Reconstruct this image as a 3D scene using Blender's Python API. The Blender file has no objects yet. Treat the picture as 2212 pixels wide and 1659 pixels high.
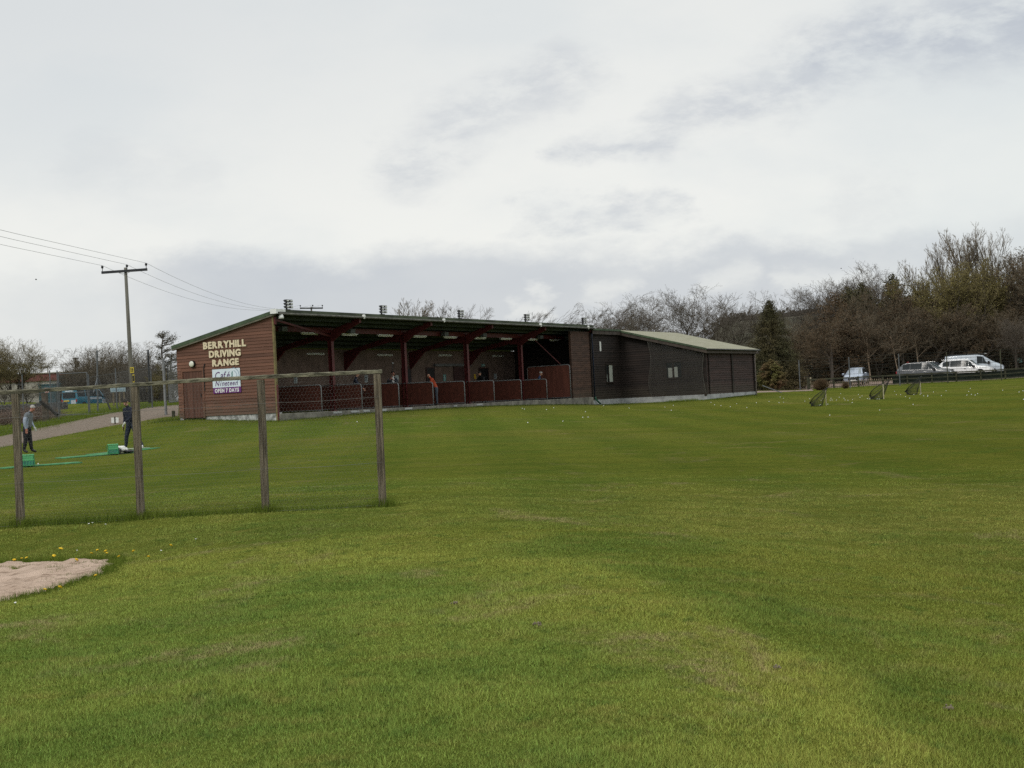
import bpy, math, random
import numpy as np
from mathutils import Vector, Matrix

R = math.radians
rng = random.Random(7)
nrng = np.random.RandomState(11)
scene = bpy.context.scene
COL = scene.collection
CZ = 1.5                    # eye height above the datum
FPX = 3068.0                # focal length in the 2212 px wide photograph
EYE = Vector((0, 0, CZ))

# ------------------------------------------------------------------ camera
pitch, roll = R(0.55), R(2.8)
F = Vector((0, math.cos(pitch), math.sin(pitch)))
U0 = Vector((0, -math.sin(pitch), math.cos(pitch)))
RIGHT = math.cos(roll) * Vector((1, 0, 0)) - math.sin(roll) * U0
UP = math.sin(roll) * Vector((1, 0, 0)) + math.cos(roll) * U0
cam = bpy.data.cameras.new("camera")
cam.sensor_width = 36
cam.lens = 36 * FPX / 2212
cam.clip_start = 0.1
cam.clip_end = 5000
camo = bpy.data.objects.new("camera", cam)
COL.objects.link(camo)
M = Matrix.Identity(4)
for i in range(3):
    M[i][0], M[i][1], M[i][2], M[i][3] = RIGHT[i], UP[i], -F[i], EYE[i]
camo.matrix_world = M
scene.camera = camo


def ray(px, py):
    return F + RIGHT * ((px - 1106) / FPX) - UP * ((py - 829.5) / FPX)


def P(px, py, depth):
    return EYE + ray(px, py) * depth


# ------------------------------------------------------------------ terrain
_cp = []
for px, py, dz in [
    (45, 1135, 18.5), (305, 1120, 18.5), (574, 1105, 18.5), (827, 1093, 18.5), (255, 1207, 15.1),
    (58, 978, 53), (283, 970, 51), (60, 1010, 40), (245, 981, 47),
    (600, 910, 61.4), (700, 902, 64.3), (780, 893, 67), (936, 883.5, 72.6), (1068, 877, 78.3), (1234, 873.5, 86.8), (1300, 875.5, 91), (1345, 873.5, 93), (1440, 869, 91.5), (1525, 864, 90.7), (1630, 853, 99),
    (388, 906, 64.5), (500, 909, 62.5), (1775, 878, 74), (1900, 863.5, 76.7), (1970, 852.5, 82.6), (2212, 850, 68),
    (1728, 844.5, 115), (1943, 832.6, 115), (2160, 822, 115), (1660, 846, 108),
    (0, 967, 62), (0, 943, 70), (150, 945, 63), (300, 915, 66), (300, 886, 74), (100, 909, 84), (200, 893, 84), (360, 898, 66.5), (195, 887, 140), (60, 866, 140), (380, 872, 90), (300, 868, 110)]:
    p = P(px, py, dz)
    _cp.append((p.x, p.y, p.z - CZ))
_cp += [(-6, 0, -1.5), (0, 0, -1.5), (6, 0, -1.6), (0, -6, -1.5), (-6, -6, -1.5), (6, -6, -1.6),
        (-2.2, 6, -1.5), (0, 6, -1.47), (1.2, 6, -1.5), (2, 6, -1.62), (4, 7, -1.8), (-4, 7, -1.55), (0, 10, -1.42), (-2, 10, -1.47), (1.3, 10, -1.47), (2.4, 10, -1.63), (3.8, 10, -1.76),
        (-.5, 13.5, -1.38), (.7, 13.5, -1.40), (3, 14, -1.62), (4.8, 14, -1.72), (-4.4, 12.3, -1.56), (-5.6, 15.8, -1.56), (-3.0, 12, -1.5),
        (1.5, 18.5, -1.47), (5, 18.5, -1.65), (-8, 30, -1.35), (0, 30, -1.33), (8, 30, -1.52), (-12, 40, -1.3), (0, 40, -1.25), (12, 40, -1.5),
        (0, 52, -1.12), (14, 52, -1.42), (18, 60, -1.38), (-8, 85, -.25), (8, 105, -.45), (26, 126, -.3), (36, 126, -.27), (46, 126, -.2),
        (8.6, 24, -1.62), (0, 160, 0), (60, 160, 1), (-70, 160, 1.0), (0, 300, 1), (100, 300, 4), (-110, 300, 2), (0, 900, 6), (500, 900, 8), (-500, 900, 6)]


def _s(x, y):
    y8 = np.maximum(y, -5.0) + 9.0
    return np.clip(x / y8, -1.4, 1.4) * 2.6, np.log(y8)


def _phi(r2):
    return np.where(r2 > 1e-12, 0.5 * r2 * np.log(np.maximum(r2, 1e-12)), 0)


_c = np.array(_cp)
_cs = np.stack(_s(_c[:, 0], _c[:, 1]), 1)
_n = len(_c)
_K = _phi(((_cs[:, None] - _cs[None]) ** 2).sum(2)) + np.eye(_n) * 0.004
_Pm = np.concatenate([np.ones((_n, 1)), _cs], 1)
_A = np.block([[_K, _Pm], [_Pm.T, np.zeros((3, 3))]])
_w = np.linalg.solve(_A, np.concatenate([_c[:, 2], np.zeros(3)]))


def HH(x, y):
    x = np.asarray(x, float); y = np.asarray(y, float)
    sh = x.shape
    x = x.ravel(); y = y.ravel()
    a, b = _s(x, y)
    out = np.empty(len(x))
    for i in range(0, len(x), 40000):
        q = np.stack([a[i:i + 40000], b[i:i + 40000]], 1)
        k = _phi(((q[:, None] - _cs[None]) ** 2).sum(2))
        out[i:i + 40000] = k @ _w[:_n] + _w[_n] + q @ _w[_n + 1:]
    bump = 0.012 * np.sin(x * 1.7 + 0.8 * np.sin(y * .9)) * np.sin(y * 1.3 + x * .4) + 0.008 * np.sin(x * 4.1 + y * 2.3) * np.sin(y * 3.7 - x * 1.1)
    out += bump * np.clip(1.3 - y / 40, .15, 1)
    return out.reshape(sh) + CZ


def H(x, y):
    return float(HH(np.array([x]), np.array([y]))[0])


def G(px, py, t0=4.0, t1=400.0):
    """the ground point a line of sight meets"""
    d = ray(px, py)
    t = np.exp(np.linspace(math.log(t0), math.log(t1), 1500))
    z = CZ + d.z * t
    h = HH(d.x * t, d.y * t)
    below = np.nonzero(z < h)[0]
    if len(below) == 0:
        k = len(t) - 1
    else:
        k = below[0]
    lo, hi = t[max(k - 1, 0)], t[k]
    for _ in range(12):
        m = .5 * (lo + hi)
        if CZ + d.z * m < H(d.x * m, d.y * m):
            hi = m
        else:
            lo = m
    return Vector((d.x * hi, d.y * hi, H(d.x * hi, d.y * hi)))


def D(px, depth, lift=0.0):
    """ground point at a given depth on the bearing of column px (at horizon level)"""
    d = ray(px, 859 - (px - 1106) * .0489)
    x, y = d.x * depth, d.y * depth
    return Vector((x, y, H(x, y) + lift))


# ------------------------------------------------------------------ mesh builder
class MB:
    def __init__(self):
        self.v, self.f, self.m = [], [], []
        self.n = 0

    def add(self, vs, fs, mi=0):
        vs = np.asarray(vs, float).reshape(-1, 3)
        b = self.n
        self.v.append(vs)
        self.n += len(vs)
        self.f += [tuple(i + b for i in f) for f in fs]
        self.m += [mi] * len(fs)
        return self

    def box(self, lo, hi, mi=0, rot=None, at=None, taper=1.0):
        (x0, y0, z0), (x1, y1, z1) = lo, hi
        cx, cy = (x0 + x1) / 2, (y0 + y1) / 2
        t = taper
        vs = [(x0, y0, z0), (x1, y0, z0), (x1, y1, z0), (x0, y1, z0)]
        vs += [(cx + (x - cx) * t, cy + (y - cy) * t, z1) for x, y, _ in vs[:4]]
        if rot is not None:
            vs = [rot @ Vector(v) for v in vs]
        if at is not None:
            vs = [Vector(v) + Vector(at) for v in vs]
        return self.add([tuple(v) for v in vs], [(0, 3, 2, 1), (4, 5, 6, 7), (0, 1, 5, 4), (1, 2, 6, 5), (2, 3, 7, 6), (3, 0, 4, 7)], mi)

    def bar(self, a, b, w, h=None, mi=0, up=(0, 0, 1)):
        a, b = Vector(a), Vector(b)
        h = w if h is None else h
        d = (b - a).normalized()
        u = Vector(up)
        s = d.cross(u)
        if s.length < 1e-4:
            s = d.cross(Vector((0, 1, 0)))
        s.normalize()
        u = s.cross(d)
        vs = []
        for p in (a, b):
            for i, j in ((-1, -1), (1, -1), (1, 1), (-1, 1)):
                vs.append(tuple(p + s * (i * w / 2) + u * (j * h / 2)))
        return self.add(vs, [(0, 3, 2, 1), (4, 5, 6, 7), (0, 1, 5, 4), (1, 2, 6, 5), (2, 3, 7, 6), (3, 0, 4, 7)], mi)

    def tube(self, pts, rad, sides=8, mi=0, cap=True):
        pts = [Vector(p) for p in pts]
        n = len(pts)
        rads = rad if hasattr(rad, '__len__') else [rad] * n
        vs, fs = [], []
        d0 = (pts[1] - pts[0]).normalized()
        s = d0.cross(Vector((0, 0, 1)))
        if s.length < 1e-3:
            s = Vector((1, 0, 0))
        s.normalize()
        for i, p in enumerate(pts):
            d = (pts[min(i + 1, n - 1)] - pts[max(i - 1, 0)]).normalized()
            s = (s - d * s.dot(d)).normalized()
            t = d.cross(s)
            for k in range(sides):
                a = 2 * math.pi * k / sides
                vs.append(tuple(p + (s * math.cos(a) + t * math.sin(a)) * rads[i]))
        for i in range(n - 1):
            for k in range(sides):
                k2 = (k + 1) % sides
                fs.append((i * sides + k, i * sides + k2, (i + 1) * sides + k2, (i + 1) * sides + k))
        if cap:
            fs.append(tuple(range(sides))[::-1])
            fs.append(tuple((n - 1) * sides + k for k in range(sides)))
        return self.add(vs, fs, mi)

    def segs(self, p0, p1, r0, r1, sides=3, mi=0):
        """many tapered sticks at once (numpy arrays)"""
        p0, p1 = np.asarray(p0, float), np.asarray(p1, float)
        n = len(p0)
        if n == 0:
            return self
        r0 = np.broadcast_to(r0, (n,)); r1 = np.broadcast_to(r1, (n,))
        d = p1 - p0
        d /= np.maximum(np.linalg.norm(d, axis=1, keepdims=True), 1e-9)
        ref = np.where(np.abs(d[:, 2:3]) > .9, np.array([[1., 0, 0]]), np.array([[0, 0, 1.]]))
        s = np.cross(d, ref); s /= np.linalg.norm(s, axis=1, keepdims=True)
        t = np.cross(d, s)
        rings = []
        for p, r in ((p0, r0), (p1, r1)):
            for k in range(sides):
                a = 2 * math.pi * k / sides
                rings.append(p + (s * math.cos(a) + t * math.sin(a)) * r[:, None])
        vs = np.stack(rings, 1).reshape(-1, 3)
        base = np.arange(n)[:, None] * (2 * sides) + self.n
        quads = []
        for k in range(sides):
            k2 = (k + 1) % sides
            quads.append(np.concatenate([base + k, base + k2, base + sides + k2, base + sides + k], 1))
        q = np.stack(quads, 1).reshape(-1, 4)
        self.v.append(vs); self.n += len(vs)
        self.f += [tuple(x) for x in q.tolist()]
        self.m += [mi] * len(q)
        return self

    def cards(self, c, size, mi=0, flat=0.0, aspect=1.0):
        """small leaf faces with random orientation at points c"""
        c = np.asarray(c, float); n = len(c)
        if n == 0:
            return self
        size = np.broadcast_to(size, (n,))
        a = nrng.normal(size=(n, 3)); a[:, 2] *= (1 - flat)
        a /= np.linalg.norm(a, axis=1, keepdims=True)
        b = nrng.normal(size=(n, 3)); b[:, 2] *= (1 - flat)
        b -= a * (a * b).sum(1, keepdims=True); b /= np.linalg.norm(b, axis=1, keepdims=True)
        a = a * size[:, None] * .5 * aspect; b = b * size[:, None] * .5
        vs = np.stack([c - a, c - b * .7, c + a, c + b * .7], 1).reshape(-1, 3)
        base = (np.arange(n)[:, None] * 4 + self.n) + np.arange(4)[None]
        self.v.append(vs); self.n += len(vs)
        self.f += [tuple(x) for x in base.tolist()]
        self.m += [mi] * n
        return self

    def prism(self, poly, axis, a, b, mi=0):
        """extrude a polygon given in the two other axes between a and b along axis (0,1,2)"""
        def mk(p, t):
            q = list(p); q.insert(axis, t); return q
        n = len(poly)
        vs = [mk(p, a) for p in poly] + [mk(p, b) for p in poly]
        fs = [tuple(range(n))[::-1], tuple(range(n, 2 * n))] + [(i, (i + 1) % n, n + (i + 1) % n, n + i) for i in range(n)]
        return self.add(vs, fs, mi)

    def ball(self, c, r, seg=10, ring=6, mi=0, sc=(1, 1, 1)):
        vs = [(c[0], c[1], c[2] + r * sc[2])]
        for i in range(1, ring):
            th = math.pi * i / ring
            for k in range(seg):
                ph = 2 * math.pi * k / seg
                vs.append((c[0] + r * sc[0] * math.sin(th) * math.cos(ph), c[1] + r * sc[1] * math.sin(th) * math.sin(ph), c[2] + r * sc[2] * math.cos(th)))
        vs.append((c[0], c[1], c[2] - r * sc[2]))
        fs = []
        for k in range(seg):
            fs.append((0, 1 + k, 1 + (k + 1) % seg))
            L = 1 + (ring - 2) * seg
            fs.append((len(vs) - 1, L + (k + 1) % seg, L + k))
        for i in range(ring - 2):
            for k in range(seg):
                a = 1 + i * seg + k; b = 1 + i * seg + (k + 1) % seg
                fs.append((a, a + seg, b + seg, b))
        return self.add(vs, fs, mi)

    def verts(self):
        return np.concatenate(self.v) if self.v else np.zeros((0, 3))

    def build(self, name, mats, parent=None, smooth=False, world=False, bevel=0.0):
        vs = self.verts()
        if world and parent is not None:
            a = parent
            while a.name not in PM: a = a.parent
            mi = np.array(PM[a.name].inverted())
            vs = vs @ mi[:3, :3].T + mi[:3, 3]
        me = bpy.data.meshes.new(name)
        me.from_pydata(vs, [], self.f)
        if not isinstance(mats, (list, tuple)):
            mats = [mats]
        for m in mats:
            me.materials.append(m)
        if len(mats) > 1:
            me.polygons.foreach_set('material_index', np.array(self.m, dtype=np.int32))
        if smooth:
            me.polygons.foreach_set('use_smooth', np.ones(len(me.polygons), dtype=bool))
        me.update()
        o = bpy.data.objects.new(name, me)
        COL.objects.link(o)
        if parent is not None:
            o.parent = parent
        if bevel:
            b = o.modifiers.new('bevel', 'BEVEL')
            b.width = bevel; b.segments = 2; b.limit_method = 'ANGLE'
        return o


PM = {}


def tag(o, label=None, cat=None, group=None, kind=None):
    if label: o['label'] = label
    if cat: o['category'] = cat
    if group: o['group'] = group
    if kind: o['kind'] = kind
    return o


def thing(name, label, cat, loc=(0, 0, 0), rz=0.0, group=None, scale=None):
    o = bpy.data.objects.new(name, None)
    o.empty_display_size = .2
    COL.objects.link(o)
    o.location = loc
    o.rotation_euler = (0, 0, rz)
    if scale is not None:
        o.scale = scale
    PM[o.name] = Matrix.Translation(Vector(loc)) @ Matrix.Rotation(rz, 4, 'Z')
    return tag(o, label, cat, group)


def dup(root, loc, rz=0.0, label=None, group=None, scale=None):
    r = root.copy(); COL.objects.link(r)
    r.location = loc; r.rotation_euler = (0, 0, rz)
    if scale is not None: r.scale = scale
    if label: r['label'] = label
    if group: r['group'] = group
    for ch in list(root.children):
        c = ch.copy(); COL.objects.link(c); c.parent = r
        for g in list(ch.children):
            e = g.copy(); COL.objects.link(e); e.parent = c
    return r


# ------------------------------------------------------------------ materials
class NT:
    def __init__(self, tree):
        self.t = tree

    def new(self, kind, **kw):
        n = self.t.nodes.new(kind)
        for k, v in kw.items():
            setattr(n, k, v)
        return n

    def put(self, sock, val):
        if val is None:
            return
        if isinstance(val, bpy.types.NodeSocket):
            self.t.links.new(val, sock)
        else:
            sock.default_value = val

    def m(self, op, a, b=None, c=None, clamp=False):
        n = self.new('ShaderNodeMath', operation=op, use_clamp=clamp)
        for i, v in enumerate((a, b, c)):
            self.put(n.inputs[i], v)
        return n.outputs[0]

    def sstep(self, x, lo, hi, a=0.0, b=1.0):
        n = self.new('ShaderNodeMapRange', interpolation_type='SMOOTHSTEP')
        for i, v in enumerate((x, lo, hi, a, b)):
            self.put(n.inputs[i], v)
        return n.outputs[0]

    def noise(self, vec, scale, detail=4, rough=.55, dist=0.0, out=0):
        n = self.new('ShaderNodeTexNoise')
        self.put(n.inputs['Vector'], vec)
        n.inputs['Scale'].default_value = scale; n.inputs['Detail'].default_value = detail
        n.inputs['Roughness'].default_value = rough; n.inputs['Distortion'].default_value = dist
        return n.outputs[out]

    def mix(self, f, a, b):
        n = self.new('ShaderNodeMix', data_type='RGBA')
        self.put(n.inputs[0], f)
        for s, v in ((6, a), (7, b)):
            if isinstance(v, (tuple, list)):
                v = (*v, 1)[:4]
            self.put(n.inputs[s], v)
        return n.outputs[2]

    def mapping(self, vec, scale=(1, 1, 1), rot=(0, 0, 0), loc=(0, 0, 0)):
        n = self.new('ShaderNodeMapping')
        self.put(n.inputs[0], vec)
        n.inputs[1].default_value = loc; n.inputs[2].default_value = rot; n.inputs[3].default_value = scale
        return n.outputs[0]

    def bump(self, h, strength=.3, dist=.02):
        n = self.new('ShaderNodeBump')
        n.inputs['Strength'].default_value = strength; n.inputs['Distance'].default_value = dist
        self.put(n.inputs['Height'], h)
        return n.outputs[0]

    def coord(self, which='Object'):
        return self.new('ShaderNodeTexCoord').outputs[which]


def new_mat(name):
    m = bpy.data.materials.new(name)
    m.use_nodes = True
    t = NT(m.node_tree)
    b = m.node_tree.nodes['Principled BSDF']
    return m, t, b


def mat(name, col, rough=.7, var=.25, scale=3.0, bump=0.0, bscale=None, metal=0.0, stretch=(1, 1, 1), col2=None, spec=.4, alpha=None, coat=0.0):
    """a surface whose colour wanders a little with procedural noise"""
    m, t, b = new_mat(name)
    vec = t.mapping(t.coord(), scale=stretch)
    n = t.noise(vec, scale, 5, .6)
    dark = tuple(c * (1 - var) for c in col)
    lite = col2 if col2 else tuple(min(c * (1 + var), 1) for c in col)
    f = t.sstep(n, .3, .7)
    t.put(b.inputs['Base Color'], t.mix(f, dark, lite))
    b.inputs['Roughness'].default_value = rough
    b.inputs['Metallic'].default_value = metal
    b.inputs['Specular IOR Level'].default_value = spec
    if coat:
        b.inputs['Coat Weight'].default_value = coat
    if bump:
        n2 = t.noise(vec, bscale or scale * 4, 6, .65)
        t.put(b.inputs['Normal'], t.bump(n2, bump, .02))
    if alpha is not None:
        b.inputs['Alpha'].default_value = alpha
    return m


M_wood_gable = mat('stained_boards', (.155, .071, .045), .8, .16, 1.0, .15, 14, stretch=(1, .3, 2))
M_door = mat('stained_door', (.095, .042, .028), .75, .3, 2.2, .2, 12, stretch=(1, 3, .3))
M_wood_dark = mat('dark_boards', (.0185, .0115, .009), .8, .35, 1.6, .25, 14, stretch=(1, .3, 3))
M_wood_end = mat('brown_end_boards', (.07, .036, .024), .8, .3, 1.6, .25, 14, stretch=(1, .3, 3))
M_wood_right = mat('dark_red_boards', (.042, .022, .019), .8, .3, 1.6, .2, 14, stretch=(.3, 1, 3))
M_backwall = mat('brown_block_wall', (.15, .103, .083), .9, .22, 2.5, .2, 20)
M_red_steel = mat('red_painted_steel', (.095, .016, .017), .55, .2, 3)
M_green_trim = mat('green_trim', (.05, .078, .04), .65, .35, 2.2)
M_fascia = mat('mossy_fascia', (.055, .068, .04), .75, .45, 1.6, .2, 12, stretch=(.6, 1, 1))
M_gutter = mat('grey_gutter', (.10, .10, .085), .7, .35, 3)
M_roof_under = mat('roof_underside', (.035, .045, .036), .8, .25, 1.2)
M_plinth_white = mat('flaking_white_render', (.36, .37, .35), .9, .55, 5, .6, 18, col2=(.55, .56, .54))
M_concrete = mat('stained_concrete', (.17, .16, .135), .9, .4, 2.5, .4, 14)
M_concrete_pale = mat('pale_render', (.36, .37, .37), .9, .25, 2.0, .3, 12)
M_matting = mat('maroon_matting', (.095, .026, .015), .95, .25, 6, .3, 60)
M_matting2 = mat('faded_maroon_board', (.15, .05, .034), .9, .22, 1.5, .2, 20, stretch=(1, 3, .4))
M_galv = mat('galvanised_steel', (.20, .205, .21), .6, .2, 5)
M_galv_dull = mat('dull_grey_steel', (.10, .108, .115), .65, .2, 4)
M_dark_steel = mat('dark_painted_steel', (.018, .02, .024), .5, .2, 5)
M_letter = mat('cream_paint', (.70, .605, .42), .7, .07, 5)
M_white = mat('white_plastic', (.72, .73, .71), .5, .06, 4)
M_lamp_white = mat('opal_lamp', (.70, .70, .60), .35, .05, 4)
M_tube = mat('unlit_tube', (.62, .62, .56), .5, .06, 5)
M_black = mat('black_plastic', (.012, .012, .013), .5, .2, 5)
M_sign_white = mat('sign_white', (.66, .75, .82), .5, .04, 2)
M_sign_purple = mat('sign_purple', (.13, .018, .17), .55, .1, 3)
M_purple_ink = mat('purple_ink', (.12, .06, .17), .6, .05, 3)
M_green_ink = mat('green_ink', (.05, .19, .17), .6, .05, 3)
M_blue_ink = mat('blue_ink', (.16, .26, .36), .6, .05, 3)
M_glass = mat('dark_glass', (.015, .02, .022), .12, .1, 2, spec=.25)
M_curtain = mat('pale_curtain', (.36, .38, .34), .9, .2, 8, stretch=(8, 8, .4))
M_post_wood = mat('weathered_post', (.125, .097, .063), .9, .6, 5, .9, 14, stretch=(11, 11, .5), col2=(.225, .188, .13))
M_rail_wood = mat('lichen_rail', (.075, .072, .042), .9, .5, 11, .9, 40, col2=(.25, .235, .16), stretch=(.6, 3, 2.5))
M_chicken = mat('rusty_grey_wire', (.16, .16, .15), .55, .2, 3)
M_pole = mat('utility_pole_wood', (.16, .155, .13), .85, .3, 2, .3, 18, stretch=(3, 3, .2))
M_insul = mat('brown_insulator', (.014, .015, .02), .25, .1, 3)
M_yellow = mat('yellow_notice', (.5, .40, .04), .6, .1, 6)
M_wire = mat('grey_cable', (.30, .305, .31), .6, .1, 3)
M_ball = mat('golf_ball_white', (.72, .73, .69), .4, .03, 20)
M_dand = mat('dandelion_yellow', (.72, .48, .015), .7, .15, 30)
M_daisy = mat('daisy_white', (.78, .78, .74), .7, .08, 30)
M_stem = mat('flower_stem', (.10, .17, .03), .7, .2, 20)
M_net_black = mat('black_net', (.012, .014, .01), .8, .2, 4)
M_stake = mat('bleached_stake', (.42, .38, .26), .8, .2, 4)
M_basket = mat('green_plastic', (.075, .36, .14), .45, .15, 5)
M_basket_lite = mat('pale_green_plastic', (.16, .52, .24), .45, .12, 5)
M_basket_dark = mat('teal_label', (.012, .10, .115), .6, .2, 5)
M_mat = mat('green_turf_mat', (.06, .21, .085), .95, .4, 4, .3, 60)
M_mat_edge = mat('pale_mat_strip', (.40, .46, .37), .8, .12, 5)
M_bark = mat('grey_brown_bark', (.075, .062, .05), .9, .3, 2)
M_bark_pale = mat('pale_birch_bark', (.26, .20, .14), .85, .3, 2)
M_twig = mat('bare_twigs', (.106, .089, .070), .9, .25, .6)
M_twig_brown = mat('reddish_twigs', (.122, .101, .068), .9, .3, .5)
M_twig_olive = mat('olive_twigs', (.145, .118, .058), .9, .3, .5)
M_twig_pale = mat('pale_fine_twigs', (.155, .125, .085), .9, .25, .5)
M_bud = mat('olive_buds', (.20, .168, .052), .8, .4, .35)
M_bud_brown = mat('russet_leaf', (.108, .070, .036), .85, .4, .35)
M_conifer = mat('dark_conifer_needles', (.060, .072, .024), .85, .35, .8, col2=(.105, .074, .032))
M_conifer_g = mat('green_conifer_needles', (.17, .18, .042), .85, .35, 1.2, col2=(.16, .085, .05))
M_bush_brown = mat('brown_bush_twigs', (.10, .062, .03), .9, .3, 2)
M_bramble = mat('dead_bramble', (.115, .082, .062), .9, .3, 2)
M_hedge_grey = mat('grey_hedge_twigs', (.07, .062, .052), .9, .3, 1)
M_brick_maroon = mat('maroon_brick', (.17, .066, .062), .9, .15, 2, .1, 20)
M_render_cream = mat('cream_render', (.32, .30, .26), .9, .12, 2)
M_teal = mat('teal_sheet_metal', (.03, .085, .105), .6, .25, .7)
M_teal_dark = mat('dark_teal_sheet', (.018, .045, .055), .6, .25, .7)
M_stone = mat('grey_dry_stone', (.07, .07, .068), .95, .55, 4, .8, 9)
M_oldwood = mat('rotten_dark_wood', (.085, .07, .055), .95, .45, 5, .6, 22)
M_black_wood = mat('black_wet_wood', (.014, .013, .011), .9, .3, 5, .4, 20)
M_car_silver = mat('silver_blue_paint', (.33, .38, .46), .3, .05, 1, metal=.25, coat=.5)
M_car_grey = mat('dark_grey_paint', (.085, .09, .095), .3, .08, 1, metal=.2, coat=.6)
M_van_white = mat('van_shaded_white', (.42, .47, .52), .35, .04, 1, coat=.3)  # white dulled to blue-grey: the van's shade is put into its paint
M_car_white = mat('white_paint', (.74, .74, .74), .35, .04, 1, coat=.4)
M_car_navy = mat('navy_paint', (.02, .026, .04), .35, .08, 1, coat=.5)
M_van_blue = mat('blue_van_paint', (.03, .15, .22), .4, .1, 1, coat=.4)
M_van_pale = mat('sun_faded_white_panel', (.42, .46, .5), .4, .08, 2)
M_chrome = mat('bright_trim', (.6, .6, .6), .25, .05, 3, metal=.8)
M_tyre = mat('tyre_rubber', (.018, .018, .018), .85, .2, 8)
M_rim = mat('alloy_rim', (.38, .39, .40), .35, .1, 6, metal=.6)
M_screen = mat('sky_toned_windscreen', (.14, .18, .19), .06, .25, .9, spec=.8)  # pale base colour stands in for sky reflected in the glass
M_red_lamp = mat('red_lens', (.3, .02, .02), .3, .1, 4)
M_plate = mat('yellow_plate', (.52, .38, .05), .5, .1, 4)
M_orange_lens = mat('orange_lens', (.6, .2, .02), .4, .1, 4)
M_headlamp = mat('clear_lens', (.6, .63, .66), .2, .05, 4)
M_skin = mat('skin', (.42, .22, .15), .6, .12, 12)
M_skin_ruddy = mat('ruddy_skin', (.40, .17, .12), .6, .15, 12)
M_fence_dark = mat('dark_mossy_rail', (.05, .05, .03), .9, .4, 2, .3, 20)
M_picket = mat('grey_paling', (.33, .26, .19), .9, .3, 3)
M_shade_mesh = mat('dark_green_windbreak', (.016, .022, .015), .95, .25, 3)
M_dirt = mat('worm_cast', (.17, .14, .10), .95, .3, 40)

# ------------------------------------------------------------------ sky, sun
SUN_EL, SUN_AZ = R(42), R(215)            # azimuth clockwise from +Y: behind the camera, to the left
world = bpy.data.worlds.new("World")
scene.world = world
world.use_nodes = True
W = NT(world.node_tree)
world.node_tree.nodes.clear()
gen = W.coord('Generated')
sep = W.new('ShaderNodeSeparateXYZ'); W.put(sep.inputs[0], gen)
yy = W.m('MAXIMUM', sep.outputs[1], .03)
az0 = W.m('DIVIDE', sep.outputs[0], yy)
el0 = W.m('DIVIDE', sep.outputs[2], yy)
cmb = W.new('ShaderNodeCombineXYZ')
W.put(cmb.inputs[0], az0); W.put(cmb.inputs[1], W.m('MULTIPLY', el0, 1.9))
cvec = cmb.outputs[0]
nwarp = W.noise(cvec, 9, 6, .62)
nwarp2 = W.noise(W.mapping(cvec, loc=(7.3, 2.2, 1)), 9, 6, .62)
fine = W.noise(W.mapping(cvec, rot=(0, 0, R(-35)), scale=(1, 1.25, 1)), 15, 9, .66, .15)
broad = W.noise(W.mapping(cvec, loc=(3, 1, 5)), 4.5, 5, .55)
az = W.m('ADD', az0, W.m('MULTIPLY', W.m('SUBTRACT', nwarp, .5), .12))
el = W.m('ADD', el0, W.m('MULTIPLY', W.m('SUBTRACT', nwarp2, .5), .075))


def azel(px, py):
    d = ray(px, py)
    return d.x / d.y, d.z / d.y


def streak(p0, p1, width):
    (ax, ay), (bx, by) = azel(*p0), azel(*p1)
    dx, dy = bx - ax, by - ay
    L2 = dx * dx + dy * dy
    qx = W.m('SUBTRACT', az, ax); qy = W.m('SUBTRACT', el, ay)
    t = W.m('ADD', W.m('MULTIPLY', qx, dx / L2), W.m('MULTIPLY', qy, dy / L2), clamp=True)
    ex = W.m('SUBTRACT', qx, W.m('MULTIPLY', t, dx)); ey = W.m('SUBTRACT', qy, W.m('MULTIPLY', t, dy))
    d = W.m('SQRT', W.m('ADD', W.m('MULTIPLY', ex, ex), W.m('MULTIPLY', ey, ey)))
    return W.sstep(d, 0.0, width / FPX, 1.0, 0.0)


detail = W.sstep(fine, .34, .62)
dark = None
for p0, p1, w, k in [((890, 340), (1200, 160), 120, .50), ((1240, 325), (1450, 315), 62, .62), ((1440, 285), (1760, 150), 105, .62),
                     ((1780, 110), (2230, 40), 150, .80), ((2000, 90), (2700, -60), 170, .85), ((1120, 488), (1500, 448), 44, .55), ((1830, 440), (1900, 430), 90, .20), ((150, 360), (430, 350), 90, .16)]:
    s = W.m('MULTIPLY', streak(p0, p1, w), W.m('ADD', W.m('MULTIPLY', detail, .8), .2))
    s = W.m('MULTIPLY', s, k)
    dark = s if dark is None else W.m('MAXIMUM', dark, s)
band = W.sstep(el, .088, .118, 1.0, 0.0)
bandx = W.sstep(az, azel(180, 620)[0], azel(520, 620)[0], .35, 1.0)
bandr = W.sstep(az, azel(1750, 560)[0], azel(2150, 560)[0], 1.0, .35)
band = W.m('MULTIPLY', W.m('MULTIPLY', band, W.m('MULTIPLY', bandx, bandr)), W.m('ADD', W.m('MULTIPLY', broad, .5), .44))
puffs = None
for p0, p1, w in [((1290, 605), (1330, 590), 46), ((1500, 610), (1610, 585), 58), ((1175, 640), (1185, 632), 34), ((1120, 690), (1180, 680), 40), ((1700, 600), (1900, 590), 50)]:
    s = streak(p0, p1, w)
    puffs = s if puffs is None else W.m('MAXIMUM', puffs, s)
band = W.m('MULTIPLY', band, W.m('SUBTRACT', 1.0, W.m('MULTIPLY', puffs, .5)))
dark = W.m('MAXIMUM', dark, band, clamp=True)
upper = W.sstep(el0, .10, .30)                      # thin veil thickening with height
leftish = W.sstep(az0, -.35, .15, 1.0, .35)
veil = W.m('MULTIPLY', W.m('MULTIPLY', upper, leftish), .85)
bright = W.mix(veil, (.905, .905, .865), (.70, .73, .745))
bright = W.mix(W.m('MULTIPLY', W.sstep(broad, .42, .70), .30), bright, (.62, .68, .72))
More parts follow.
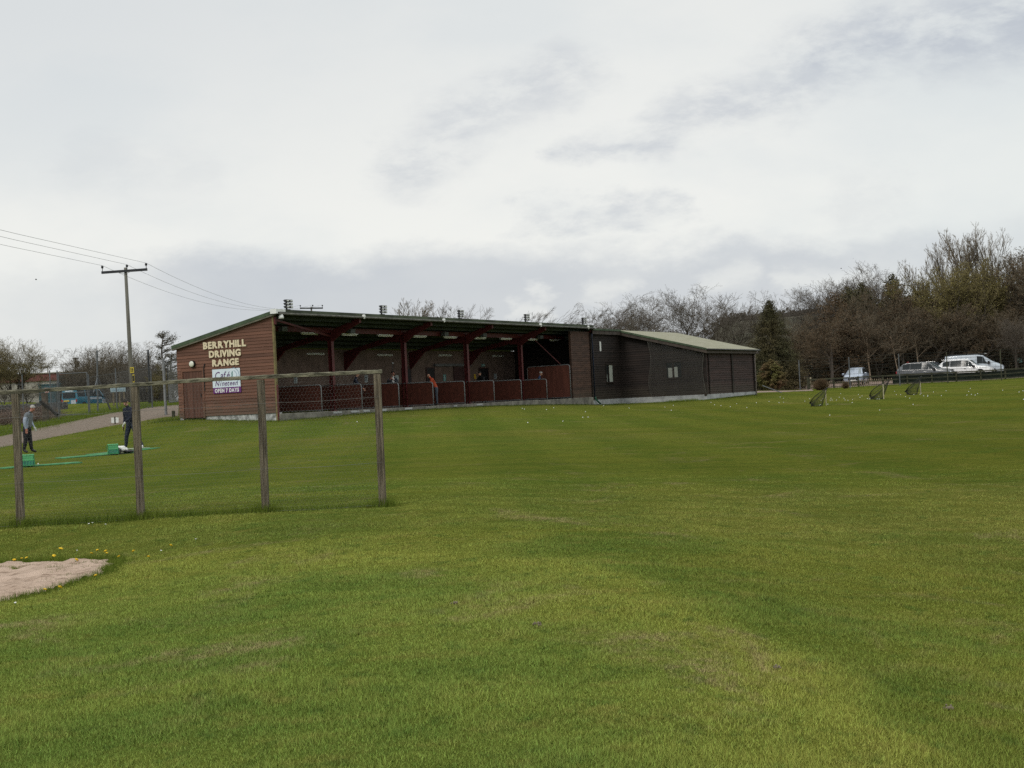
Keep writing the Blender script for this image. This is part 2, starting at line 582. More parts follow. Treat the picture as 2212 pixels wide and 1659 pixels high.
bright = W.mix(W.sstep(az0, .15, .36, 0, .35), bright, (.70, .76, .77))
cloud = W.mix(dark, bright, (.50, .535, .595))
# an overcast dome is brighter overhead than near the horizon
ov = W.sstep(sep.outputs[2], .30, .85, 1.0, 1.55)
hs = W.new('ShaderNodeVectorMath', operation='SCALE')
W.put(hs.inputs[0], cloud); W.put(hs.inputs[3], W.m('MULTIPLY', ov, 10.0))
sky = W.new('ShaderNodeTexSky', sky_type='NISHITA')
sky.sun_disc = False
sky.sun_elevation = SUN_EL
sky.sun_rotation = SUN_AZ
final = W.mix(.94, sky.outputs[0], hs.outputs[0])
bg = W.new('ShaderNodeBackground'); bg.inputs[1].default_value = .1
W.put(bg.inputs[0], final)
out = W.new('ShaderNodeOutputWorld'); W.put(out.inputs[0], bg.outputs[0])

sl = bpy.data.lights.new('sun', 'SUN')
sl.energy = 1.1; sl.angle = R(14); sl.color = (1, .95, .87)
so = bpy.data.objects.new('sun', sl); COL.objects.link(so)
sv = Vector((math.sin(SUN_AZ) * math.cos(SUN_EL), math.cos(SUN_AZ) * math.cos(SUN_EL), math.sin(SUN_EL)))
so.rotation_euler = sv.to_track_quat('Z', 'Y').to_euler()
so.location = sv * 60
vs = scene.view_settings
scene.cycles.use_denoising = False
vs.view_transform = 'Standard'; vs.look = 'None'; vs.exposure = 0; vs.gamma = 1; vs.use_curve_mapping = False

# ------------------------------------------------------------------ ground
NR, NC = 430, 320
ylog = np.exp(np.linspace(math.log(1.0), math.log(909.0), NR))
ys = -9.0 + 1.0 + ylog - 1.0 + 1.5
us = np.linspace(-1, 1, NC); us = np.sign(us) * (np.abs(us) ** 1.35) * 1.35
YY, UU = np.meshgrid(ys, us, indexing='ij')
XX = UU * (np.maximum(YY, -5) + 16)
ZZ = HH(XX, YY)
gv = np.stack([XX, YY, ZZ], -1).reshape(-1, 3)
idx = np.arange(NR * NC).reshape(NR, NC)
gq = np.stack([idx[:-1, :-1], idx[:-1, 1:], idx[1:, 1:], idx[1:, :-1]], -1).reshape(-1, 4)


def grid_obj(name, verts, quads, m, smooth=True, parent=None):
    me = bpy.data.meshes.new(name)
    me.vertices.add(len(verts)); me.vertices.foreach_set('co', np.asarray(verts, np.float32).ravel())
    q = np.asarray(quads, np.int32); k = q.shape[1]
    me.loops.add(q.size); me.loops.foreach_set('vertex_index', q.ravel())
    me.polygons.add(len(q)); me.polygons.foreach_set('loop_start', np.arange(0, q.size, k, dtype=np.int32))
    me.polygons.foreach_set('loop_total', np.full(len(q), k, np.int32))
    if smooth: me.polygons.foreach_set('use_smooth', np.ones(len(q), bool))
    me.materials.append(m)
    me.update(calc_edges=True); me.validate()
    o = bpy.data.objects.new(name, me); COL.objects.link(o)
    if parent: o.parent = parent
    return o


def turf_colour(t, vec, n_fine):
    """mown turf: green with yellow, dark and brown areas, faint mowing lines, and the longer pale sward of the mound"""
    sp = t.new('ShaderNodeSeparateXYZ'); t.put(sp.inputs[0], vec)
    wob = t.noise(vec, .5, 4, .6)
    rx = t.m('ABSOLUTE', t.m('DIVIDE', t.m('ADD', sp.outputs[0], 3.2), 5.0)); ry = t.m('ABSOLUTE', t.m('DIVIDE', t.m('SUBTRACT', sp.outputs[1], 3.5), 11.4))
    rr = t.m('ADD', t.m('ADD', t.m('POWER', rx, 2.6), t.m('POWER', ry, 2.6)), t.m('MULTIPLY', t.m('SUBTRACT', wob, .5), .9))
    mound = t.sstep(rr, .78, 1.12, 1.0, 0.0)
    rim = t.m('MULTIPLY', t.sstep(rr, .35, .80), mound)
    big = t.noise(t.mapping(vec, scale=(.04, .10, .07)), 1.0, 4, .6, .4)
    mid = t.noise(t.mapping(vec, scale=(.40, .60, 1)), 1.0, 5, .65, .5)
    pat = t.noise(t.mapping(vec, scale=(1.7, 2.4, 2), loc=(5, 3, 0)), 1.0, 5, .7)
    clump = t.noise(t.mapping(vec, scale=(5.5, 4.5, 5), loc=(1, 8, 0)), 1.0, 4, .65)
    mow = t.noise(t.mapping(vec, scale=(.05, .80, 1), rot=(0, 0, R(7)), loc=(2, 0, 0)), 1.0, 4, .65)
    far = t.noise(t.mapping(vec, scale=(.02, .09, 1), rot=(0, 0, R(5)), loc=(9, 4, 0)), 1.0, 3, .6)
    side = t.sstep(sp.outputs[0], -6, 14)
    c = t.mix(t.sstep(big, .35, .66), (0.126, 0.172, 0.0285), (0.161, 0.172, 0.0285))
    c = t.mix(t.m('MULTIPLY', side, .62), c, (0.119, 0.114, 0.0166))
    c = t.mix(t.m('MULTIPLY', t.sstep(mid, .42, .66), .7), c, (0.086, 0.132, 0.0220))
    c = t.mix(t.m('MULTIPLY', t.sstep(mow, .50, .70), .55), c, (0.083, 0.106, 0.0175))
    c = t.mix(t.m('MULTIPLY', t.sstep(far, .48, .68), .55), c, (0.190, 0.180, 0.0441))
    sw = t.m('SINE', t.m('MULTIPLY', t.m('ADD', t.m('ADD', sp.outputs[0], t.m('MULTIPLY', sp.outputs[1], .06)), t.m('MULTIPLY', wob, 1.1)), 1.9))
    c = t.mix(t.m('MULTIPLY', t.sstep(sw, -.5, .6), .26), c, (0.159, 0.168, 0.0256))
    c = t.mix(t.m('MULTIPLY', t.sstep(sw, .4, -.6), .22), c, (0.070, 0.101, 0.0115))
    mc = t.mix(t.sstep(mid, .36, .66), (0.158, 0.193, 0.0344), (0.108, 0.156, 0.0265))
    mc = t.mix(t.m('MULTIPLY', rim, .62), mc, (0.232, 0.229, 0.0407))
    c = t.mix(t.m('MULTIPLY', mound, .88), c, mc)
    c = t.mix(t.m('MULTIPLY', t.sstep(pat, .50, .74), .50), c, (0.232, 0.197, 0.0519))
    c = t.mix(t.m('MULTIPLY', t.sstep(clump, .52, .70), .60), c, (0.057, 0.099, 0.0175))
    dry = t.noise(t.mapping(vec, scale=(.55, .42, 1), loc=(11, 7, 0)), 1.0, 6, .7, .8)
    brk = t.noise(vec, 9, 4, .75)
    c = t.mix(t.m('MULTIPLY', t.m('MULTIPLY', t.sstep(dry, .54, .72), t.sstep(brk, .36, .60)), .75), c, (0.260, 0.193, 0.1072))
    c = t.mix(t.m('MULTIPLY', t.sstep(n_fine, .40, .66), .5), c, (0.051, 0.073, 0.0130))
    return c


m_turf, t, b = new_mat('mown_turf')
vec = t.coord('Object')
nf = t.noise(t.mapping(vec, scale=(1, .55, 1)), 26, 4, .7)
t.put(b.inputs['Base Color'], turf_colour(t, vec, nf))
b.inputs['Roughness'].default_value = 1; b.inputs['Specular IOR Level'].default_value = 0
nb = t.noise(vec, 55, 3, .7)
t.put(b.inputs['Normal'], t.bump(t.m('ADD', nb, nf), .8, .06))
ground = tag(grid_obj('ground', gv, gq, m_turf), kind='structure')


def poly_world(pts, lift=0.0):
    return [G(x, y) + Vector((0, 0, lift)) for x, y in pts]


def inside(poly, x, y):
    px = np.array([p.x for p in poly]); py = np.array([p.y for p in poly])
    n = len(px); r = np.zeros(np.shape(x), bool); j = n - 1
    for i in range(n):
        c = ((py[i] > y) != (py[j] > y)) & (x < (px[j] - px[i]) * (y - py[i]) / (py[j] - py[i] + 1e-12) + px[i])
        r ^= c; j = i
    return r


def edge_dist(poly, x, y):
    d = np.full(np.shape(x), 1e9)
    n = len(poly)
    for i in range(n):
        a, c = poly[i], poly[(i + 1) % n]
        ax, ay, dx, dy = a.x, a.y, c.x - a.x, c.y - a.y
        tt = np.clip(((x - ax) * dx + (y - ay) * dy) / (dx * dx + dy * dy + 1e-12), 0, 1)
        d = np.minimum(d, np.hypot(x - ax - tt * dx, y - ay - tt * dy))
    return d


# sand bunker beside the fence
sand_poly = poly_world([(0, 1216), (40, 1213), (75, 1214), (112, 1210), (150, 1212), (190, 1207), (232, 1208), (258, 1205), (246, 1212), (262, 1216), (240, 1226), (232, 1238), (206, 1246), (190, 1252), (162, 1261), (136, 1270), (112, 1276), (80, 1284), (55, 1290), (28, 1297), (0, 1302)])
e0, e1 = sand_poly[-1], sand_poly[0]
sand_poly += [Vector((e0.x - 1.6, e0.y - .2, 0)), Vector((e0.x - 2.6, e0.y + 1.6, 0)), Vector((e1.x - 1.0, e1.y + .2, 0))]
x0 = min(p.x for p in sand_poly); x1 = max(p.x for p in sand_poly); y0 = min(p.y for p in sand_poly); y1 = max(p.y for p in sand_poly)
sx, sy = np.meshgrid(np.arange(x0, x1, .035), np.arange(y0, y1, .035), indexing='xy')
ins = inside(sand_poly, sx, sy)
ed = edge_dist(sand_poly, sx, sy)
edn = np.vectorize(lambda a, c: 0.03 * math.sin(a * 31 + 3 * math.sin(c * 17)) + .03 * math.sin(c * 27 + a * 11))(sx, sy)
keep = ins & (ed > .015 + np.abs(edn) * .8)
from mathutils import noise as mnoise
sz = HH(sx, sy)
bum = np.array([[mnoise.noise((a * 5, c * 5, 0)) * .030 + mnoise.noise((a * 11, c * 8, 3)) * .020 for a, c in zip(r1, r2)] for r1, r2 in zip(sx, sy)])
sz = sz - .008 + np.clip(ed, 0, .12) * .22 + bum * np.clip(ed / .15, 0, 1)
sidx = np.arange(sx.size).reshape(sx.shape)
kq = keep[:-1, :-1] & keep[:-1, 1:] & keep[1:, 1:] & keep[1:, :-1]
sq = np.stack([sidx[:-1, :-1], sidx[:-1, 1:], sidx[1:, 1:], sidx[1:, :-1]], -1)[kq]
m_sand, t, b = new_mat('bunker_sand')
vec = t.coord('Object')
c = t.mix(t.sstep(t.noise(vec, 2.2, 5, .65), .3, .7), (.58, .44, .345), (.45, .335, .255))
c = t.mix(t.m('MULTIPLY', t.sstep(t.noise(t.mapping(vec, scale=(4, 11, 4)), 1.0, 5, .7), .50, .64), .85), c, (.25, .175, .125))
t.put(b.inputs['Base Color'], c); b.inputs['Roughness'].default_value = .95; b.inputs['Specular IOR Level'].default_value = .1
t.put(b.inputs['Normal'], t.bump(t.noise(vec, 28, 6, .75), .7, .05))
used = np.unique(sq); remap = np.zeros(sx.size, int); remap[used] = np.arange(len(used))
tag(grid_obj('sand_bunker', np.stack([sx, sy, sz], -1).reshape(-1, 3)[used], remap[sq], m_sand), kind='structure')

# gravel track behind the tee mats
lower = [(-40, 976), (0, 968), (60, 957), (120, 945), (180, 934), (240, 922), (300, 913), (345, 905.5), (385, 903)]
upper = [(-40, 950), (0, 942), (60, 929), (120, 917), (180, 905), (240, 893), (300, 885), (345, 877), (388, 872)]
lp = [G(*p) for p in lower]; up_ = [G(*p) for p in upper]
m_track, t, b = new_mat('gravel_track')
vec = t.coord('Object')
c = t.mix(t.sstep(t.noise(vec, 3.5, 6, .7), .3, .7), (.135, .100, .070), (.20, .154, .114))
c = t.mix(t.m('MULTIPLY', t.sstep(t.noise(vec, .8, 4, .6), .5, .7), .5), c, (.13, .11, .07))
t.put(b.inputs['Base Color'], c); b.inputs['Roughness'].default_value = .95
t.put(b.inputs['Normal'], t.bump(t.noise(vec, 22, 5, .75), .8, .05))


def ribbon(name, A, B, m, na=60, nb=10, lift=.03, kind='structure'):
    vs, q = [], []
    A = [np.array(p) for p in A]; B = [np.array(p) for p in B]
    n = len(A)
    for i in range(na + 1):
        f = i / na * (n - 1); k = min(int(f), n - 2); fr = f - k
        a = A[k] * (1 - fr) + A[k + 1] * fr; c = B[k] * (1 - fr) + B[k + 1] * fr
        for j in range(nb + 1):
            w = j / nb
            p = a * (1 - w) + c * w
            vs.append((p[0], p[1], 0, lift if 0 < j < nb else -.05))
    v = np.array(vs); v[:, 2] = HH(v[:, 0], v[:, 1]) + v[:, 3]
    for i in range(na):
        for j in range(nb):
            a = i * (nb + 1) + j
            q.append((a, a + 1, a + nb + 2, a + nb + 1))
    o = grid_obj(name, v[:, :3], q, m)
    return tag(o, kind=kind) if kind else o


ribbon('gravel_track', lp, up_, m_track, 70, 12)
# reddish gravel car park beyond the boundary fence, and the strip by the clubhouse corner
m_park, t, b = new_mat('red_gravel')
vec = t.coord('Object')
t.put(b.inputs['Base Color'], t.mix(t.sstep(t.noise(vec, .8, 6, .7), .3, .7), (.21, .14, .115), (.27, .20, .17)))
b.inputs['Roughness'].default_value = .95
ribbon('car_park', [Vector((18, 118.5, 0)), Vector((35, 118.5, 0)), Vector((60, 118.5, 0))], [Vector((20, 131, 0)), Vector((35, 132, 0)), Vector((62, 132, 0))], m_park, 60, 14, .04)
ribbon('gravel_path', [Vector((17.8, 106.5, 0)), Vector((21.0, 107.5, 0)), Vector((23.5, 111, 0))], [Vector((19.5, 112, 0)), Vector((22.5, 113.5, 0)), Vector((24.5, 116.5, 0))], m_park, 30, 10, .05)
# road beyond the left-hand wall
m_road = mat('asphalt', (.055, .055, .055), .9, .25, 2, .2, 30)
ribbon('road', [Vector((-110, 134, 0)), Vector((-45, 136, 0)), Vector((-12, 139, 0))], [Vector((-110, 145, 0)), Vector((-45, 147, 0)), Vector((-12, 150, 0))], m_road, 60, 8, .06)

# low scrubby hill behind the wood
hv, hq = [], []
NX, NY = 90, 26
for j in range(NY + 1):
    for i in range(NX + 1):
        vx = 1180 + (2800 - 1180) * i / NX
        dpt = 250 + 260 * j / NY
        d = ray(vx, 859 - (vx - 1106) * .0489)
        x, y = d.x * dpt, d.y * dpt
        ridge = math.exp(-((dpt - 400) / 75.0) ** 2)
        sh = min(1, max(0, (vx - 1455) / 130)); sh = sh * sh * (3 - 2 * sh)
        hz = 15.5 * ridge * sh * (1 + .05 * mnoise.noise((x * .03, y * .03, 2))) - 2.0 * (1 - min(1, sh * 6))
        hv.append((x, y, H(x, y) - .6 + hz))
for j in range(NY):
    for i in range(NX):
        a = j * (NX + 1) + i
        hq.append((a, a + 1, a + NX + 2, a + NX + 1))
m_hill, t, b = new_mat('scrub_hill')
vec = t.coord('Object')
c = t.mix(t.sstep(t.noise(vec, .05, 6, .7), .35, .65), (.045, .045, .02), (.065, .056, .03))
t.put(b.inputs['Base Color'], c); b.inputs['Roughness'].default_value = 1
tag(grid_obj('hill', hv, hq, m_hill), kind='structure')
hb = MB()
for i in range(130):
    vx = 1560 + (2500 - 1560) * i / 130 + rng.uniform(-3, 3)
    d = ray(vx, 859 - (vx - 1106) * .0489)
    x, y = d.x * 400, d.y * 400
    z = H(x, y) - .6 + 15.3 * min(1, (vx - 1455) / 130)
    pts = nrng.normal(size=(60, 3)) * np.array([2.2, 1.5, .7]) + np.array([x, y, z + .6])
    hb.cards(pts, 1.3)
tag(hb.build('hedge_line', M_hedge_grey), 'dark far hedge running along the hill crest', 'hedge', kind='stuff')

# ------------------------------------------------------------------ lawn blades near the camera
m_blade, t, b = new_mat('grass_blades')
vec = t.coord('Object')
at = t.new('ShaderNodeAttribute', attribute_name='tint')
nf = t.noise(vec, 9, 3, .6)
c = turf_colour(t, vec, t.m('MULTIPLY', nf, .7))
hv_ = t.new('ShaderNodeHueSaturation')
t.put(hv_.inputs['Hue'], t.m('ADD', .486, t.m('MULTIPLY', at.outputs['Fac'], .035)))
hv_.inputs['Saturation'].default_value = .96
t.put(hv_.inputs['Value'], t.m('ADD', 1.15, t.m('MULTIPLY', at.outputs['Fac'], 1.3)))
t.put(hv_.inputs['Color'], c)
t.put(b.inputs['Base Color'], hv_.outputs[0])
b.inputs['Roughness'].default_value = .7; b.inputs['Specular IOR Level'].default_value = .06


def blades(name, x, y, h, w, m, lean=.55, label=None, z=None):
    """one slender leaning face per grass blade"""
    n = len(x)
    z = HH(x, y) if z is None else z
    a = nrng.uniform(0, 2 * math.pi, n); l = nrng.uniform(.1, 1, n) * lean
    ba = nrng.uniform(0, math.pi, n); cb, sb = np.cos(ba) * w * .5, np.sin(ba) * w * .5
    z0 = z - .004
    v0 = np.stack([x - cb, y - sb, z0], 1); v1 = np.stack([x + cb, y + sb, z0], 1)
    v2 = np.stack([x + np.cos(a) * l * h, y + np.sin(a) * l * h, z0 + h * np.sqrt(np.maximum(1 - l * l * .7, .15))], 1)
    v = np.stack([v0, v1, v2], 1).reshape(-1, 3).astype(np.float32)
    tri = np.arange(n * 3, dtype=np.int32).reshape(-1, 3)
    o = grid_obj(name, v, tri, m, smooth=False)
    att = o.data.attributes.new('tint', 'FLOAT', 'POINT')
    tint = nrng.uniform(0, 1, n) ** 1.6
    att.data.foreach_set('value', np.repeat(tint, 3).astype(np.float32))
    tag(o, label, 'grass', kind='stuff')
    return o


class Lut:
    """ground height and patchiness looked up from a fine grid near the camera"""
    def __init__(self):
        self.x0, self.y0, self.s = -13.0, 3.5, .08
        self.nx, self.ny = int(26 / .08), int(26 / .08)
        gx_, gy_ = np.meshgrid(self.x0 + np.arange(self.nx) * self.s, self.y0 + np.arange(self.ny) * self.s, indexing='ij')
        self.h = HH(gx_, gy_)
        self.c = np.array([[mnoise.noise((a_ * 4.2, c_ * 3.4, 9.0)) for a_, c_ in zip(r1, r2)] for r1, r2 in zip(gx_, gy_)])
        self.n = np.array([[mnoise.noise((a_ * .9, c_ * .9, 4.0)) for a_, c_ in zip(r1, r2)] for r1, r2 in zip(gx_, gy_)])

    def get(self, q, x, y):
        fx = np.clip((x - self.x0) / self.s, 0, self.nx - 1.001); fy = np.clip((y - self.y0) / self.s, 0, self.ny - 1.001)
        i, j = fx.astype(int), fy.astype(int); u, v = fx - i, fy - j
        return q[i, j] * (1 - u) * (1 - v) + q[i + 1, j] * u * (1 - v) + q[i, j + 1] * (1 - u) * v + q[i + 1, j + 1] * u * v


def scatter(n, ya, yb, power):
    yq = (ya ** power + nrng.uniform(0, 1, n) * (yb ** power - ya ** power)) ** (1 / power)
    xq = nrng.uniform(-.43, .43, n) * (yq + .6)
    return xq, yq


gx, gy = scatter(1900000, 5.0, 25, .95)
gx = gx * .86
lut = Lut()
pn = lut.get(lut.n, gx, gy)
ok = nrng.uniform(0, 1, len(gx)) < np.clip(1.1 - (gy - 13) / 13, .10, 1)
near_sand = (gx < -1.5) & (gy > 11)
ok[near_sand] &= ~inside(sand_poly, gx[near_sand], gy[near_sand])
gx, gy, pn = gx[ok], gy[ok], pn[ok]
cn = lut.get(lut.c, gx, gy)
hh = (.017 + .016 * np.clip(pn + .3, 0, 1) + .030 * np.clip(cn - .05, 0, 1)) * nrng.uniform(.5, 1.4, len(gx)) * np.clip(1.2 - gy / 34, .5, 1.1)
blades('lawn_grass', gx, gy, hh, np.clip(.0030 + gy * .00022, 0, .008), m_blade, 1.05, 'short mown grass of the foreground lawn', lut.get(lut.h, gx, gy))

m_rough, t, b = new_mat('rough_grass_blades')
vec = t.coord('Object')
at = t.new('ShaderNodeAttribute', attribute_name='tint')
t.put(b.inputs['Base Color'], t.mix(at.outputs['Fac'], t.mix(t.sstep(t.noise(vec, 1.2, 4, .6), .35, .65), (.068, .115, .013), (.105, .148, .018)), (.15, .185, .03)))
b.inputs['Roughness'].default_value = .7; b.inputs['Specular IOR Level'].default_value = .06

# rougher growth: fence foot, bunker rim, wall feet, track verges
rx, ry, rh = [], [], []


def rough_line(a, c, n, spread, h0, h1, close=False):
    for _ in range(n):
        u = rng.random()
        x = a[0] + (c[0] - a[0]) * u + rng.gauss(0, spread); y = a[1] + (c[1] - a[1]) * u + rng.gauss(0, spread)
        rx.append(x); ry.append(y); rh.append(rng.uniform(h0, h1))


FB = [P(45, 1135, 18.5), P(305, 1120, 18.5), P(574, 1105, 18.5), P(827, 1093, 18.5)]
rough_line((FB[0].x - 2, FB[0].y, 0), FB[0], 1500, .10, .05, .13)
rough_line(FB[0], FB[1], 3600, .10, .05, .15)
rough_line(FB[1], FB[2], 2600, .09, .05, .13)
rough_line(FB[2], FB[3], 1600, .08, .03, .09)
for p in FB:
    rough_line((p.x - .12, p.y, 0), (p.x + .14, p.y - .03, 0), 650, .07, .07, .17)
for i in range(len(sand_poly)):
    a, c = sand_poly[i], sand_poly[(i + 1) % len(sand_poly)]
    L = (c - a).length
    rough_line(a, c, int(L * 900), .06, .025, .085)
for i in range(60):      # tufts growing in the sand
    a = rng.choice(sand_poly[:14]); 
    q = (a.x - rng.uniform(.05, .7), a.y - rng.uniform(-.1, .5) if a.y > 14.5 else a.y + rng.uniform(0, .5))
    rough_line(q, (q[0] + rng.uniform(-.2, .2), q[1], 0), 22, .03, .02, .06)
blades('rough_grass', np.array(rx), np.array(ry), np.array(rh), .005, m_rough, .6, 'longer grass along the fence foot and bunker rim')

rx, ry, rh = [], [], []
wall_pts = [P(388, 906, 64.4), P(500, 909, 62.6), P(600, 911, 61.2), P(700, 903, 64.2), P(936, 884, 72.4), P(1234, 874, 86.5), P(1300, 876, 90.5), P(1345, 874, 92.6), P(1525, 865, 90.2), P(1630, 854, 98.6)]
for a, c in zip(wall_pts[:-1], wall_pts[1:]):
    rough_line(a, c, int((c - a).length * 420), .13, .04, .13)
q = P(1480, 867, 91); rough_line((q.x - 1.2, q.y - .3, 0), (q.x + .8, q.y - .3, 0), 900, .2, .12, .3)
for a, c in zip(lp[:-1], lp[1:]):
    rough_line(a, c, int((c - a).length * 90), .22, .05, .16)
for a, c in zip(up_[:-1], up_[1:]):
    rough_line((a.x, a.y + .4, 0), (c.x, c.y + .4, 0), int((c - a).length * 320), .45, .08, .28)
    rough_line((a.x, a.y + 2.4, 0), (c.x, c.y + 2.4, 0), int((c - a).length * 700), 1.3, .10, .34)
    rough_line((a.x, a.y + 6.5, 0), (c.x, c.y + 6.5, 0), int((c - a).length * 700), 2.2, .12, .38)
for vx0, vx1, dp in [(1640, 1760, 108), (1760, 2240, 116.3), (1760, 2240, 116.8)]:
    a, c = D(vx0, dp), D(vx1, dp)
    rough_line(a, c, int((c - a).length * 260), .2, .05, .14)
q = P(385, 895, 64.5); rough_line((q.x - 1.2, q.y - .3, 0), (q.x + .3, q.y - .3, 0), 500, .15, .1, .3)
q = P(248, 922, 60); rough_line((q.x - .5, q.y, 0), (q.x + .6, q.y, 0), 160, .10, .06, .16)
blades('verge_grass', np.array(rx), np.array(ry), np.array(rh) * .8, .013, m_rough, .6, 'long green verge grass along the track and walls')

# ------------------------------------------------------------------ the driving range building
vp = ray(2768, 778.5)
dvec = Vector((vp.x, vp.y, 0)).normalized()
BRZ = math.atan2(dvec.y, dvec.x)
O = P(600, 900, 61.4); O.z = CZ - .20
BM = Matrix.Translation(O) @ Matrix.Rotation(BRZ, 4, 'Z')
BI = BM.inverted()
_eo = BI @ EYE


def LP(px, py, axis, val):
    """where the line of sight meets a plane of the building (its own axes)"""
    d = BI.to_3x3() @ ray(px, py)
    t = (val - _eo[axis]) / d[axis]
    return _eo + d * t


BAY = 3.2
DEP = LP(388, 900, 0, 0.0).y
ZF = LP(590, 673, 0, -.1).z           # roof top at the front edge
ZB = LP(384, 746, 0, -.1).z           # and at the back
U_END = LP(1278, 850, 1, 0.0).x
U_CL = LP(1345, 850, 1, 0.0).x        # the clubhouse wing starts here
print('DEP', DEP, 'ZF', ZF, 'ZB', ZB, 'U_END', U_END, 'U_CL', U_CL)


def roof_z(y):
    return ZF + (ZB - ZF) * (y / DEP)


bld = thing('driving_range_building', 'long brown boarded driving range shed with open bays and sloping roof', 'building', O, BRZ)


def clip(poly, f):
    out = []
    for i in range(len(poly)):
        a, c = poly[i], poly[(i + 1) % len(poly)]
        fa, fc = f(a), f(c)
        if fa >= 0: out.append(a)
        if (fa >= 0) != (fc >= 0):
            k = fa / (fa - fc)
            out.append((a[0] + (c[0] - a[0]) * k, a[1] + (c[1] - a[1]) * k))
    return out


def boards(mb, axis, pos, s0, s1, z0, ztop, pitch, outward, holes=(), top_f=None, prof=.022):
    """lap boards on a vertical plane: axis 0 -> plane x=pos spanned by y, axis 1 -> plane y=pos spanned by x"""
    k = 0
    z = z0
    while z < ztop:
        zt = min(z + pitch, ztop)
        spans = [(s0, s1)]
        for (h0, h1, hz0, hz1) in holes:
            if zt > hz0 + .01 and z < hz1 - .01:
                ns = []
                for a, c in spans:
                    if h1 <= a or h0 >= c: ns.append((a, c)); continue
                    if h0 > a: ns.append((a, h0))
                    if h1 < c: ns.append((h1, c))
                spans = ns
        for a, c in spans:
            L = c - a
            cuts = [a]
            if L > 4.5:
                q = a + rng.uniform(1.5, 3.8)
                while q < c - 1.0:
                    cuts.append(q); q += rng.uniform(2.8, 4.2)
            cuts.append(c)
            for e0, e1 in zip(cuts[:-1], cuts[1:]):
                e0b, e1b = e0 + (.002 if e0 > a else 0), e1 - (.002 if e1 < c else 0)
                poly = [(e0b, z - .012), (e1b, z - .012), (e1b, zt), (e0b, zt)]
                if top_f:
                    poly = clip(poly, lambda p: top_f(p[0]) - p[1])
                if len(poly) < 3: continue
                jit = rng.uniform(-.0015, .0015)
                def off(zz): return .004 + jit + prof * (1 - (zz - z) / pitch)
                n = len(poly)
                fr, bk = [], []
                for s, zz in poly:
                    o_ = pos + outward * off(zz)
                    fr.append((o_, s, zz) if axis == 0 else (s, o_, zz))
                    b_ = pos
                    bk.append((b_, s, zz) if axis == 0 else (s, b_, zz))
                mb.add(fr + bk, [tuple(range(n)), tuple(range(n, 2 * n))[::-1]] + [(i, n + i, n + (i + 1) % n, (i + 1) % n) for i in range(n)])
        z = zt
    return mb


GZ0 = LP(560, 893, 0, 0).z            # underside of the gable boards
dl, dr, dtop = LP(397.5, 850, 0, 0).y, LP(439, 850, 0, 0).y, LP(415, 802.5, 0, 0).z
dbot = LP(420, 904, 0, 0).z
door_hole = (dr - .10, dl + .10, -9, dtop + .10)
def board_tone(m, z0, pitch, amount, dirt):
    """boards weather differently: each gets its own tone; mud and algae stains along the lowest ones"""
    t = NT(m.node_tree); b = m.node_tree.nodes['Principled BSDF']
    src = b.inputs['Base Color'].links[0].from_socket
    sp = t.new('ShaderNodeSeparateXYZ'); vec = t.coord(); t.put(sp.inputs[0], vec)
    k = t.m('FLOOR', t.m('DIVIDE', t.m('SUBTRACT', sp.outputs[2], z0 - .012), pitch))
    wn = t.new('ShaderNodeTexWhiteNoise', noise_dimensions='1D'); t.put(wn.inputs['W'], k)
    long_ = t.noise(t.mapping(vec, scale=(.5, .5, 7)), 1.0, 5, .7)
    hs = t.new('ShaderNodeHueSaturation')
    t.put(hs.inputs['Value'], t.m('ADD', t.m('MULTIPLY', wn.outputs[0], amount), t.m('ADD', 1 - amount * .75, t.m('MULTIPLY', t.m('SUBTRACT', long_, .5), amount * 1.6))))
    t.put(hs.inputs['Color'], src)
    edge = t.m('ADD', sp.outputs[2], t.m('MULTIPLY', t.m('SUBTRACT', t.noise(t.mapping(vec, scale=(2.2, 2.2, 1.2)), 1.0, 5, .7), .5), 1.3))
    t.put(b.inputs['Base Color'], t.mix(t.m('MULTIPLY', t.sstep(edge, z0 + .75, z0 + .0), dirt), hs.outputs[0], (.075, .062, .042)))


board_tone(M_wood_gable, GZ0, .138, .34, .55)
board_tone(M_wood_end, 0, .125, .4, .4)
board_tone(M_wood_dark, 0, .15, .5, .3)
board_tone(M_wood_right, 0, .15, .45, .35)
g = MB()
boards(g, 0, 0, .05, DEP, GZ0, ZF + .1, .138, -1, [door_hole], top_f=lambda y: roof_z(y) - .10)
wallpoly = [(0.02, GZ0), (dr - .10, GZ0), (dr - .10, dtop + .1), (dl + .10, dtop + .1), (dl + .10, GZ0), (DEP, GZ0), (DEP, roof_z(DEP) - .10), (0.02, roof_z(0) - .10)]
g.prism(wallpoly, 0, .001, .10)
g.build('gable_wall', M_wood_gable, bld)
fr = MB()
fr.box((-.045, dr - .1, dbot), (.02, dr, dtop + .1)); fr.box((-.045, dl, dbot), (.02, dl + .1, dtop + .1)); fr.box((-.045, dr, dtop), (.02, dl, dtop + .1))
dm = MB()
nb_ = 6
for i in range(nb_):
    a = dr + .015 + (dl - dr - .03) * i / nb_; c = dr + .015 + (dl - dr - .03) * (i + 1) / nb_
    dm.box((-.012 - .003 * (i % 2), a + .004, dbot + .03), (.03, c - .004, dtop - .02))
door = dm.build('door', M_door, bld)
MB().box((-.05, dr + .08, dbot + .95), (-.014, dr + .12, dbot + 1.1)).build('handle', M_black, door)
fr.build('door_frame', M_wood_gable, bld)
fb = MB(); fb.bar((-.04, dr - .13, dtop + .12), (-.04, dr - .20, dtop + .30), .035); fb.bar((-.04, dr - .13, dtop - .9), (-.04, dr - .13, dtop + .12), .03)
fb.build('cable_conduit', M_black, bld)
pl = MB()
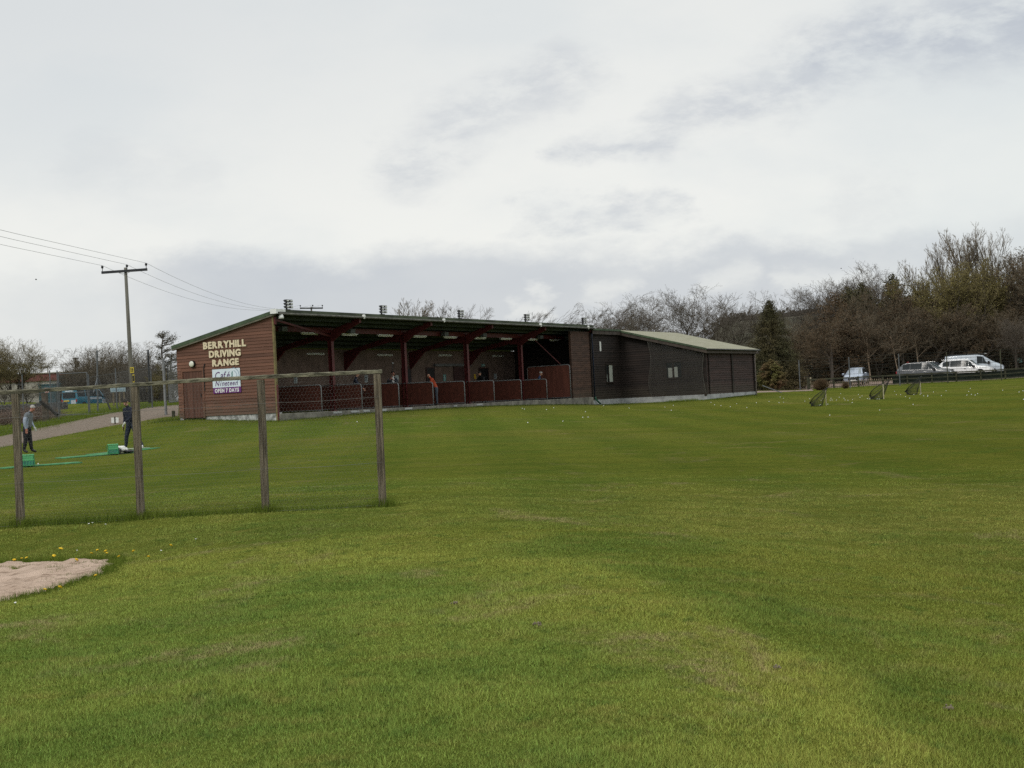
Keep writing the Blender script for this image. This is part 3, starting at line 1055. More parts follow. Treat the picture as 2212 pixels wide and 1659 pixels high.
pl.box((.02, .03, -1.2), (.35, dr - .1, GZ0)); pl.box((.02, dl + .1, -1.2), (.35, DEP, GZ0))
pl.build('gable_plinth', M_plinth_white, bld, bevel=.02)
co = MB(); co.box((-.05, -.04, -.75), (.06, .045, roof_z(0) - .12))
co.build('corner_post', mat('corner_trim', (.16, .13, .055), .8, .3, 4), bld)
cr = MB(); cr.box((-.055, -.07, -1.0), (.05, -.041, GZ0 + 1.2)); cr.build('red_edge_strip', M_red_steel, bld)
cr = MB(); cr.box((-.02, -.10, ZF - .55), (.10, -.041, ZF - .22))
cr.build('red_edge_strip', M_red_steel, bld)

# front kerb / floor
fl = MB(); fl.box((.36, .02, -1.0), (U_END, DEP, -.02))
fl.build('floor_slab', M_concrete, bld)
kb = MB()
x = .02
while x < U_END:
    x2 = min(x + rng.uniform(2.0, 3.6), U_END)
    kb.box((x, -.12 + rng.uniform(-.015, .015), -1.3), (x2 - .012, .019, -.012 + rng.uniform(-.02, .02)))
    x = x2
kb.build('front_kerb', M_concrete, bld, bevel=.02)
for u in (3.9, 5.3, 6.3, 7.6, 9.9, 14.6, 17.0):
    ch = MB(); ch.box((u, -.16, -.13), (u + rng.uniform(.3, .7), -.10, -.045)); ch.build('broken_kerb_edge', M_concrete_pale, bld)

# back wall, end wall, roof
bw = MB(); bw.box((.11, DEP - .15, -.02), (U_END, DEP, roof_z(DEP) - .10)); bw.build('back_wall', M_backwall, bld)
U_EW = 9 * BAY + .35
ew = MB()
boards(ew, 1, -.005, U_EW, U_END, .0, roof_z(0) - .32, .125, -1, prof=.012)
ew.box((U_EW, .0, .0), (U_END, .12, roof_z(0) - .32))
ew.build('end_front_wall', M_wood_end, bld)
iw = MB(); iw.prism([(.12, -.02), (DEP - .15, -.02), (DEP - .15, roof_z(DEP) - .03), (.12, roof_z(.12) - .03)], 0, 10 * BAY - .2, 10 * BAY)
iw.build('inner_end_wall', M_wood_dark, bld)

OVF, OVB, OVS = .28, .15, .12
def rz(y, dz=0): return (y, roof_z(y) + dz)
rf = MB()
rf.prism([rz(-OVF), rz(DEP + OVB), rz(DEP + OVB, -.05), rz(-OVF, -.05)], 0, -OVS, U_END + .05, mi=0)
rb = MB()
k = -OVS + .1
while k < U_END:
    rb.prism([rz(-OVF, -.051), rz(DEP - .15, -.051), rz(DEP - .15, -.075), rz(-OVF, -.075)], 0, k, k + .12)
    k += .30
rf.build('roof', [M_fascia], bld)
rb.build('roof_underside_ribs', M_roof_under, bld)
vg = MB(); vg.prism([rz(-OVF - .02, .025), rz(DEP + OVB + .02, .025), rz(DEP + OVB + .02, -.13), rz(-OVF - .02, -.13)], 0, -OVS - .04, -OVS - .002)
vg.prism([rz(-OVF - .02, .025), rz(DEP + OVB, .025), rz(DEP + OVB, .006), rz(-OVF - .02, .006)], 0, -OVS - .002, .16)
vg.build('verge_trim', M_green_trim, bld)
so_ = MB(); so_.prism([rz(-OVF + .06, -.131), rz(DEP + OVB, -.131), rz(DEP + OVB, -.20), rz(-OVF + .06, -.20)], 0, -OVS - .03, -.03)
so_.build('verge_board', mat('verge_board_brown', (.12, .115, .085), .85, .3, 3), bld)
fa = MB(); fa.box((-OVS, -OVF - .05, roof_z(-OVF) - .17), (U_END + .05, -OVF - .003, roof_z(-OVF) + .03)); fa.build('fascia', M_fascia, bld)
gt = MB()
gt.tube([(-.05, -OVF - .10, roof_z(-OVF) - .16), (U_END * .5, -OVF - .10, roof_z(-OVF) - .165), (U_END + .05, -OVF - .10, roof_z(-OVF) - .17)], .05, 8)
gt.build('gutter', M_gutter, bld, smooth=True)
pu = MB()
for y in (.35, 1.0, 2.5, 3.3, 4.1, 4.8):
    pu.box((.12, y - .03, roof_z(y) - .23), (U_END - .02, y + .03, roof_z(y) - .078))
pu.build('purlins', M_roof_under, bld)

# frames
YC = 1.62
for kx in range(1, 6):
    u = 2 * BAY * kx - (0.05 if kx == 5 else 0)
    zt = roof_z(YC) - .24
    c = MB()
    c.box((u - .10, YC - .11, -.02), (u + .10, YC - .095, zt)); c.box((u - .10, YC + .095, -.02), (u + .10, YC + .11, zt)); c.box((u - .008, YC - .095, -.02), (u + .008, YC + .095, zt))
    c.box((u - .16, YC - .16, -.02), (u + .16, YC + .16, .0))
    c.build('column', M_red_steel, bld)
    a = MB()
    a.prism([(YC - .115, zt - .55), (YC - .6, roof_z(YC - .6) - .60), (-.12, roof_z(-.12) - .36), (-.12, roof_z(-.12) - .10), (YC - .115, roof_z(YC) - .245)], 0, u - .05, u + .05)
    a.box((u - .09, -.135, roof_z(-.12) - .36), (u + .09, -.121, roof_z(-.12) - .10))
    a.build('cantilever_arm', M_red_steel, bld)
    r_ = MB()
    r_.prism([(YC + .115, zt - .50), (YC + .8, roof_z(YC + .8) - .52), (DEP - 1.2, roof_z(DEP - 1.2) - .50), (DEP - .16, roof_z(DEP) - 1.25), (DEP - .16, roof_z(DEP) - .24), (YC + .115, roof_z(YC) - .245)], 0, u - .05, u + .05)
    r_.build('rafter', M_red_steel, bld)
r_ = MB(); r_.prism([(YC, roof_z(YC) - .45), (DEP - 1.0, roof_z(DEP - 1) - .45), (DEP - .16, roof_z(DEP) - 1.2), (DEP - .16, roof_z(DEP) - .24), (YC, roof_z(YC) - .24)], 0, .13, .24)
r_.build('rafter', M_red_steel, bld)
bz = LP(800, 716.5, 1, YC).z
bm_ = MB()
bm_.box((.12, YC - .06, bz - .12), (U_EW + 2.8, YC + .06, bz + .12))
bm_.build('eaves_beam', M_red_steel, bld)
br = MB(); br.bar((.12, -.05, ZF - .36), (2 * BAY, YC - .05, roof_z(YC) - .55), .07, .09); br.build('roof_brace', M_red_steel, bld)
p0 = LP(1156, 735, 1, YC - .3); p1 = LP(1211, 787, 1, .05)
br = MB(); br.bar(p0, p1, .045); br.build('wall_brace', M_red_steel, bld)

# doors and openings in the back wall
YB = DEP - .15


def on_back(x0, y0, x1, y1):
    a = LP(x0, y0, 1, YB); c = LP(x1, y1, 1, YB)
    return min(a.x, c.x), max(a.x, c.x), min(a.z, c.z), max(a.z, c.z)


M_void = mat('dark_doorway_fill', (.012, .011, .011), .6, .2, 3)  # near-black fill stands for the dark inside the back doorways
M_reddoor = mat('dark_red_door', (.05, .02, .018), .6, .2, 3)
for (x0, y0, x1, m, lab) in [(868, 797, 885, M_void, None), (920.5, 796, 936, M_void, None), (980, 795.5, 1003.5, M_reddoor, None), (1034.5, 797, 1052.5, M_void, None)]:
    a, c, z0, z1 = on_back(x0, y0, x1, y0)
    d_ = MB(); d_.box((a, YB - .05, -.018), (c, YB - .002, z1))
    dd = d_.build('back_door', m, bld)
    f_ = MB(); f_.box((a - .07, YB - .06, -.018), (a - .002, YB - .002, z1 + .07)); f_.box((c + .002, YB - .06, -.018), (c + .07, YB - .002, z1 + .07)); f_.box((a - .002, YB - .06, z1 + .002), (c + .002, YB - .002, z1 + .07))
    f_.build('door_frame', M_reddoor, dd)
a, c, z0, z1 = on_back(936, 791, 1014, 792)
MB().box((a, YB - .16, z1 - .02), (c, YB - .002, z1 + .13)).build('shutter_box', mat('grey_shutter_box', (.12, .12, .12), .6, .2, 2), bld)

# ------------------------------------------------------------------ fixtures hung on the building
def world_pt(l): return BM @ Vector(l)


def fixture(name, label, cat, l, group=None):
    return thing(name, label, cat, world_pt(l), BRZ, group)


lights = [(598, 718.5, 12), (669, 719.5, 46), (754.5, 722, 43), (832, 723.5, 40), (906, 724, 37), (972, 728, 34), (1036.5, 731.5, 31), (1093, 733, 29), (1150, 736.5, 28), (1199, 738.5, 26)]
ends = ['nearest the gable end', 'second from the gable end', 'just right of the first red column', 'midway between first and second red columns', 'just right of the second red column', 'just left of the third red column',
        'just right of the third red column', 'just left of the fourth red column', 'just right of the fourth red column', 'nearest the tall maroon divider']
for (px, py, wd), e in zip(lights, ends):
    l = LP(px, py, 1, YC)
    l.z = bz - .20; 
    if px < 610: l.x = .86
    o = fixture('fluorescent_light', 'white unlit tube light under the red eaves beam, ' + e, 'ceiling light', l, 'tube lights under the eaves beam')
    t_ = MB(); t_.box((-.66, -.06, .03), (.66, .06, .075)); t_.build('housing', M_white, o)
    t_ = MB(); t_.tube([(-.62, 0, -.005), (.62, 0, -.005)], .032, 10); t_.build('tube', M_tube, o, smooth=True)
for (px, py), e in zip([(680, 764.6), (830, 767), (960, 767.5), (1074.5, 769)], ['behind the first bays', 'between the first two red columns', 'between the second and third red columns', 'between the third and fourth red columns']):
    l = LP(px, py, 1, YB)
    o = fixture('wall_light', 'long unlit tube light on the dim back wall ' + e, 'wall light', (l.x, YB - .10, l.z), 'tube lights on the back wall')
    t_ = MB(); t_.box((-.72, .03, -.05), (.72, .098, .05)); t_.build('housing', M_white, o)
    t_ = MB(); t_.tube([(-.7, 0, 0), (.7, 0, 0)], .028, 8); t_.build('tube', M_tube, o, smooth=True)
for (px, py), e in zip([(604, 709), (752, 715), (955, 719.5), (1038, 722.5), (1161, 725), (1222, 727)], ['in the first bay beside the gable', 'at the first red column', 'left of the third red column', 'left of the fourth red column', 'above the slanting red brace', 'above the brown end wall']):
    l = LP(px, py, 1, YC - .1)
    o = fixture('heater_box', 'small grey heater box on the eaves beam ' + e, 'heater', (l.x, YC - .28, bz - .02), 'grey heater boxes on the beam')
    t_ = MB(); t_.box((-.2, -.12, -.12), (.2, .12, .10)); t_.build('case', M_galv_dull, o, bevel=.015)
    t_ = MB(); t_.box((-.03, .121, .0), (.03, .21, .06)); t_.build('bracket', M_galv_dull, o)

# dividers between bays
for kx in range(1, 10):
    tall = kx == 9
    u = kx * BAY
    hgt = 2.05 if tall else LP(936, 825, 1, 0).z
    o = fixture('bay_divider', ('tall faded maroon divider in front of the brown end wall' if tall else
                'low maroon bay divider with grey tube frame, ' + ['nearest the gable end', 'second from the gable end', 'beside the man in the black jacket', 'beside the man in the orange top', 'right behind the man in the orange top',
                 'left of the third red column', 'right of the third red column', 'left of the fourth red column'][kx - 1] if not tall else ''), 'divider', (u, 0, 0), None if tall else 'low bay dividers')
    if kx == 6: o['label'] = 'low maroon bay divider with grey tube frame, third from the tall divider'
    if kx == 7: o['label'] = 'low maroon bay divider with grey tube frame, second from the tall divider'
    if kx == 8: o['label'] = 'low maroon bay divider with grey tube frame, in front of the tall divider'
    if kx == 5: o['label'] = 'low maroon bay divider with grey tube frame, at the back of the orange-topped man'
    Lb = 2.9 if tall else 2.45
    pts = [(0, -.03, -.35), (0, -.03, hgt - .14), (0, -.015, hgt - .06), (0, .035, hgt - .015), (0, .11, hgt), (0, Lb - .14, hgt), (0, Lb - .04, hgt - .04), (0, Lb, hgt - .14), (0, Lb, -.02)]
    t_ = MB(); t_.tube(pts, .026, 8); t_.build('tube_frame', M_galv, o, smooth=True)
    t_ = MB(); t_.bar((0, 0, .06), (0, Lb, .06), .03); t_.build('bottom_rail', M_galv, o)
    t_ = MB(); t_.box((-.012, .0, .08), (.012, Lb - .03, hgt - .03)); t_.build('panel', M_matting2 if tall else M_matting, o, bevel=.004)

# lamps, floodlights
FL = [622, 827, 994.5, 1137.5, 1261]
for i, px in enumerate(FL):
    l = LP(px, 672 + (px - 622) * .0516, 1, -OVF + .05)
    o = fixture('floodlight_bank', ['bank of six floodlights on the roof edge nearest the gable end', 'second floodlight bank from the gable end on the roof edge', 'middle floodlight bank of five on the roof edge',
                'floodlight bank on the roof edge, fourth from the gable end', 'last floodlight bank on the roof edge nearest the clubhouse'][i], 'floodlight', (l.x, -OVF + .12, roof_z(-OVF) + .03), 'floodlight banks along the roof edge')
    t_ = MB(); t_.box((-.03, -.03, 0), (.03, .03, .46)); t_.box((-.12, -.12, 0), (.12, .12, .03))
    for r in range(3): t_.box((-.2, -.02, .13 + r * .135), (.2, .015, .155 + r * .135))
    t_.build('bracket', M_black, o)
    for r in range(3):
        for c in (-1, 1):
            z0 = .075 + r * .135
            lm = MB(); lm.box((-.095, -.09, 0), (.095, .06, .10), at=(c * .13, -.10, z0), taper=.9)
            lo = lm.build('lamp', M_black, o)
            gl = MB(); gl.box((-.075, -.012, .025), (.075, 0, .078), at=(c * .13, -.192, z0)); gl.build('lens', M_white, lo)
for px, py, e in [(785, 686.5, 'above the first red column'), (958, 694.5, 'between the second and third red columns'), (1167, 703, 'near the fourth red column'), (1270, 709, 'at the end of the roof')]:
    l = LP(px, py, 1, -OVF - .1)
    o = fixture('fascia_lamp', 'small white sensor lamp on the green fascia ' + e, 'lamp', (l.x, -OVF - .12, roof_z(-OVF) - .09), 'small white lamps on the fascia')
    t_ = MB(); t_.box((-.08, -.09, -.06), (.05, .065, .06), taper=.8); t_.build('lamp_body', M_white, o, bevel=.02)
    t_ = MB(); t_.ball((0, -.03, -.10), .05, 8, 6); t_.build('sensor', M_white, o, smooth=True)
l = LP(597, 680, 1, -.35)
o = fixture('security_camera', 'white domed security lamp under the roof corner above the gable', 'lamp', (.10, -.36, ZF - .30))
t_ = MB(); t_.tube([(0, 0, -.02), (0, 0, .06), (0, 0, .14), (0, 0, .20)], [.115, .11, .08, .03], 12); t_.build('dome', M_white, o, smooth=True)
t_ = MB(); t_.tube([(0, 0, -.14), (0, 0, -.021)], [.04, .085], 10); t_.build('base', M_black, o)
t_ = MB(); t_.bar((0, .0, .20), (0, .22, .27), .03); t_.build('arm', M_white, o)
t_ = MB(); t_.box((-.22, -OVF - .075, ZF - .10), (-.10, -.02, ZF + .10)); t_.box((-.10, -OVF - .085, ZF - .02), (.42, -OVF - .055, ZF + .09))
t_.build('roof_corner_flashing', M_white, bld)
l = LP(416.5, 786.5, 0, -.05)
o = fixture('bulkhead_light', 'round opal bulkhead light above the brown door', 'wall light', (-.04, l.y, l.z))
t_ = MB(); t_.tube([(0, 0, 0), (-.09, 0, 0)], .155, 20); t_.build('bezel', M_black, o, smooth=False)
t_ = MB(); t_.ball((-.10, 0, 0), .135, 18, 10, sc=(.45, 1, 1)); t_.build('diffuser', M_lamp_white, o, smooth=True)
l = LP(1550 * .5486 + 698 / 2.765 * .5486, 1200 * .5486 + 403 / 2.765 * .5486, 1, 3.2)
o = fixture('dome_camera', 'small cream dome camera hanging under the roof behind the bays', 'camera', l)
t_ = MB(); t_.ball((0, 0, 0), .09, 10, 8, sc=(1, 1, 1.2)); t_.build('dome', M_lamp_white, o, smooth=True)
t_ = MB(); t_.bar((0, 0, .10), (.0, 0, .62), .035); t_.build('stem', M_lamp_white, o)

# posters on the back wall
M_poster_y = mat('yellow_poster', (.55, .36, .02), .7, .1, 5)
M_poster_w = mat('pale_poster', (.42, .46, .46), .7, .3, 9)
M_poster_t = mat('teal_print', (.06, .24, .22), .7, .3, 9)
M_poster_d = mat('dark_print', (.05, .07, .09), .7, .3, 9)
M_poster_b = mat('blue_poster', (.22, .45, .62), .7, .2, 9)
posters = [(634, 813.5, 642, 828, M_poster_w, M_poster_d, 'tall white framed notice on the back wall nearest the gable'), (787, 810, 794.5, 826, M_poster_w, M_poster_d, 'grey and white notice left of the man with the raised club'),
           (853, 811, 861, 823, M_poster_w, M_poster_w, 'pale paper notice just right of the man with the raised club'), (872, 819, 877.5, 829, M_poster_b, M_poster_b, 'small blue notice on the dark door'),
           (957, 809, 963.5, 823, M_poster_t, M_poster_w, 'teal and white poster right of the man in orange'), (1023.5, 808.5, 1028, 818.5, M_poster_y, M_poster_y, 'yellow poster right of the third red column'),
           (1066.5, 807.5, 1073, 818.5, M_poster_w, M_poster_d, 'white poster right of the man in black'), (1039.5, 786.5, 1047, 791.5, M_poster_t, M_poster_w, 'small green and white exit sign above a doorway')]
for x0, y0, x1, y1, m1, m2, lab in posters:
    a, c, z0, z1 = on_back(x0, y0, x1, y1)
    o = fixture('poster' if 'exit' not in lab else 'exit_sign', lab, 'poster' if 'exit' not in lab else 'sign', ((a + c) / 2, YB - .012, (z0 + z1) / 2))
    w, h = (c - a) / 2, (z1 - z0) / 2
    yq = -.05 if 'dark door' in lab else 0
    t_ = MB(); t_.box((-w, yq - .004, -h), (w, yq + .004, h)); t_.build('sheet', m1, o)
    t_ = MB()
    if 'exit' in lab:
        t_.box((-w * .8, -.008, -h * .5), (-w * .1, -.0055, h * .5)); t_.box((w * .15, -.008, -h * .6), (w * .75, -.0055, h * .6))
    else:
        for q in range(5):
            t_.box((-w * .75, yq - .0075, h * (.62 - .34 * q)), (w * rng.uniform(.3, .75), yq - .0055, h * (.62 - .34 * q + .2)))
    t_.build('print', m2, o)

# ------------------------------------------------------------------ lettering on the gable
def text_mesh(txt, size, bold=0.0, shear=0.0, ext=.01, sx=1.0):
    cu = bpy.data.curves.new('t', 'FONT')
    cu.body = txt; cu.size = size; cu.offset = bold; cu.extrude = ext; cu.shear = shear; cu.resolution_u = 3
    o = bpy.data.objects.new('t', cu); COL.objects.link(o)
    dg = bpy.context.evaluated_depsgraph_get()
    me = bpy.data.meshes.new_from_object(o.evaluated_get(dg))
    bpy.data.objects.remove(o); bpy.data.curves.remove(cu)
    v = np.array([q.co for q in me.vertices]) if len(me.vertices) else np.zeros((0, 3))
    f = [tuple(p.vertices) for p in me.polygons]
    bpy.data.meshes.remove(me)
    if len(v): v[:, 0] *= sx
    return v, f


def fit_word(txt, width, height, bold, shear=0.0, ext=.012, gap=.10):
    """each letter's mesh, laid out to a total width and cap height, origin at the lower left"""
    out, x = [], 0.0
    for chh in txt:
        if chh == ' ':
            x += .34; continue
        v, f = text_mesh(chh, 1.0, bold, shear, ext)
        v[:, 0] -= v[:, 0].min()
        w = v[:, 0].max()
        if chh in 'YVA' and x > 0: x -= .09
        out.append((chh, v, f, x)); x += w + gap - (.07 if chh in 'YV' else 0)
    tot = x - gap
    ref = max(v[:, 1].max() for c, v, f, _ in out if c.isupper() or c.isdigit())
    sx_, sy_ = width / tot, height / ref
    res = []
    for c, v, f, xo in out:
        q = v.copy(); q[:, 0] = (q[:, 0] + xo) * sx_; q[:, 1] *= sy_
        res.append((c, q, f))
    return res


def to_gable(v, y0, z0, x0):
    """letters read left to right towards the front of the gable"""
    return np.stack([x0 - v[:, 2], y0 - v[:, 0], z0 + v[:, 1]], 1)


lt = fixture('wall_lettering', 'cream raised capitals reading BERRYHILL DRIVING RANGE on the brown gable', 'sign', (0, 0, 0))
for word, (xa, ya), (xb, yb), hpx in [('BERRYHILL', (439.8, 755), (531.8, 746), 14.6), ('DRIVING', (452.5, 773.5), (520.5, 766.5), 14.6), ('RANGE', (459.5, 791.5), (516.5, 787), 14.2)]:
    a = LP(xa, ya, 0, -.05); c = LP(xb, yb, 0, -.05)
    hgt = hpx * 62.3 / FPX * 1.0
    for chh, v, f in fit_word(word, a.y - c.y, hgt, .046, gap=.09):
        v = v.copy(); v[:, 2] = np.where(v[:, 2] > 0, .022, -.018)
        MB().add(to_gable(v, a.y, (a.z + c.z) / 2, -.055), f).build('letter', M_letter, lt)

# cafe sign
sl_, sr_ = LP(459, 811, 0, -.05), LP(518.7, 808, 0, -.05)
stp = LP(489, 796.5, 0, -.05).z; sb = LP(490, 849, 0, -.05).z; smid = LP(489, 836.5, 0, -.05).z
sg = fixture('cafe_sign', 'white and purple board reading Café Nineteen OPEN 7 DAYS below the cream lettering', 'sign', (0, 0, 0))
MB().box((-.060, sr_.y, smid + .001), (-.040, sl_.y, stp)).build('white_panel', M_sign_white, sg)
MB().box((-.060, sr_.y - .02, sb), (-.040, sl_.y - .02, smid - .001)).build('purple_panel', M_sign_purple, sg)
SW = sl_.y - sr_.y; SH = stp - smid


def sign_word(txt, fx, fz, fw, hgt, m, bold, shear, name, gap=.10):
    y0 = sl_.y - SW * fx; z0 = smid + SH * fz
    tot = MB()
    for chh, v, f in fit_word(txt, SW * fw, hgt, bold, shear, gap=gap):
        v = v.copy(); v[:, 2] = np.where(v[:, 2] > 0, .004, 0)
        tot.add(to_gable(v, y0, z0, -.0605), f)
    tot.build(name, m, sg)


sign_word('Café', .10, .48, .54, SH * .38, M_purple_ink, .012, .28, 'lettering', .05)
sign_word('Nineteen', .09, .09, .82, SH * .27, M_purple_ink, .012, .28, 'lettering', .06)
y0s = sl_.y
t_ = MB()
for fx, z0, z1, w in [(.685, .38, .80, .016), (.72, .40, .86, .022)]:
    t_.box((-.0645, y0s - SW * (fx + w), smid + SH * z0), (-.0605, y0s - SW * fx, smid + SH * z1))
t_.build('cutlery_emblem', M_green_ink, sg)
t_ = MB()
for r0, r1, n in [(.225, .24, 1), (.145, .157, 2)]:
    prev = None
    for k in range(17):
        a = R(-62 + 150 * k / 16) if n == 1 else R(-45 + 118 * k / 16)
        cy, cz_ = y0s - SW * .735, smid + SH * .60
        pA = (cy - SW * r0 * math.cos(a), cz_ + SW * r0 * math.sin(a)); pB = (cy - SW * r1 * math.cos(a), cz_ + SW * r1 * math.sin(a))
        if prev: t_.prism([prev[0], prev[1], pB, pA], 0, -.0645, -.0605)
        prev = (pA, pB)
t_.build('plate_emblem', M_blue_ink, sg)
y0 = sl_.y - .02
tot = MB()
for chh, v, f in fit_word('OPEN 7 DAYS', SW * .87, (smid - sb) * .66, .05, gap=.10):
    v = v.copy(); v[:, 2] = np.where(v[:, 2] > 0, .004, 0)
    tot.add(to_gable(v, y0 - SW * .055, sb + (smid - sb) * .17, -.0605), f)
tot.build('lettering', M_white, sg)

# ------------------------------------------------------------------ the clubhouse wing
WB = LP(1525, 835, 0, U_CL).y                  # front of the wing (negative: towards the field)
U2 = LP(1630, 800, 1, WB).x                    # far end
ZR = LP(1345, 713.5, 1, -.05).z                # ridge
ZE = LP(1531, 752.5, 1, WB - .3).z             # eaves
print('WB', WB, 'U2', U2, 'ZR', ZR, 'ZE', ZE, 'GZ0', GZ0, 'door', dl, dr, dtop, dbot)
clb = thing('clubhouse', 'low dark boarded clubhouse with pale green sloping roof and white plinth', 'building', O, BRZ)


def cz_(y): return ZR + (ZE - ZR) * (-y / (-WB + .3))


WZ0 = LP(1450, 855, 0, U_CL).z                 # top of the plinth
PB = -1.1
w1 = MB()
wl, wr_, wt, wbm = LP(1308, 800, 1, 0).x, LP(1322.5, 800, 1, 0).x, LP(1315, 787, 1, 0).z, LP(1315, 826, 1, 0).z
boards(w1, 1, -.005, U_END + .06, U_CL, WZ0, ZR - .32, .15, -1, [(wl - .05, wr_ + .05, wbm - .05, wt + .05)])
w1.box((U_END + .06, 0, WZ0), (U_CL + .3, .12, ZR - .25))
w1.build('front_wall', M_wood_dark, clb)
w2 = MB()
a2, c2 = LP(1439.5, 800, 0, U_CL), LP(1473.5, 800, 0, U_CL)
b2t, b2b = LP(1456, 781.5, 0, U_CL).z, LP(1456, 817, 0, U_CL).z
hole2 = (c2.y - .06, a2.y + .06, b2b - .06, b2t + .06)
boards(w2, 0, U_CL, WB, -.02, WZ0, ZR, .15, -1, [hole2], top_f=lambda y: cz_(y) - .22)
w2.prism([(WB + .01, WZ0), (-.01, WZ0), (-.01, cz_(0) - .23), (WB + .01, cz_(WB) - .23)], 0, U_CL + .001, U_CL + .12)
w2.build('side_wall', M_wood_dark, clb)
w3 = MB()
boards(w3, 1, WB, U_CL + .02, U2, WZ0, ZE - .26, .15, -1)
w3.box((U_CL + .13, WB + .001, WZ0), (U2, WB + .12, ZE - .15))
w3.build('eaves_wall', M_wood_right, clb)
po = MB()
um = LP(1580.5, 800, 1, WB).x
for u, wd in ((U_CL + .01, .12), (U_CL + .55, .10), (um, .30), (U2 - .30, .12), (U2 - .06, .12)):
    po.box((u - wd / 2, WB - .09, WZ0), (u + wd / 2, WB - .03, ZE - .2))
po.box((U_CL - .075, WB - .07, WZ0 - .1), (U_CL - .03, WB + .10, ZE - .2))
po.box((U_END + .02, -.10, -.2), (U_END + .14, -.03, ZR - .3))
po.box((U_END + .32, -.07, -.2), (U_END + .40, -.03, ZR - .3))
po.build('corner_boards', M_wood_dark, clb)
pl2 = MB()
pl2.box((U_END + .03, -.07, PB), (U_CL - .002, .1, WZ0 - .012)); pl2.box((U_CL - .05, WB - .03, PB), (U_CL + .2, -.072, WZ0 - .012)); pl2.box((U_CL + .202, WB - .05, PB), (U2 + .03, WB + .15, WZ0 - .012))
pl2.build('plinth', M_concrete_pale, clb)
bk = MB(); bk.box((U_CL + .15, DEP, PB), (U2, DEP + .1, 2.6)); bk.box((U2, WB + .02, PB), (U2 + .05, DEP, 2.4)); bk.box((U_END + .1, DEP - .1, PB), (U_CL + .1, DEP + .1, 2.6)); bk.build('rear_walls', M_wood_dark, clb)
m_roofc, t, b = new_mat('pale_green_roof')
vec = t.coord('Object')
t.put(b.inputs['Base Color'], t.mix(t.sstep(t.noise(t.mapping(vec, scale=(.6, 2.2, 1)), 1.2, 6, .65), .3, .7), (.225, .218, .142), (.285, .275, .198)))
b.inputs['Roughness'].default_value = .7; b.inputs['Specular IOR Level'].default_value = .25
wv = t.new('ShaderNodeTexWave', wave_type='BANDS', bands_direction='X', wave_profile='SIN'); t.put(wv.inputs[0], vec); wv.inputs['Scale'].default_value = 1.6
t.put(b.inputs['Normal'], t.bump(wv.outputs[1], .35, .02))
UR0, UR1 = U_CL - .40, U2 + .35
rf = MB()
ye = WB - .3
rf.prism([(0, ZR), (ye, cz_(ye)), (ye, cz_(ye) - .06), (0, ZR - .06)], 0, UR0, UR1)
slope_b = (ZB - ZF) / DEP
rf2 = MB(); rf2.prism([(-.25, ZR - .004), (.001, ZR + .004), (DEP + .3, ZR + slope_b * (DEP + .3)), (DEP + .3, ZR + slope_b * (DEP + .3) - .06), (-.25, ZR - .07)], 0, U_END + .055, UR0 - .002)
rf2.prism([(.001, ZR + .003), (DEP + .3, ZR + slope_b * (DEP + .3)), (DEP + .3, ZR + slope_b * (DEP + .3) - .06), (.001, ZR - .06)], 0, UR0, UR1)
ro = rf.build('roof', m_roofc, clb)
rf2.build('rear_roof', M_green_trim, clb)
vg = MB(); vg.prism([(0, ZR + .02), (ye - .02, cz_(ye) + .02), (ye - .02, cz_(ye) - .10), (0, ZR - .10)], 0, UR0 - .04, UR0 - .003)
vg.box((U_END + .06, -.30, ZR - .10), (UR0 - .05, -.255, ZR + .015))
vg.build('verge_trim', M_green_trim, clb)
bg_ = MB(); bg_.prism([(-.05, ZR - .10), (ye, cz_(ye) - .102), (ye, cz_(ye) - .30), (-.05, ZR - .32)], 0, UR0 + .0, UR0 + .04)
bg_.box((U_END + .06, -.25, ZR - .34), (UR0 + .04, -.21, ZR - .101))
bg_.box((UR0 + .042, ye + .01, ZE - .30), (UR1 - .01, ye + .05, ZE - .065))
bg_.build('barge_boards', mat('brown_bargeboard', (.055, .042, .034), .8, .3, 3), clb)
gt = MB(); gt.tube([(UR0 + .05, ye - .05, ZE - .07), (UR1, ye - .05, ZE - .075)], .055, 8)
gt.build('gutter', M_black, clb, smooth=True)
dp = MB(); dp.tube([(U2 - .22, ye - .04, ZE - .12), (U2 - .22, WB - .13, ZE - .42), (U2 - .22, WB - .13, -.6)], .045, 8)
dp.build('downpipe', mat('pinkish_downpipe', (.34, .28, .28), .5, .1, 3), clb, smooth=True)
dp = MB(); ub = U_END + .22
dp.tube([(U_END + .0, -.22, ZF - .45), (ub - .1, -.14, ZF - .75), (ub, -.12, ZF - 1.1), (ub, -.12, .0)], .035, 8); dp.build('downpipe', mat('blue_pipe', (.02, .028, .06), .5, .15, 3), clb, smooth=True)
dp = MB(); dp.tube([(ub, -.12, .0), (ub + .06, -.16, -.18), (ub + .34, -.32, -.46)], .055, 8); dp.build('drain_shoe', mat('green_drain', (.01, .09, .05), .5, .15, 3), clb, smooth=True)


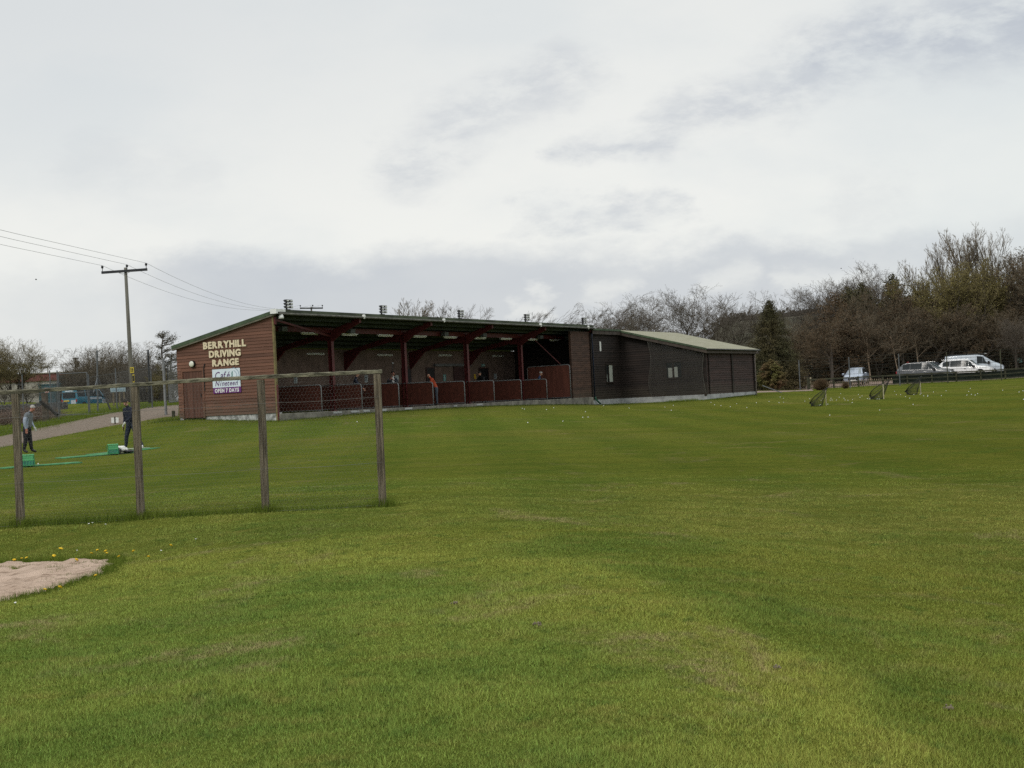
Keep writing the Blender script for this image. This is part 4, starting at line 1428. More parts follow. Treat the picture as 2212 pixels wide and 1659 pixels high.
def window(axis, pos, s0, s1, z0, z1, parent, mull, curt):
    def bx(mb, a, c, za, zb, d0, d1):
        if axis == 1: mb.box((a, pos - d1, za), (c, pos - d0, zb))
        else: mb.box((pos - d1, a, za), (pos - d0, c, zb))
    f = MB()
    bx(f, s0 - .05, s0 + .03, z0 - .05, z1 + .05, -.02, .035); bx(f, s1 - .03, s1 + .05, z0 - .05, z1 + .05, -.02, .035)
    bx(f, s0 + .03, s1 - .03, z1 - .03, z1 + .05, -.02, .035); bx(f, s0 + .03, s1 - .03, z0 - .05, z0 + .03, -.02, .035)
    for m_ in mull: bx(f, m_ - .05, m_ + .05, z0 + .03, z1 - .03, -.02, .03)
    w = f.build('window', M_wood_dark, parent)
    g_ = MB(); bx(g_, s0 + .03, s1 - .03, z0 + .03, z1 - .03, -.018, -.010)
    g_.build('glass', M_glass, w)
    c_ = MB()
    for a, c, za, zb in curt: bx(c_, a, c, za, zb, -.0095, -.003)
    c_.build('curtain', M_curtain, w)
    return w


window(1, -.033, wl, wr_, wbm, wt, clb, [wl + (wr_ - wl) * .36], [(wl + (wr_ - wl) * .46, wr_ - .035, wbm + .04, wt - .04), (wl + .05, wl + .16, wbm + .05, wbm + .5)])
L2 = a2.y - c2.y
window(0, U_CL - .028, c2.y, a2.y, b2b, b2t, clb, [c2.y + L2 * .55], [(a2.y - L2 * .38, a2.y - L2 * .12, b2b + .06, b2t - .38), (c2.y + L2 * .28, c2.y + L2 * .49, b2b + .06, b2t - .34), (a2.y - L2 * .30, a2.y - L2 * .2, b2b + .05, b2b + .22)])
l = LP(1297, 748, 1, -.05)
o = fixture('wall_notice', 'small tall white notice on the dark wall near the roof edge', 'sign', (l.x, -.045, l.z))
t_ = MB(); t_.box((-.11, -.004, -.30), (.11, .004, .30)); t_.build('panel', M_white, o)
t_ = MB(); t_.box((-.012, .0045, -.25), (.012, .02, .25)); t_.build('batten', M_wood_dark, o)
# dark net hung in front of the wing's side wall
m_veil, t, b = new_mat('hanging_net')
b.inputs['Base Color'].default_value = (.058, .056, .05, 1); b.inputs['Roughness'].default_value = .95
nn = t.noise(t.mapping(t.coord(), scale=(1, 3, 1)), 1.5, 4, .6)
t.put(b.inputs['Alpha'], t.m('ADD', .20, t.m('MULTIPLY', nn, .18)))
na, nc = LP(1404, 800, 0, U_CL - .3).y, LP(1523, 800, 0, U_CL - .3).y
nv, nq = [], []
for j in range(13):
    for i in range(25):
        f = i / 24; h = j / 12
        y = na + (nc - na) * f
        zt = cz_(y) - .22; zb = WZ0 + .03 + .12 * math.sin(f * 9) * .3
        sag = .10 * math.sin(math.pi * h) * math.sin(math.pi * f) 
        yy_ = y + (.18 * math.sin(h * 3.1) if i == 24 else 0) + (.12 * math.sin(h * 7) if i == 0 else 0)
        nv.append((-.30 - sag - .05 * math.sin(f * 17 + h * 2), yy_, zb + (zt - zb) * h))
for j in range(12):
    for i in range(24):
        a = j * 25 + i; nq.append((a, a + 1, a + 26, a + 25))
nt = thing('hanging_net', 'grey netting hung over the dark clubhouse wall and its window', 'net', world_pt((U_CL, 0, 0)), BRZ)
grid_obj('netting', nv, nq, m_veil, parent=nt)
M_rope = mat('net_rope', (.075, .072, .062), .9, .3, 5)
for k_, r_ in ((0, .014), (24, .016)):
    e_ = MB(); e_.tube([nv[j * 25 + k_] for j in range(13)], r_, 5); e_.build('net_edge', M_rope, nt)

# ------------------------------------------------------------------ timber and wire fence in front
FD = 18.5
tops = [(33.5, 851), (291.5, 836), (563, 820), (814.5, 808)]
bots = [(45, 1135), (305, 1120), (574, 1105), (827, 1093)]
fence = thing('netting_fence', 'weathered four post timber fence strung with chicken wire by the bunker', 'fence', D(450, FD))


def rough_post(mb, a, b, w, d, n=14):
    a, b = Vector(a), Vector(b)
    vs = []
    for i in range(n + 1):
        f = i / n
        p = a.lerp(b, f)
        k = 1 + .04 * mnoise.noise((f * 7 + a.x, a.y, 1)) - .04 * f
        tw = .05 * math.sin(f * 2 + a.x)
        for sx_, sy_ in ((-1, -1), (.0, -1.03), (1, -1), (1.0, 1), (-1, 1)):
            x, y = sx_ * w / 2 * k, sy_ * d / 2 * k
            vs.append((p.x + x * math.cos(tw) - y * math.sin(tw), p.y + x * math.sin(tw) + y * math.cos(tw), p.z))
    fs = []
    for i in range(n):
        for k in range(5):
            k2 = (k + 1) % 5
            fs.append((i * 5 + k, i * 5 + k2, (i + 1) * 5 + k2, (i + 1) * 5 + k))
    fs.append(tuple(range(5))[::-1]); fs.append(tuple(n * 5 + k for k in range(5)))
    mb.add(vs, fs)


FT, FBp = [], []
for (tx, ty), (bx, by) in zip(tops, bots):
    a = P(bx, by, FD); t_ = P(tx, ty, FD)
    a.z = H(a.x, a.y) - .05
    FT.append(t_); FBp.append(a)
    m_ = MB(); rough_post(m_, a, t_, .092, .092)
    m_.build('post', M_post_wood, fence, world=True, bevel=.006)
ex = P(-215, 866, FD); exb = Vector((ex.x + .06, ex.y, H(ex.x, ex.y) - .05))
m_ = MB(); rough_post(m_, exb, ex, .098, .098); m_.build('post', M_post_wood, fence, world=True, bevel=.006)
rail = MB()
rp = [P(-235, 862, FD), P(-60, 851, FD), P(33, 846.5, FD), P(140, 840, FD), P(158, 839.5, FD), P(291, 831, FD), P(420, 822, FD), P(563, 814.5, FD), P(700, 808, FD), P(825, 802.5, FD)]
ringn = 8
vs, fs = [], []
fine_pts = []
for a, c in zip(rp[:-1], rp[1:]):
    n = max(2, int((c - a).length / .05))
    for i in range(n): fine_pts.append(a.lerp(c, i / n))
fine_pts.append(rp[-1])
for i, p in enumerate(fine_pts):
    x = p.x
    hh_ = .024 + .004 * mnoise.noise((x * 6, 0, 0)); wd = .048 + .004 * mnoise.noise((x * 5, 3, 0))
    tp = .010 * mnoise.noise((x * 23, 1, 0)) + .006 * mnoise.noise((x * 55, 2, 0))
    prof = [(-wd, -hh_), (wd, -hh_), (wd, hh_ * .6), (wd * .7, hh_ + tp * .6), (0, hh_ + tp), (-wd * .7, hh_ + .008 * mnoise.noise((x * 30, 8, 0))), (-wd, hh_ * .6)]
    for y, z in prof: vs.append((p.x, p.y + y, p.z + z))
for i in range(len(fine_pts) - 1):
    for k in range(7):
        k2 = (k + 1) % 7
        fs.append((i * 7 + k, i * 7 + k2, (i + 1) * 7 + k2, (i + 1) * 7 + k))
fs.append(tuple(range(7))[::-1]); fs.append(tuple((len(fine_pts) - 1) * 7 + k for k in range(7)))
rail.add(vs, fs)
rail.build('top_rail', M_rail_wood, fence, world=True)
# hexagonal wire
xa, xb = exb.x, FT[3].x + .02
pitch_x, pitch_z = .046, .040
p0s, p1s = [], []
zt0, zt1 = rp[0].z - .03, rp[-1].z - .03


def fz(x, k):
    f = (x - xa) / (xb - xa)
    top = zt0 + (zt1 - zt0) * f
    return top - k


rows = int(1.72 / pitch_z); colsn = int((xb - xa) / pitch_x)
for j in range(rows):
    for i in range(colsn):
        x = xa + i * pitch_x + (pitch_x / 2 if j % 2 else 0)
        sag = .012 * math.sin(x * 3.1) * math.sin(j * .2)
        k = j * pitch_z
        y = FD - .055 + .006 * math.sin(x * 7 + j)
        top = (x, y, fz(x, k) + sag); l = (x - pitch_x / 2, y, fz(x, k + pitch_z * .42) + sag); r = (x + pitch_x / 2, y, fz(x, k + pitch_z * .42) + sag)
        lb = (x - pitch_x / 2, y, fz(x, k + pitch_z) + sag)
        p0s += [top, top, l]; p1s += [l, r, lb]
w_ = MB(); w_.segs(p0s, p1s, .00055, .00055, 3); w_.build('chicken_wire', M_chicken, fence, world=True)
w_ = MB()
for k in (.30, 1.15, 1.70):
    pts = []
    for i in range(40):
        x = xa + (xb - xa) * i / 39
        pts.append((x, FD - .06, fz(x, k) - .012 * math.sin(i / 39 * math.pi * 4) ** 2))
    w_.tube(pts, .0017, 4)
w_.build('straining_wire', M_chicken, fence, world=True)

# ------------------------------------------------------------------ people
PERSON_N = [0]
M_trouser_black = mat('black_trousers', (.010, .010, .013), .85, .25, 6)
M_jean_navy = mat('navy_jeans', (.016, .022, .042), .85, .25, 8)
M_jean_grey = mat('grey_blue_jeans', (.05, .06, .08), .85, .2, 8)
M_gilet = mat('grey_gilet', (.14, .155, .17), .85, .2, 6)
M_sleeve = mat('pale_blue_sleeve', (.33, .38, .48), .85, .15, 6)
M_navy_top = mat('navy_top', (.010, .013, .03), .85, .3, 8)
M_black_top = mat('black_top', (.007, .007, .008), .85, .3, 8)
M_grey_jacket = mat('charcoal_jacket', (.03, .033, .04), .8, .25, 8)
M_orange_top = mat('orange_red_sweater', (.42, .065, .025), .85, .12, 8)
M_blue_top = mat('dark_blue_top', (.02, .04, .10), .85, .2, 8)
M_shoe_white = mat('white_shoe', (.6, .6, .58), .6, .08, 8)
M_shoe_black = mat('black_shoe', (.012, .012, .012), .5, .1, 8)
M_hair_grey = mat('grey_white_hair', (.34, .32, .30), .8, .15, 40)
M_hair_dark = mat('dark_brown_hair', (.022, .016, .012), .7, .25, 40)
M_glove = mat('white_glove', (.72, .72, .68), .7, .05, 10)
M_shirt_white = mat('white_shirt', (.55, .55, .55), .8, .08, 8)
M_eye = mat('dark_eye', (.01, .008, .008), .2, .05, 10)


def make_person(label, group, loc, rz, J, mats, hair=None, features=True, bulk=1.15):
    """J: joint name -> (x, y, z) with the person facing +y; one skinned, continuous body"""
    Rr = dict(pelvis=(.145, .105), waist=(.140, .10), chest=(.165, .115), neckbase=(.085, .075), neck=(.058, .058), chin=(.068, .078), head=(.078, .097), crown=(.060, .075),
              sh=(.068, .066), el=(.047, .047), wr=(.031, .029), palm=(.040, .022), hip=(.092, .098), kn=(.062, .064), an=(.043, .047), heel=(.040, .045), toe=(.042, .030))
    for n in ('pelvis', 'waist', 'chest', 'sh', 'el', 'hip', 'kn', 'an'): Rr[n] = tuple(c * bulk for c in Rr[n])
    names, pos, rad = [], [], []
    def v(n, p, r):
        names.append(n); pos.append(tuple(p)); rad.append(r); return len(names) - 1
    ix = {}
    edges, ew = [], []
    def e(a, b): edges.append((ix[a], ix[b]))
    for n in ('pelvis', 'waist', 'chest', 'neckbase', 'neck', 'chin', 'head', 'crown'):
        ix[n] = v(n, J[n], Rr[n])
    for a, b in zip(('pelvis', 'waist', 'chest', 'neckbase', 'neck', 'chin', 'head'), ('waist', 'chest', 'neckbase', 'neck', 'chin', 'head', 'crown')): e(a, b)
    fwd = (Vector(J['face']) - Vector(J['head'])).normalized() if 'face' in J else Vector((0, 1, 0))
    if features:
        ix['nose'] = v('nose', Vector(J['head']) + fwd * .118 - Vector((0, 0, .022)), (.013, .013)); e('head', 'nose')
    for s in 'LR':
        for n in ('sh', 'el', 'wr', 'palm', 'hip', 'kn', 'an', 'toe'):
            ix[n + s] = v(n + s, J[n + s], Rr[n])
        e('chest', 'sh' + s); e('sh' + s, 'el' + s); e('el' + s, 'wr' + s); e('wr' + s, 'palm' + s)
        e('pelvis', 'hip' + s); e('hip' + s, 'kn' + s); e('kn' + s, 'an' + s); e('an' + s, 'toe' + s)
        w, pm = Vector(J['wr' + s]), Vector(J['palm' + s])
        d = (pm - w).normalized()
        side = d.cross(Vector((0, 1, 0)) if abs(d.y) < .8 else Vector((1, 0, 0))).normalized()
        acr = d.cross(side).normalized()
        curl = side * (-.35 if s == 'L' else .35)
        for k, (o_, L) in enumerate(zip((-.030, -.010, .011, .030), (.066, .078, .072, .055))):
            b0 = pm + d * .030 + acr * o_; b1 = b0 + (d + curl * .5).normalized() * L * .55; b2 = b1 + (d + curl * 1.8).normalized() * L * .45
            pr = 'palm' + s
            for q, pt in enumerate((b0, b1, b2)):
                n = 'fi%s%d%d' % (s, k, q); ix[n] = v(n, pt, (.009, .009) if q else (.010, .010)); e(pr, n); pr = n
        th = w.lerp(pm, .55) + acr * -.042
        ix['th0' + s] = v('th0' + s, th, (.011, .011)); e('palm' + s, 'th0' + s)
        ix['th1' + s] = v('th1' + s, th + (d * .8 + curl * .7 - acr * .3).normalized() * .045, (.009, .009)); e('th0' + s, 'th1' + s)
    me = bpy.data.meshes.new('tmp')
    me.from_pydata(pos, edges, [])
    o = bpy.data.objects.new('tmp', me); COL.objects.link(o)
    md = o.modifiers.new('skin', 'SKIN'); md.use_smooth_shade = True; md.branch_smoothing = .4
    if not me.skin_vertices:
        me.attributes  # layer appears with the modifier below
        bpy.context.view_layer.objects.active = o
        bm = __import__('bmesh').new(); bm.from_mesh(me); bm.verts.layers.skin.verify(); bm.to_mesh(me); bm.free()
    sv_ = me.skin_vertices[0].data
    for i, r in enumerate(rad):
        sv_[i].radius = r; sv_[i].use_root = (i == ix['pelvis'])
    sb_ = o.modifiers.new('sub', 'SUBSURF'); sb_.levels = 2; sb_.render_levels = 2
    dg = bpy.context.evaluated_depsgraph_get(); dg.update()
    bm_ = bpy.data.meshes.new_from_object(o.evaluated_get(dg))
    bpy.data.objects.remove(o); bpy.data.meshes.remove(me)
    # clothing by the nearest limb
    tagof = {}
    def tg(a, b, t): tagof[(ix[a], ix[b])] = t
    segs = []
    for a, b in edges:
        na, nb = names[a], names[b]
        if nb in ('head', 'crown', 'chin', 'nose') : t = 'skin'
        elif nb == 'neck': t = 'skin'
        elif nb[:2] in ('fi', 'th') or nb.startswith('palm'): t = 'hand' + ('L' if 'L' in nb else 'R')
        elif nb.startswith('toe'): t = 'shoe'
        elif nb.startswith(('hip', 'kn', 'an')): t = 'trouser'
        elif nb.startswith(('el', 'wr')): t = 'sleeve'
        else: t = 'top'
        segs.append((pos[a], pos[b], t))
    order = ['skin', 'top', 'sleeve', 'trouser', 'shoe', 'handL', 'handR', 'shirt']
    mlist = [mats.get(k, mats['top'] if k in ('sleeve', 'shirt') else mats['skin']) for k in order]
    for m_ in mlist: bm_.materials.append(m_)
    n = len(bm_.polygons)
    cc = np.zeros(n * 3, np.float32); bm_.polygons.foreach_get('center', cc); cc = cc.reshape(-1, 3)
    best = np.full(n, 1e9); bi = np.zeros(n, np.int32)
    for a, b, t in segs:
        a, b = np.array(a), np.array(b)
        tt = np.clip(((cc - a) @ (b - a)) / max(((b - a) ** 2).sum(), 1e-9), 0, 1)
        dd = np.linalg.norm(cc - a - tt[:, None] * (b - a), axis=1)
        if t == 'top': dd = dd - .045
        if t == 'trouser': dd = dd - .015
        k = dd < best
        best[k] = dd[k]; bi[k] = order.index(t)
    pz = J['pelvis'][2]
    low = (bi == order.index('top')) & (cc[:, 2] < pz - .01); bi[low] = order.index('trouser')
    if 'shirt' in mats:
        cx = J['chest'][0]
        k = (bi == order.index('top')) & (np.abs(cc[:, 0] - cx) < .05) & (cc[:, 1] > J['chest'][1] + .02); bi[k] = order.index('shirt')
    bm_.polygons.foreach_set('material_index', bi)
    bm_.name = 'body'
    root = thing('person', label, 'person', loc, rz, group)
    bo = bpy.data.objects.new('body', bm_); COL.objects.link(bo); bo.parent = root
    hc = Vector(J['head'])
    upv = (Vector(J['crown']) - Vector(J['chin'])).normalized()
    sidev = fwd.cross(upv).normalized(); upv = sidev.cross(fwd).normalized()
    if hair is not None:
        hb_ = MB(); vs, fs = [], []
        SEG, RG = 20, 12
        for i in range(RG + 1):
            th = R(100) * i / RG
            for k in range(SEG):
                ph = 2 * math.pi * k / SEG
                cut = 1.0 if math.cos(ph) < .25 else .52 + .48 * (1 - (math.cos(ph) - .25) / .75) * .6
                t2 = th * cut
                rr = .006 * math.sin(ph * 7 + i)
                q = upv * (math.cos(t2) * (.108 + rr)) + (fwd * math.cos(ph) * (.108 + rr) + sidev * math.sin(ph) * (.089 + rr)) * math.sin(t2)
                vs.append(tuple(hc + upv * .012 + q - fwd * .008))
        for i in range(RG):
            for k in range(SEG):
                fs.append((i * SEG + k, i * SEG + (k + 1) % SEG, (i + 1) * SEG + (k + 1) % SEG, (i + 1) * SEG + k))
        hb_.add(vs, fs); hb_.build('hair', hair, root, smooth=True)
    if features:
        for s in (-1, 1):
            m_ = MB(); m_.ball(tuple(hc + fwd * .094 + sidev * s * .032 + upv * .012), .0125, 8, 6); m_.build('eye', M_eye, root, smooth=True)
            m_ = MB(); m_.ball(tuple(hc + sidev * s * .084 - upv * .005), .03, 8, 6, sc=(.5, .8, 1.1)); m_.build('ear', mats['skin'], root, smooth=True)
        m_ = MB(); c_ = hc + fwd * .092 - upv * .062; m_.bar(tuple(c_ - sidev * .022), tuple(c_ + sidev * .022), .010, .008); m_.build('mouth', mat('lips', (.25, .09, .07), .5, .1, 20), root)
    return root


def stance(h=1.75, lean=0.0, head_fwd=.02, head_drop=0.0, feet=.26, arms=None, twist=0.0, face=(0, 1, -.1)):
    k = h / 1.75
    J = dict(pelvis=(0, 0, .95), waist=(0, .01 + lean * .12, 1.10), chest=(0, .01 + lean * .32, 1.32), neckbase=(0, .0 + lean * .46, 1.47 - lean * .05))
    nb = J['neckbase']
    J['neck'] = (0, nb[1] + head_fwd * .5, nb[2] + .06)
    J['chin'] = (0, nb[1] + head_fwd + .015, nb[2] + .115 - head_drop * .5)
    J['head'] = (0, nb[1] + head_fwd + .02, nb[2] + .19 - head_drop)
    J['crown'] = (0, nb[1] + head_fwd + .01 + head_drop * .4, nb[2] + .265 - head_drop * 1.1)
    f = Vector(face).normalized(); hd = Vector(J['head'])
    J['face'] = tuple(hd + f)
    ch = J['chest']
    for s, sg_ in (('L', -1), ('R', 1)):
        J['sh' + s] = (sg_ * .185, ch[1] + .0, ch[2] + .075)
        J['el' + s] = (sg_ * .235, ch[1] + .02, ch[2] - .20)
        J['wr' + s] = (sg_ * .235, ch[1] + .09, ch[2] - .43)
        J['palm' + s] = (sg_ * .232, ch[1] + .105, ch[2] - .51)
        J['hip' + s] = (sg_ * .095, 0, .86)
        J['kn' + s] = (sg_ * (feet * .45), .02, .49)
        J['an' + s] = (sg_ * feet * .5, -.01, .09)
        J['toe' + s] = (sg_ * feet * .58, .15, .035)
    if arms: J.update(arms)
    return {n: tuple(c * k for c in p) for n, p in J.items()}


# older man in a grey gilet, side on, looking down at his ball
p = G(60, 978.5); 
J = stance(1.80, lean=.30, head_fwd=.10, head_drop=.03, feet=.30, face=(0, 1, -.8),
           arms=dict(elR=(.27, .06, 1.13), wrR=(.25, .10, .88), palmR=(.245, .115, .80), elL=(-.24, .05, 1.13), wrL=(-.225, .18, .93), palmL=(-.215, .215, .86),
                     knR=(.10, .0, .49), anR=(.13, -.08, .09), toeR=(.16, .09, .035), knL=(-.10, .06, .49), anL=(-.12, .10, .09), toeL=(-.13, .28, .035)))
make_person('older grey-haired man in grey gilet and black trousers looking down on the grass', None, p, R(-98), J,
            dict(skin=M_skin_ruddy, top=M_gilet, sleeve=M_sleeve, trouser=M_trouser_black, shoe=M_shoe_black, handL=M_glove, handR=M_skin_ruddy), M_hair_grey, bulk=1.42)
# young player in navy, legs wide, bending over the ball
q = G(286, 969.5)
J = stance(1.80, lean=.30, head_fwd=.06, head_drop=.02, feet=.62, face=(-.15, 1, -1.0),
           arms=dict(elR=(.27, .02, 1.12), wrR=(.26, .09, .87), palmR=(.255, .11, .79), elL=(-.17, .16, 1.10), wrL=(-.02, .30, .94), palmL=(.02, .33, .87),
                     hipL=(-.10, 0, .85), hipR=(.10, 0, .85), knL=(-.26, .05, .48), knR=(.19, .05, .47), anL=(-.47, -.02, .09), anR=(.30, .0, .09), toeL=(-.54, .12, .035), toeR=(.37, .14, .035)))
make_person('young golfer in navy top and jeans stooping beside the second fence post', None, q, R(150), J,
            dict(skin=M_skin, top=M_navy_top, sleeve=M_navy_top, trouser=M_jean_navy, shoe=M_shoe_white, handL=M_glove, handR=M_skin), M_hair_dark, bulk=1.25)
pm = Matrix.Translation(q) @ Matrix.Rotation(R(150), 4, 'Z')
ha = pm @ Vector((.035, .35, .86)); hb2 = G(270, 966.5); hb2.z += .03
clubt = thing('golf_club', 'thin golf club held by the young golfer in navy', 'golf club', hb2)
m_ = MB(); m_.tube([ha, ha.lerp(hb2, .28)], .013, 8); m_.build('grip', M_black, clubt, world=True)
m_ = MB(); m_.tube([ha.lerp(hb2, .28), hb2], .008, 6); m_.build('shaft', M_stake, clubt, world=True)
m_ = MB(); m_.ball(tuple(hb2 + Vector((-.03, 0, 0))), .045, 8, 6, sc=(1.2, .7, .7)); m_.build('club_head', M_galv, clubt, world=True)

# people in the bays (floor level, whole figures partly behind the dividers)
def bay_pt(px, ydepth): 
    l = LP(px, 830, 1, ydepth); l.z = 0
    return BM @ l


def face_rz(deg): return BRZ + R(deg)


J = stance(1.80, lean=.25, head_fwd=.05, arms=dict(elR=(.22, .25, 1.14), wrR=(.10, .42, .98), palmR=(.08, .47, .92), elL=(-.22, .25, 1.14), wrL=(-.06, .42, .98), palmL=(-.04, .47, .92)))
make_person('dark-haired person in navy jacket behind the bay dividers, above the last fence post', 'people in the bays', bay_pt(764, 1.3), face_rz(-150), J,
            dict(skin=M_skin, top=M_navy_top, sleeve=M_navy_top, trouser=M_trouser_black, shoe=M_shoe_black), M_hair_dark)
J = stance(1.80, lean=.05, head_fwd=.02, face=(0, 1, -.05), arms=dict(elR=(.33, .10, 1.20), wrR=(.24, .24, 1.36), palmR=(.20, .27, 1.42), elL=(-.18, .22, 1.20), wrL=(.06, .30, 1.33), palmL=(.12, .30, 1.38)))
make_person('man with glasses in charcoal jacket and white shirt holding a club upright', 'people in the bays', bay_pt(848.5, 1.1), face_rz(-215), J,
            dict(skin=M_skin_ruddy, top=M_grey_jacket, sleeve=M_grey_jacket, trouser=M_trouser_black, shoe=M_shoe_black, shirt=M_shirt_white), M_hair_dark)
pmm = Matrix.Translation(bay_pt(848.5, 1.1)) @ Matrix.Rotation(face_rz(-215), 4, 'Z')
cb = thing('golf_club', 'golf club held upright by the man with glasses', 'golf club', pmm @ Vector((.17, .30, 1.40)))
a_, b_ = pmm @ Vector((.15, .30, 1.34)), pmm @ Vector((.02, .16, 2.22))
m_ = MB(); m_.tube([a_, b_], .011, 6); m_.build('shaft', M_dark_steel, cb, world=True)
m_ = MB(); m_.ball(tuple(b_), .06, 8, 6, sc=(1.1, .8, .8)); m_.build('club_head', M_galv, cb, world=True)
hc = pmm @ Vector((0, .10, 1.70))
J = stance(1.72, lean=.62, head_fwd=.07, head_drop=.03, feet=.30, face=(0, 1, -.9), arms=dict(elR=(.23, .33, 1.06), wrR=(.12, .42, .86), palmR=(.10, .44, .80), elL=(-.23, .33, 1.06), wrL=(-.10, .42, .86), palmL=(-.08, .44, .80)))
make_person('bald man in orange-red sweater and grey-blue jeans stooping between two bay dividers', 'people in the bays', bay_pt(942, .25), face_rz(35), J,
            dict(skin=M_skin, top=M_orange_top, sleeve=M_orange_top, trouser=M_jean_grey, shoe=M_shoe_black), None)
J = stance(1.80, lean=.35, head_fwd=.06, head_drop=.03, face=(0, 1, -.8), arms=dict(elR=(.24, .22, 1.10), wrR=(.06, .36, .92), palmR=(.04, .39, .86), elL=(-.24, .22, 1.10), wrL=(-.04, .36, .92), palmL=(-.02, .39, .86)))
make_person('black-haired person in a black top looking down in front of the open doorway', 'people in the bays', bay_pt(1043, 1.5), face_rz(80), J,
            dict(skin=M_skin, top=M_black_top, sleeve=M_black_top, trouser=M_trouser_black, shoe=M_shoe_black), M_hair_dark)
J = stance(1.66, lean=.35, head_fwd=.06, face=(0, 1, -.5))
make_person('grey-haired person in dark blue top just left of the tall maroon divider', 'people in the bays', bay_pt(1161, .9), face_rz(-150), J,
            dict(skin=M_skin, top=M_blue_top, sleeve=M_blue_top, trouser=M_trouser_black, shoe=M_shoe_black), M_hair_grey)

# ------------------------------------------------------------------ tee mats, baskets, bag
def turf_mat(a, b, wid, label):
    a, b = G(*a), G(*b)
    c = (a + b) / 2; d = (b - a); ang = math.atan2(d.y, d.x)
    o = thing('tee_mat', label, 'tee mat', (c.x, c.y, c.z), ang, 'green tee mats')
    L = d.length / 2
    vs, q = [], []
    for i in range(13):
        for j in range(7):
            lx, ly = -L + 2 * L * i / 12, -wid / 2 + wid * j / 6
            wx, wy = c.x + lx * math.cos(ang) - ly * math.sin(ang), c.y + lx * math.sin(ang) + ly * math.cos(ang)
            vs.append((lx, ly, H(wx, wy) + .035 - c.z))
    for i in range(12):
        for j in range(6):
            k = i * 7 + j; q.append((k, k + 7, k + 8, k + 1))
    g_ = grid_obj('turf', vs, q, M_mat, parent=o)
    sd = g_.modifiers.new('thick', 'SOLIDIFY'); sd.thickness = .04; sd.offset = -1
    return o


turf_mat((2, 1013), (172, 1000), .7, 'green tee mat under the nearer ball basket at the frame edge')
turf_mat((128, 991), (285, 978), .75, 'green tee mat with a crumpled bag lying on its end')
turf_mat((201, 983), (330, 969), .75, 'green tee mat under the feet of the young golfer')
a, c = G(272, 972.5), G(318, 970)
m_ = MB(); m_.bar((a.x, a.y, a.z + .05), (c.x, c.y, c.z + .05), .28, .02)
o = thing('mat_strip', 'pale rubber strip along the tee mat at the golfer feet', 'strip', a)
m_.build('strip', M_mat_edge, o, world=True)


def basket(px, py, rz, label):
    g0 = G(px, py)
    o = thing('ball_basket', label, 'basket', g0 + Vector((0, 0, .04)), rz, 'green ball baskets')
    t = 1.22
    W_, D_, Hh = .34, .26, .31
    def ring(f): 
        k = 1.0 - .16 * f
        return W_ / 2 * k, D_ / 2 * k, Hh * f
    def at(side, s, f):
        w, d, z = ring(f)
        return [(s * w, -d, z), (w, s * d, z), (-s * w, d, z), (-w, -s * d, z)][side]
    b1 = MB()
    for sd_ in range(4):
        for k in range(9):
            s = -1 + 2 * k / 8
            b1.bar(at(sd_, s, .02), at(sd_, s, .98), .014, .010)
        for f in (.5, .72): b1.bar(at(sd_, -1, f), at(sd_, 1, f), .010, .016)
    w, d, z = ring(0); b1.box((-w, -d, 0), (w, d, .012))
    b1.build('basket_body', M_basket, o)
    r_ = MB()
    for sd_ in range(4): r_.bar(at(sd_, -1.03, 1), at(sd_, 1.03, 1), .03, .028)
    r_.build('rim', M_basket_lite, o)
    l_ = MB()
    for sd_ in range(4):
        a1, a2, a3, a4 = [Vector(at(sd_, s, f)) for s, f in ((-.92, .06), (.92, .06), (.92, .46), (-.92, .46))]
        k = .985
        l_.add([tuple(Vector((v.x * k, v.y * k, v.z))) for v in (a1, a2, a3, a4)], [(0, 1, 2, 3)])
    lo = l_.build('label_band', M_basket_dark, o); sd = lo.modifiers.new('t', 'SOLIDIFY'); sd.thickness = .004
    u_ = MB()
    for sd_ in range(4):
        a1, a2, a3, a4 = [Vector(at(sd_, s, f)) for s, f in ((-.95, .48), (.95, .48), (.95, .97), (-.95, .97))]
        u_.add([tuple(Vector((v.x * .98, v.y * .98, v.z))) for v in (a1, a2, a3, a4)], [(0, 1, 2, 3)])
    uo = u_.build('upper_sides', M_basket_lite, o); sd = uo.modifiers.new('t', 'SOLIDIFY'); sd.thickness = .004
    h_ = MB(); h_.tube([(-W_ / 2, 0, Hh), (-W_ / 2 - .03, .10, Hh * .75), (-W_ / 2 - .02, .14, Hh * .5)], .01, 6); h_.build('handle', M_basket, o)
    f_ = MB()
    for k in range(16):
        f_.ball((rng.uniform(-.1, .1), rng.uniform(-.07, .07), .03 + rng.uniform(0, .10)), .0215, 8, 6)
    f_.build('balls_inside', M_ball, o, smooth=True)['kind'] = 'stuff'
    return o


basket(62, 1009, R(14), 'green plastic ball basket at the left beside the older man')
basket(245, 983, R(22), 'green plastic ball basket beside the crumpled bag near the young golfer')
p = G(260, 981)
bagt = thing('golf_towel_bag', 'crumpled white and black bag lying on the green mat', 'bag', p + Vector((0, 0, .05)), R(20))
for nm, m_m, c, s, sc in [('cloth', M_glove, (-.04, 0, .09), 2.0, (.30, .20, .13)), ('strap', M_black, (-.14, -.12, .07), 3.0, (.20, .12, .10)), ('base', M_black, (.22, .02, .035), 3.0, (.26, .2, .045))]:
    m_ = MB(); m_.ball((0, 0, 0), 1, 18, 12)
    v = m_.verts()
    v2 = []
    for q in v:
        k = 1 + .35 * mnoise.noise((q[0] * s, q[1] * s, q[2] * s + c[0] * 9))
        v2.append((c[0] + q[0] * sc[0] * k, c[1] + q[1] * sc[1] * k, c[2] + max(q[2], -.9) * sc[2] * k))
    m_.v = [np.array(v2)]
    m_.build(nm, m_m, bagt, smooth=True)

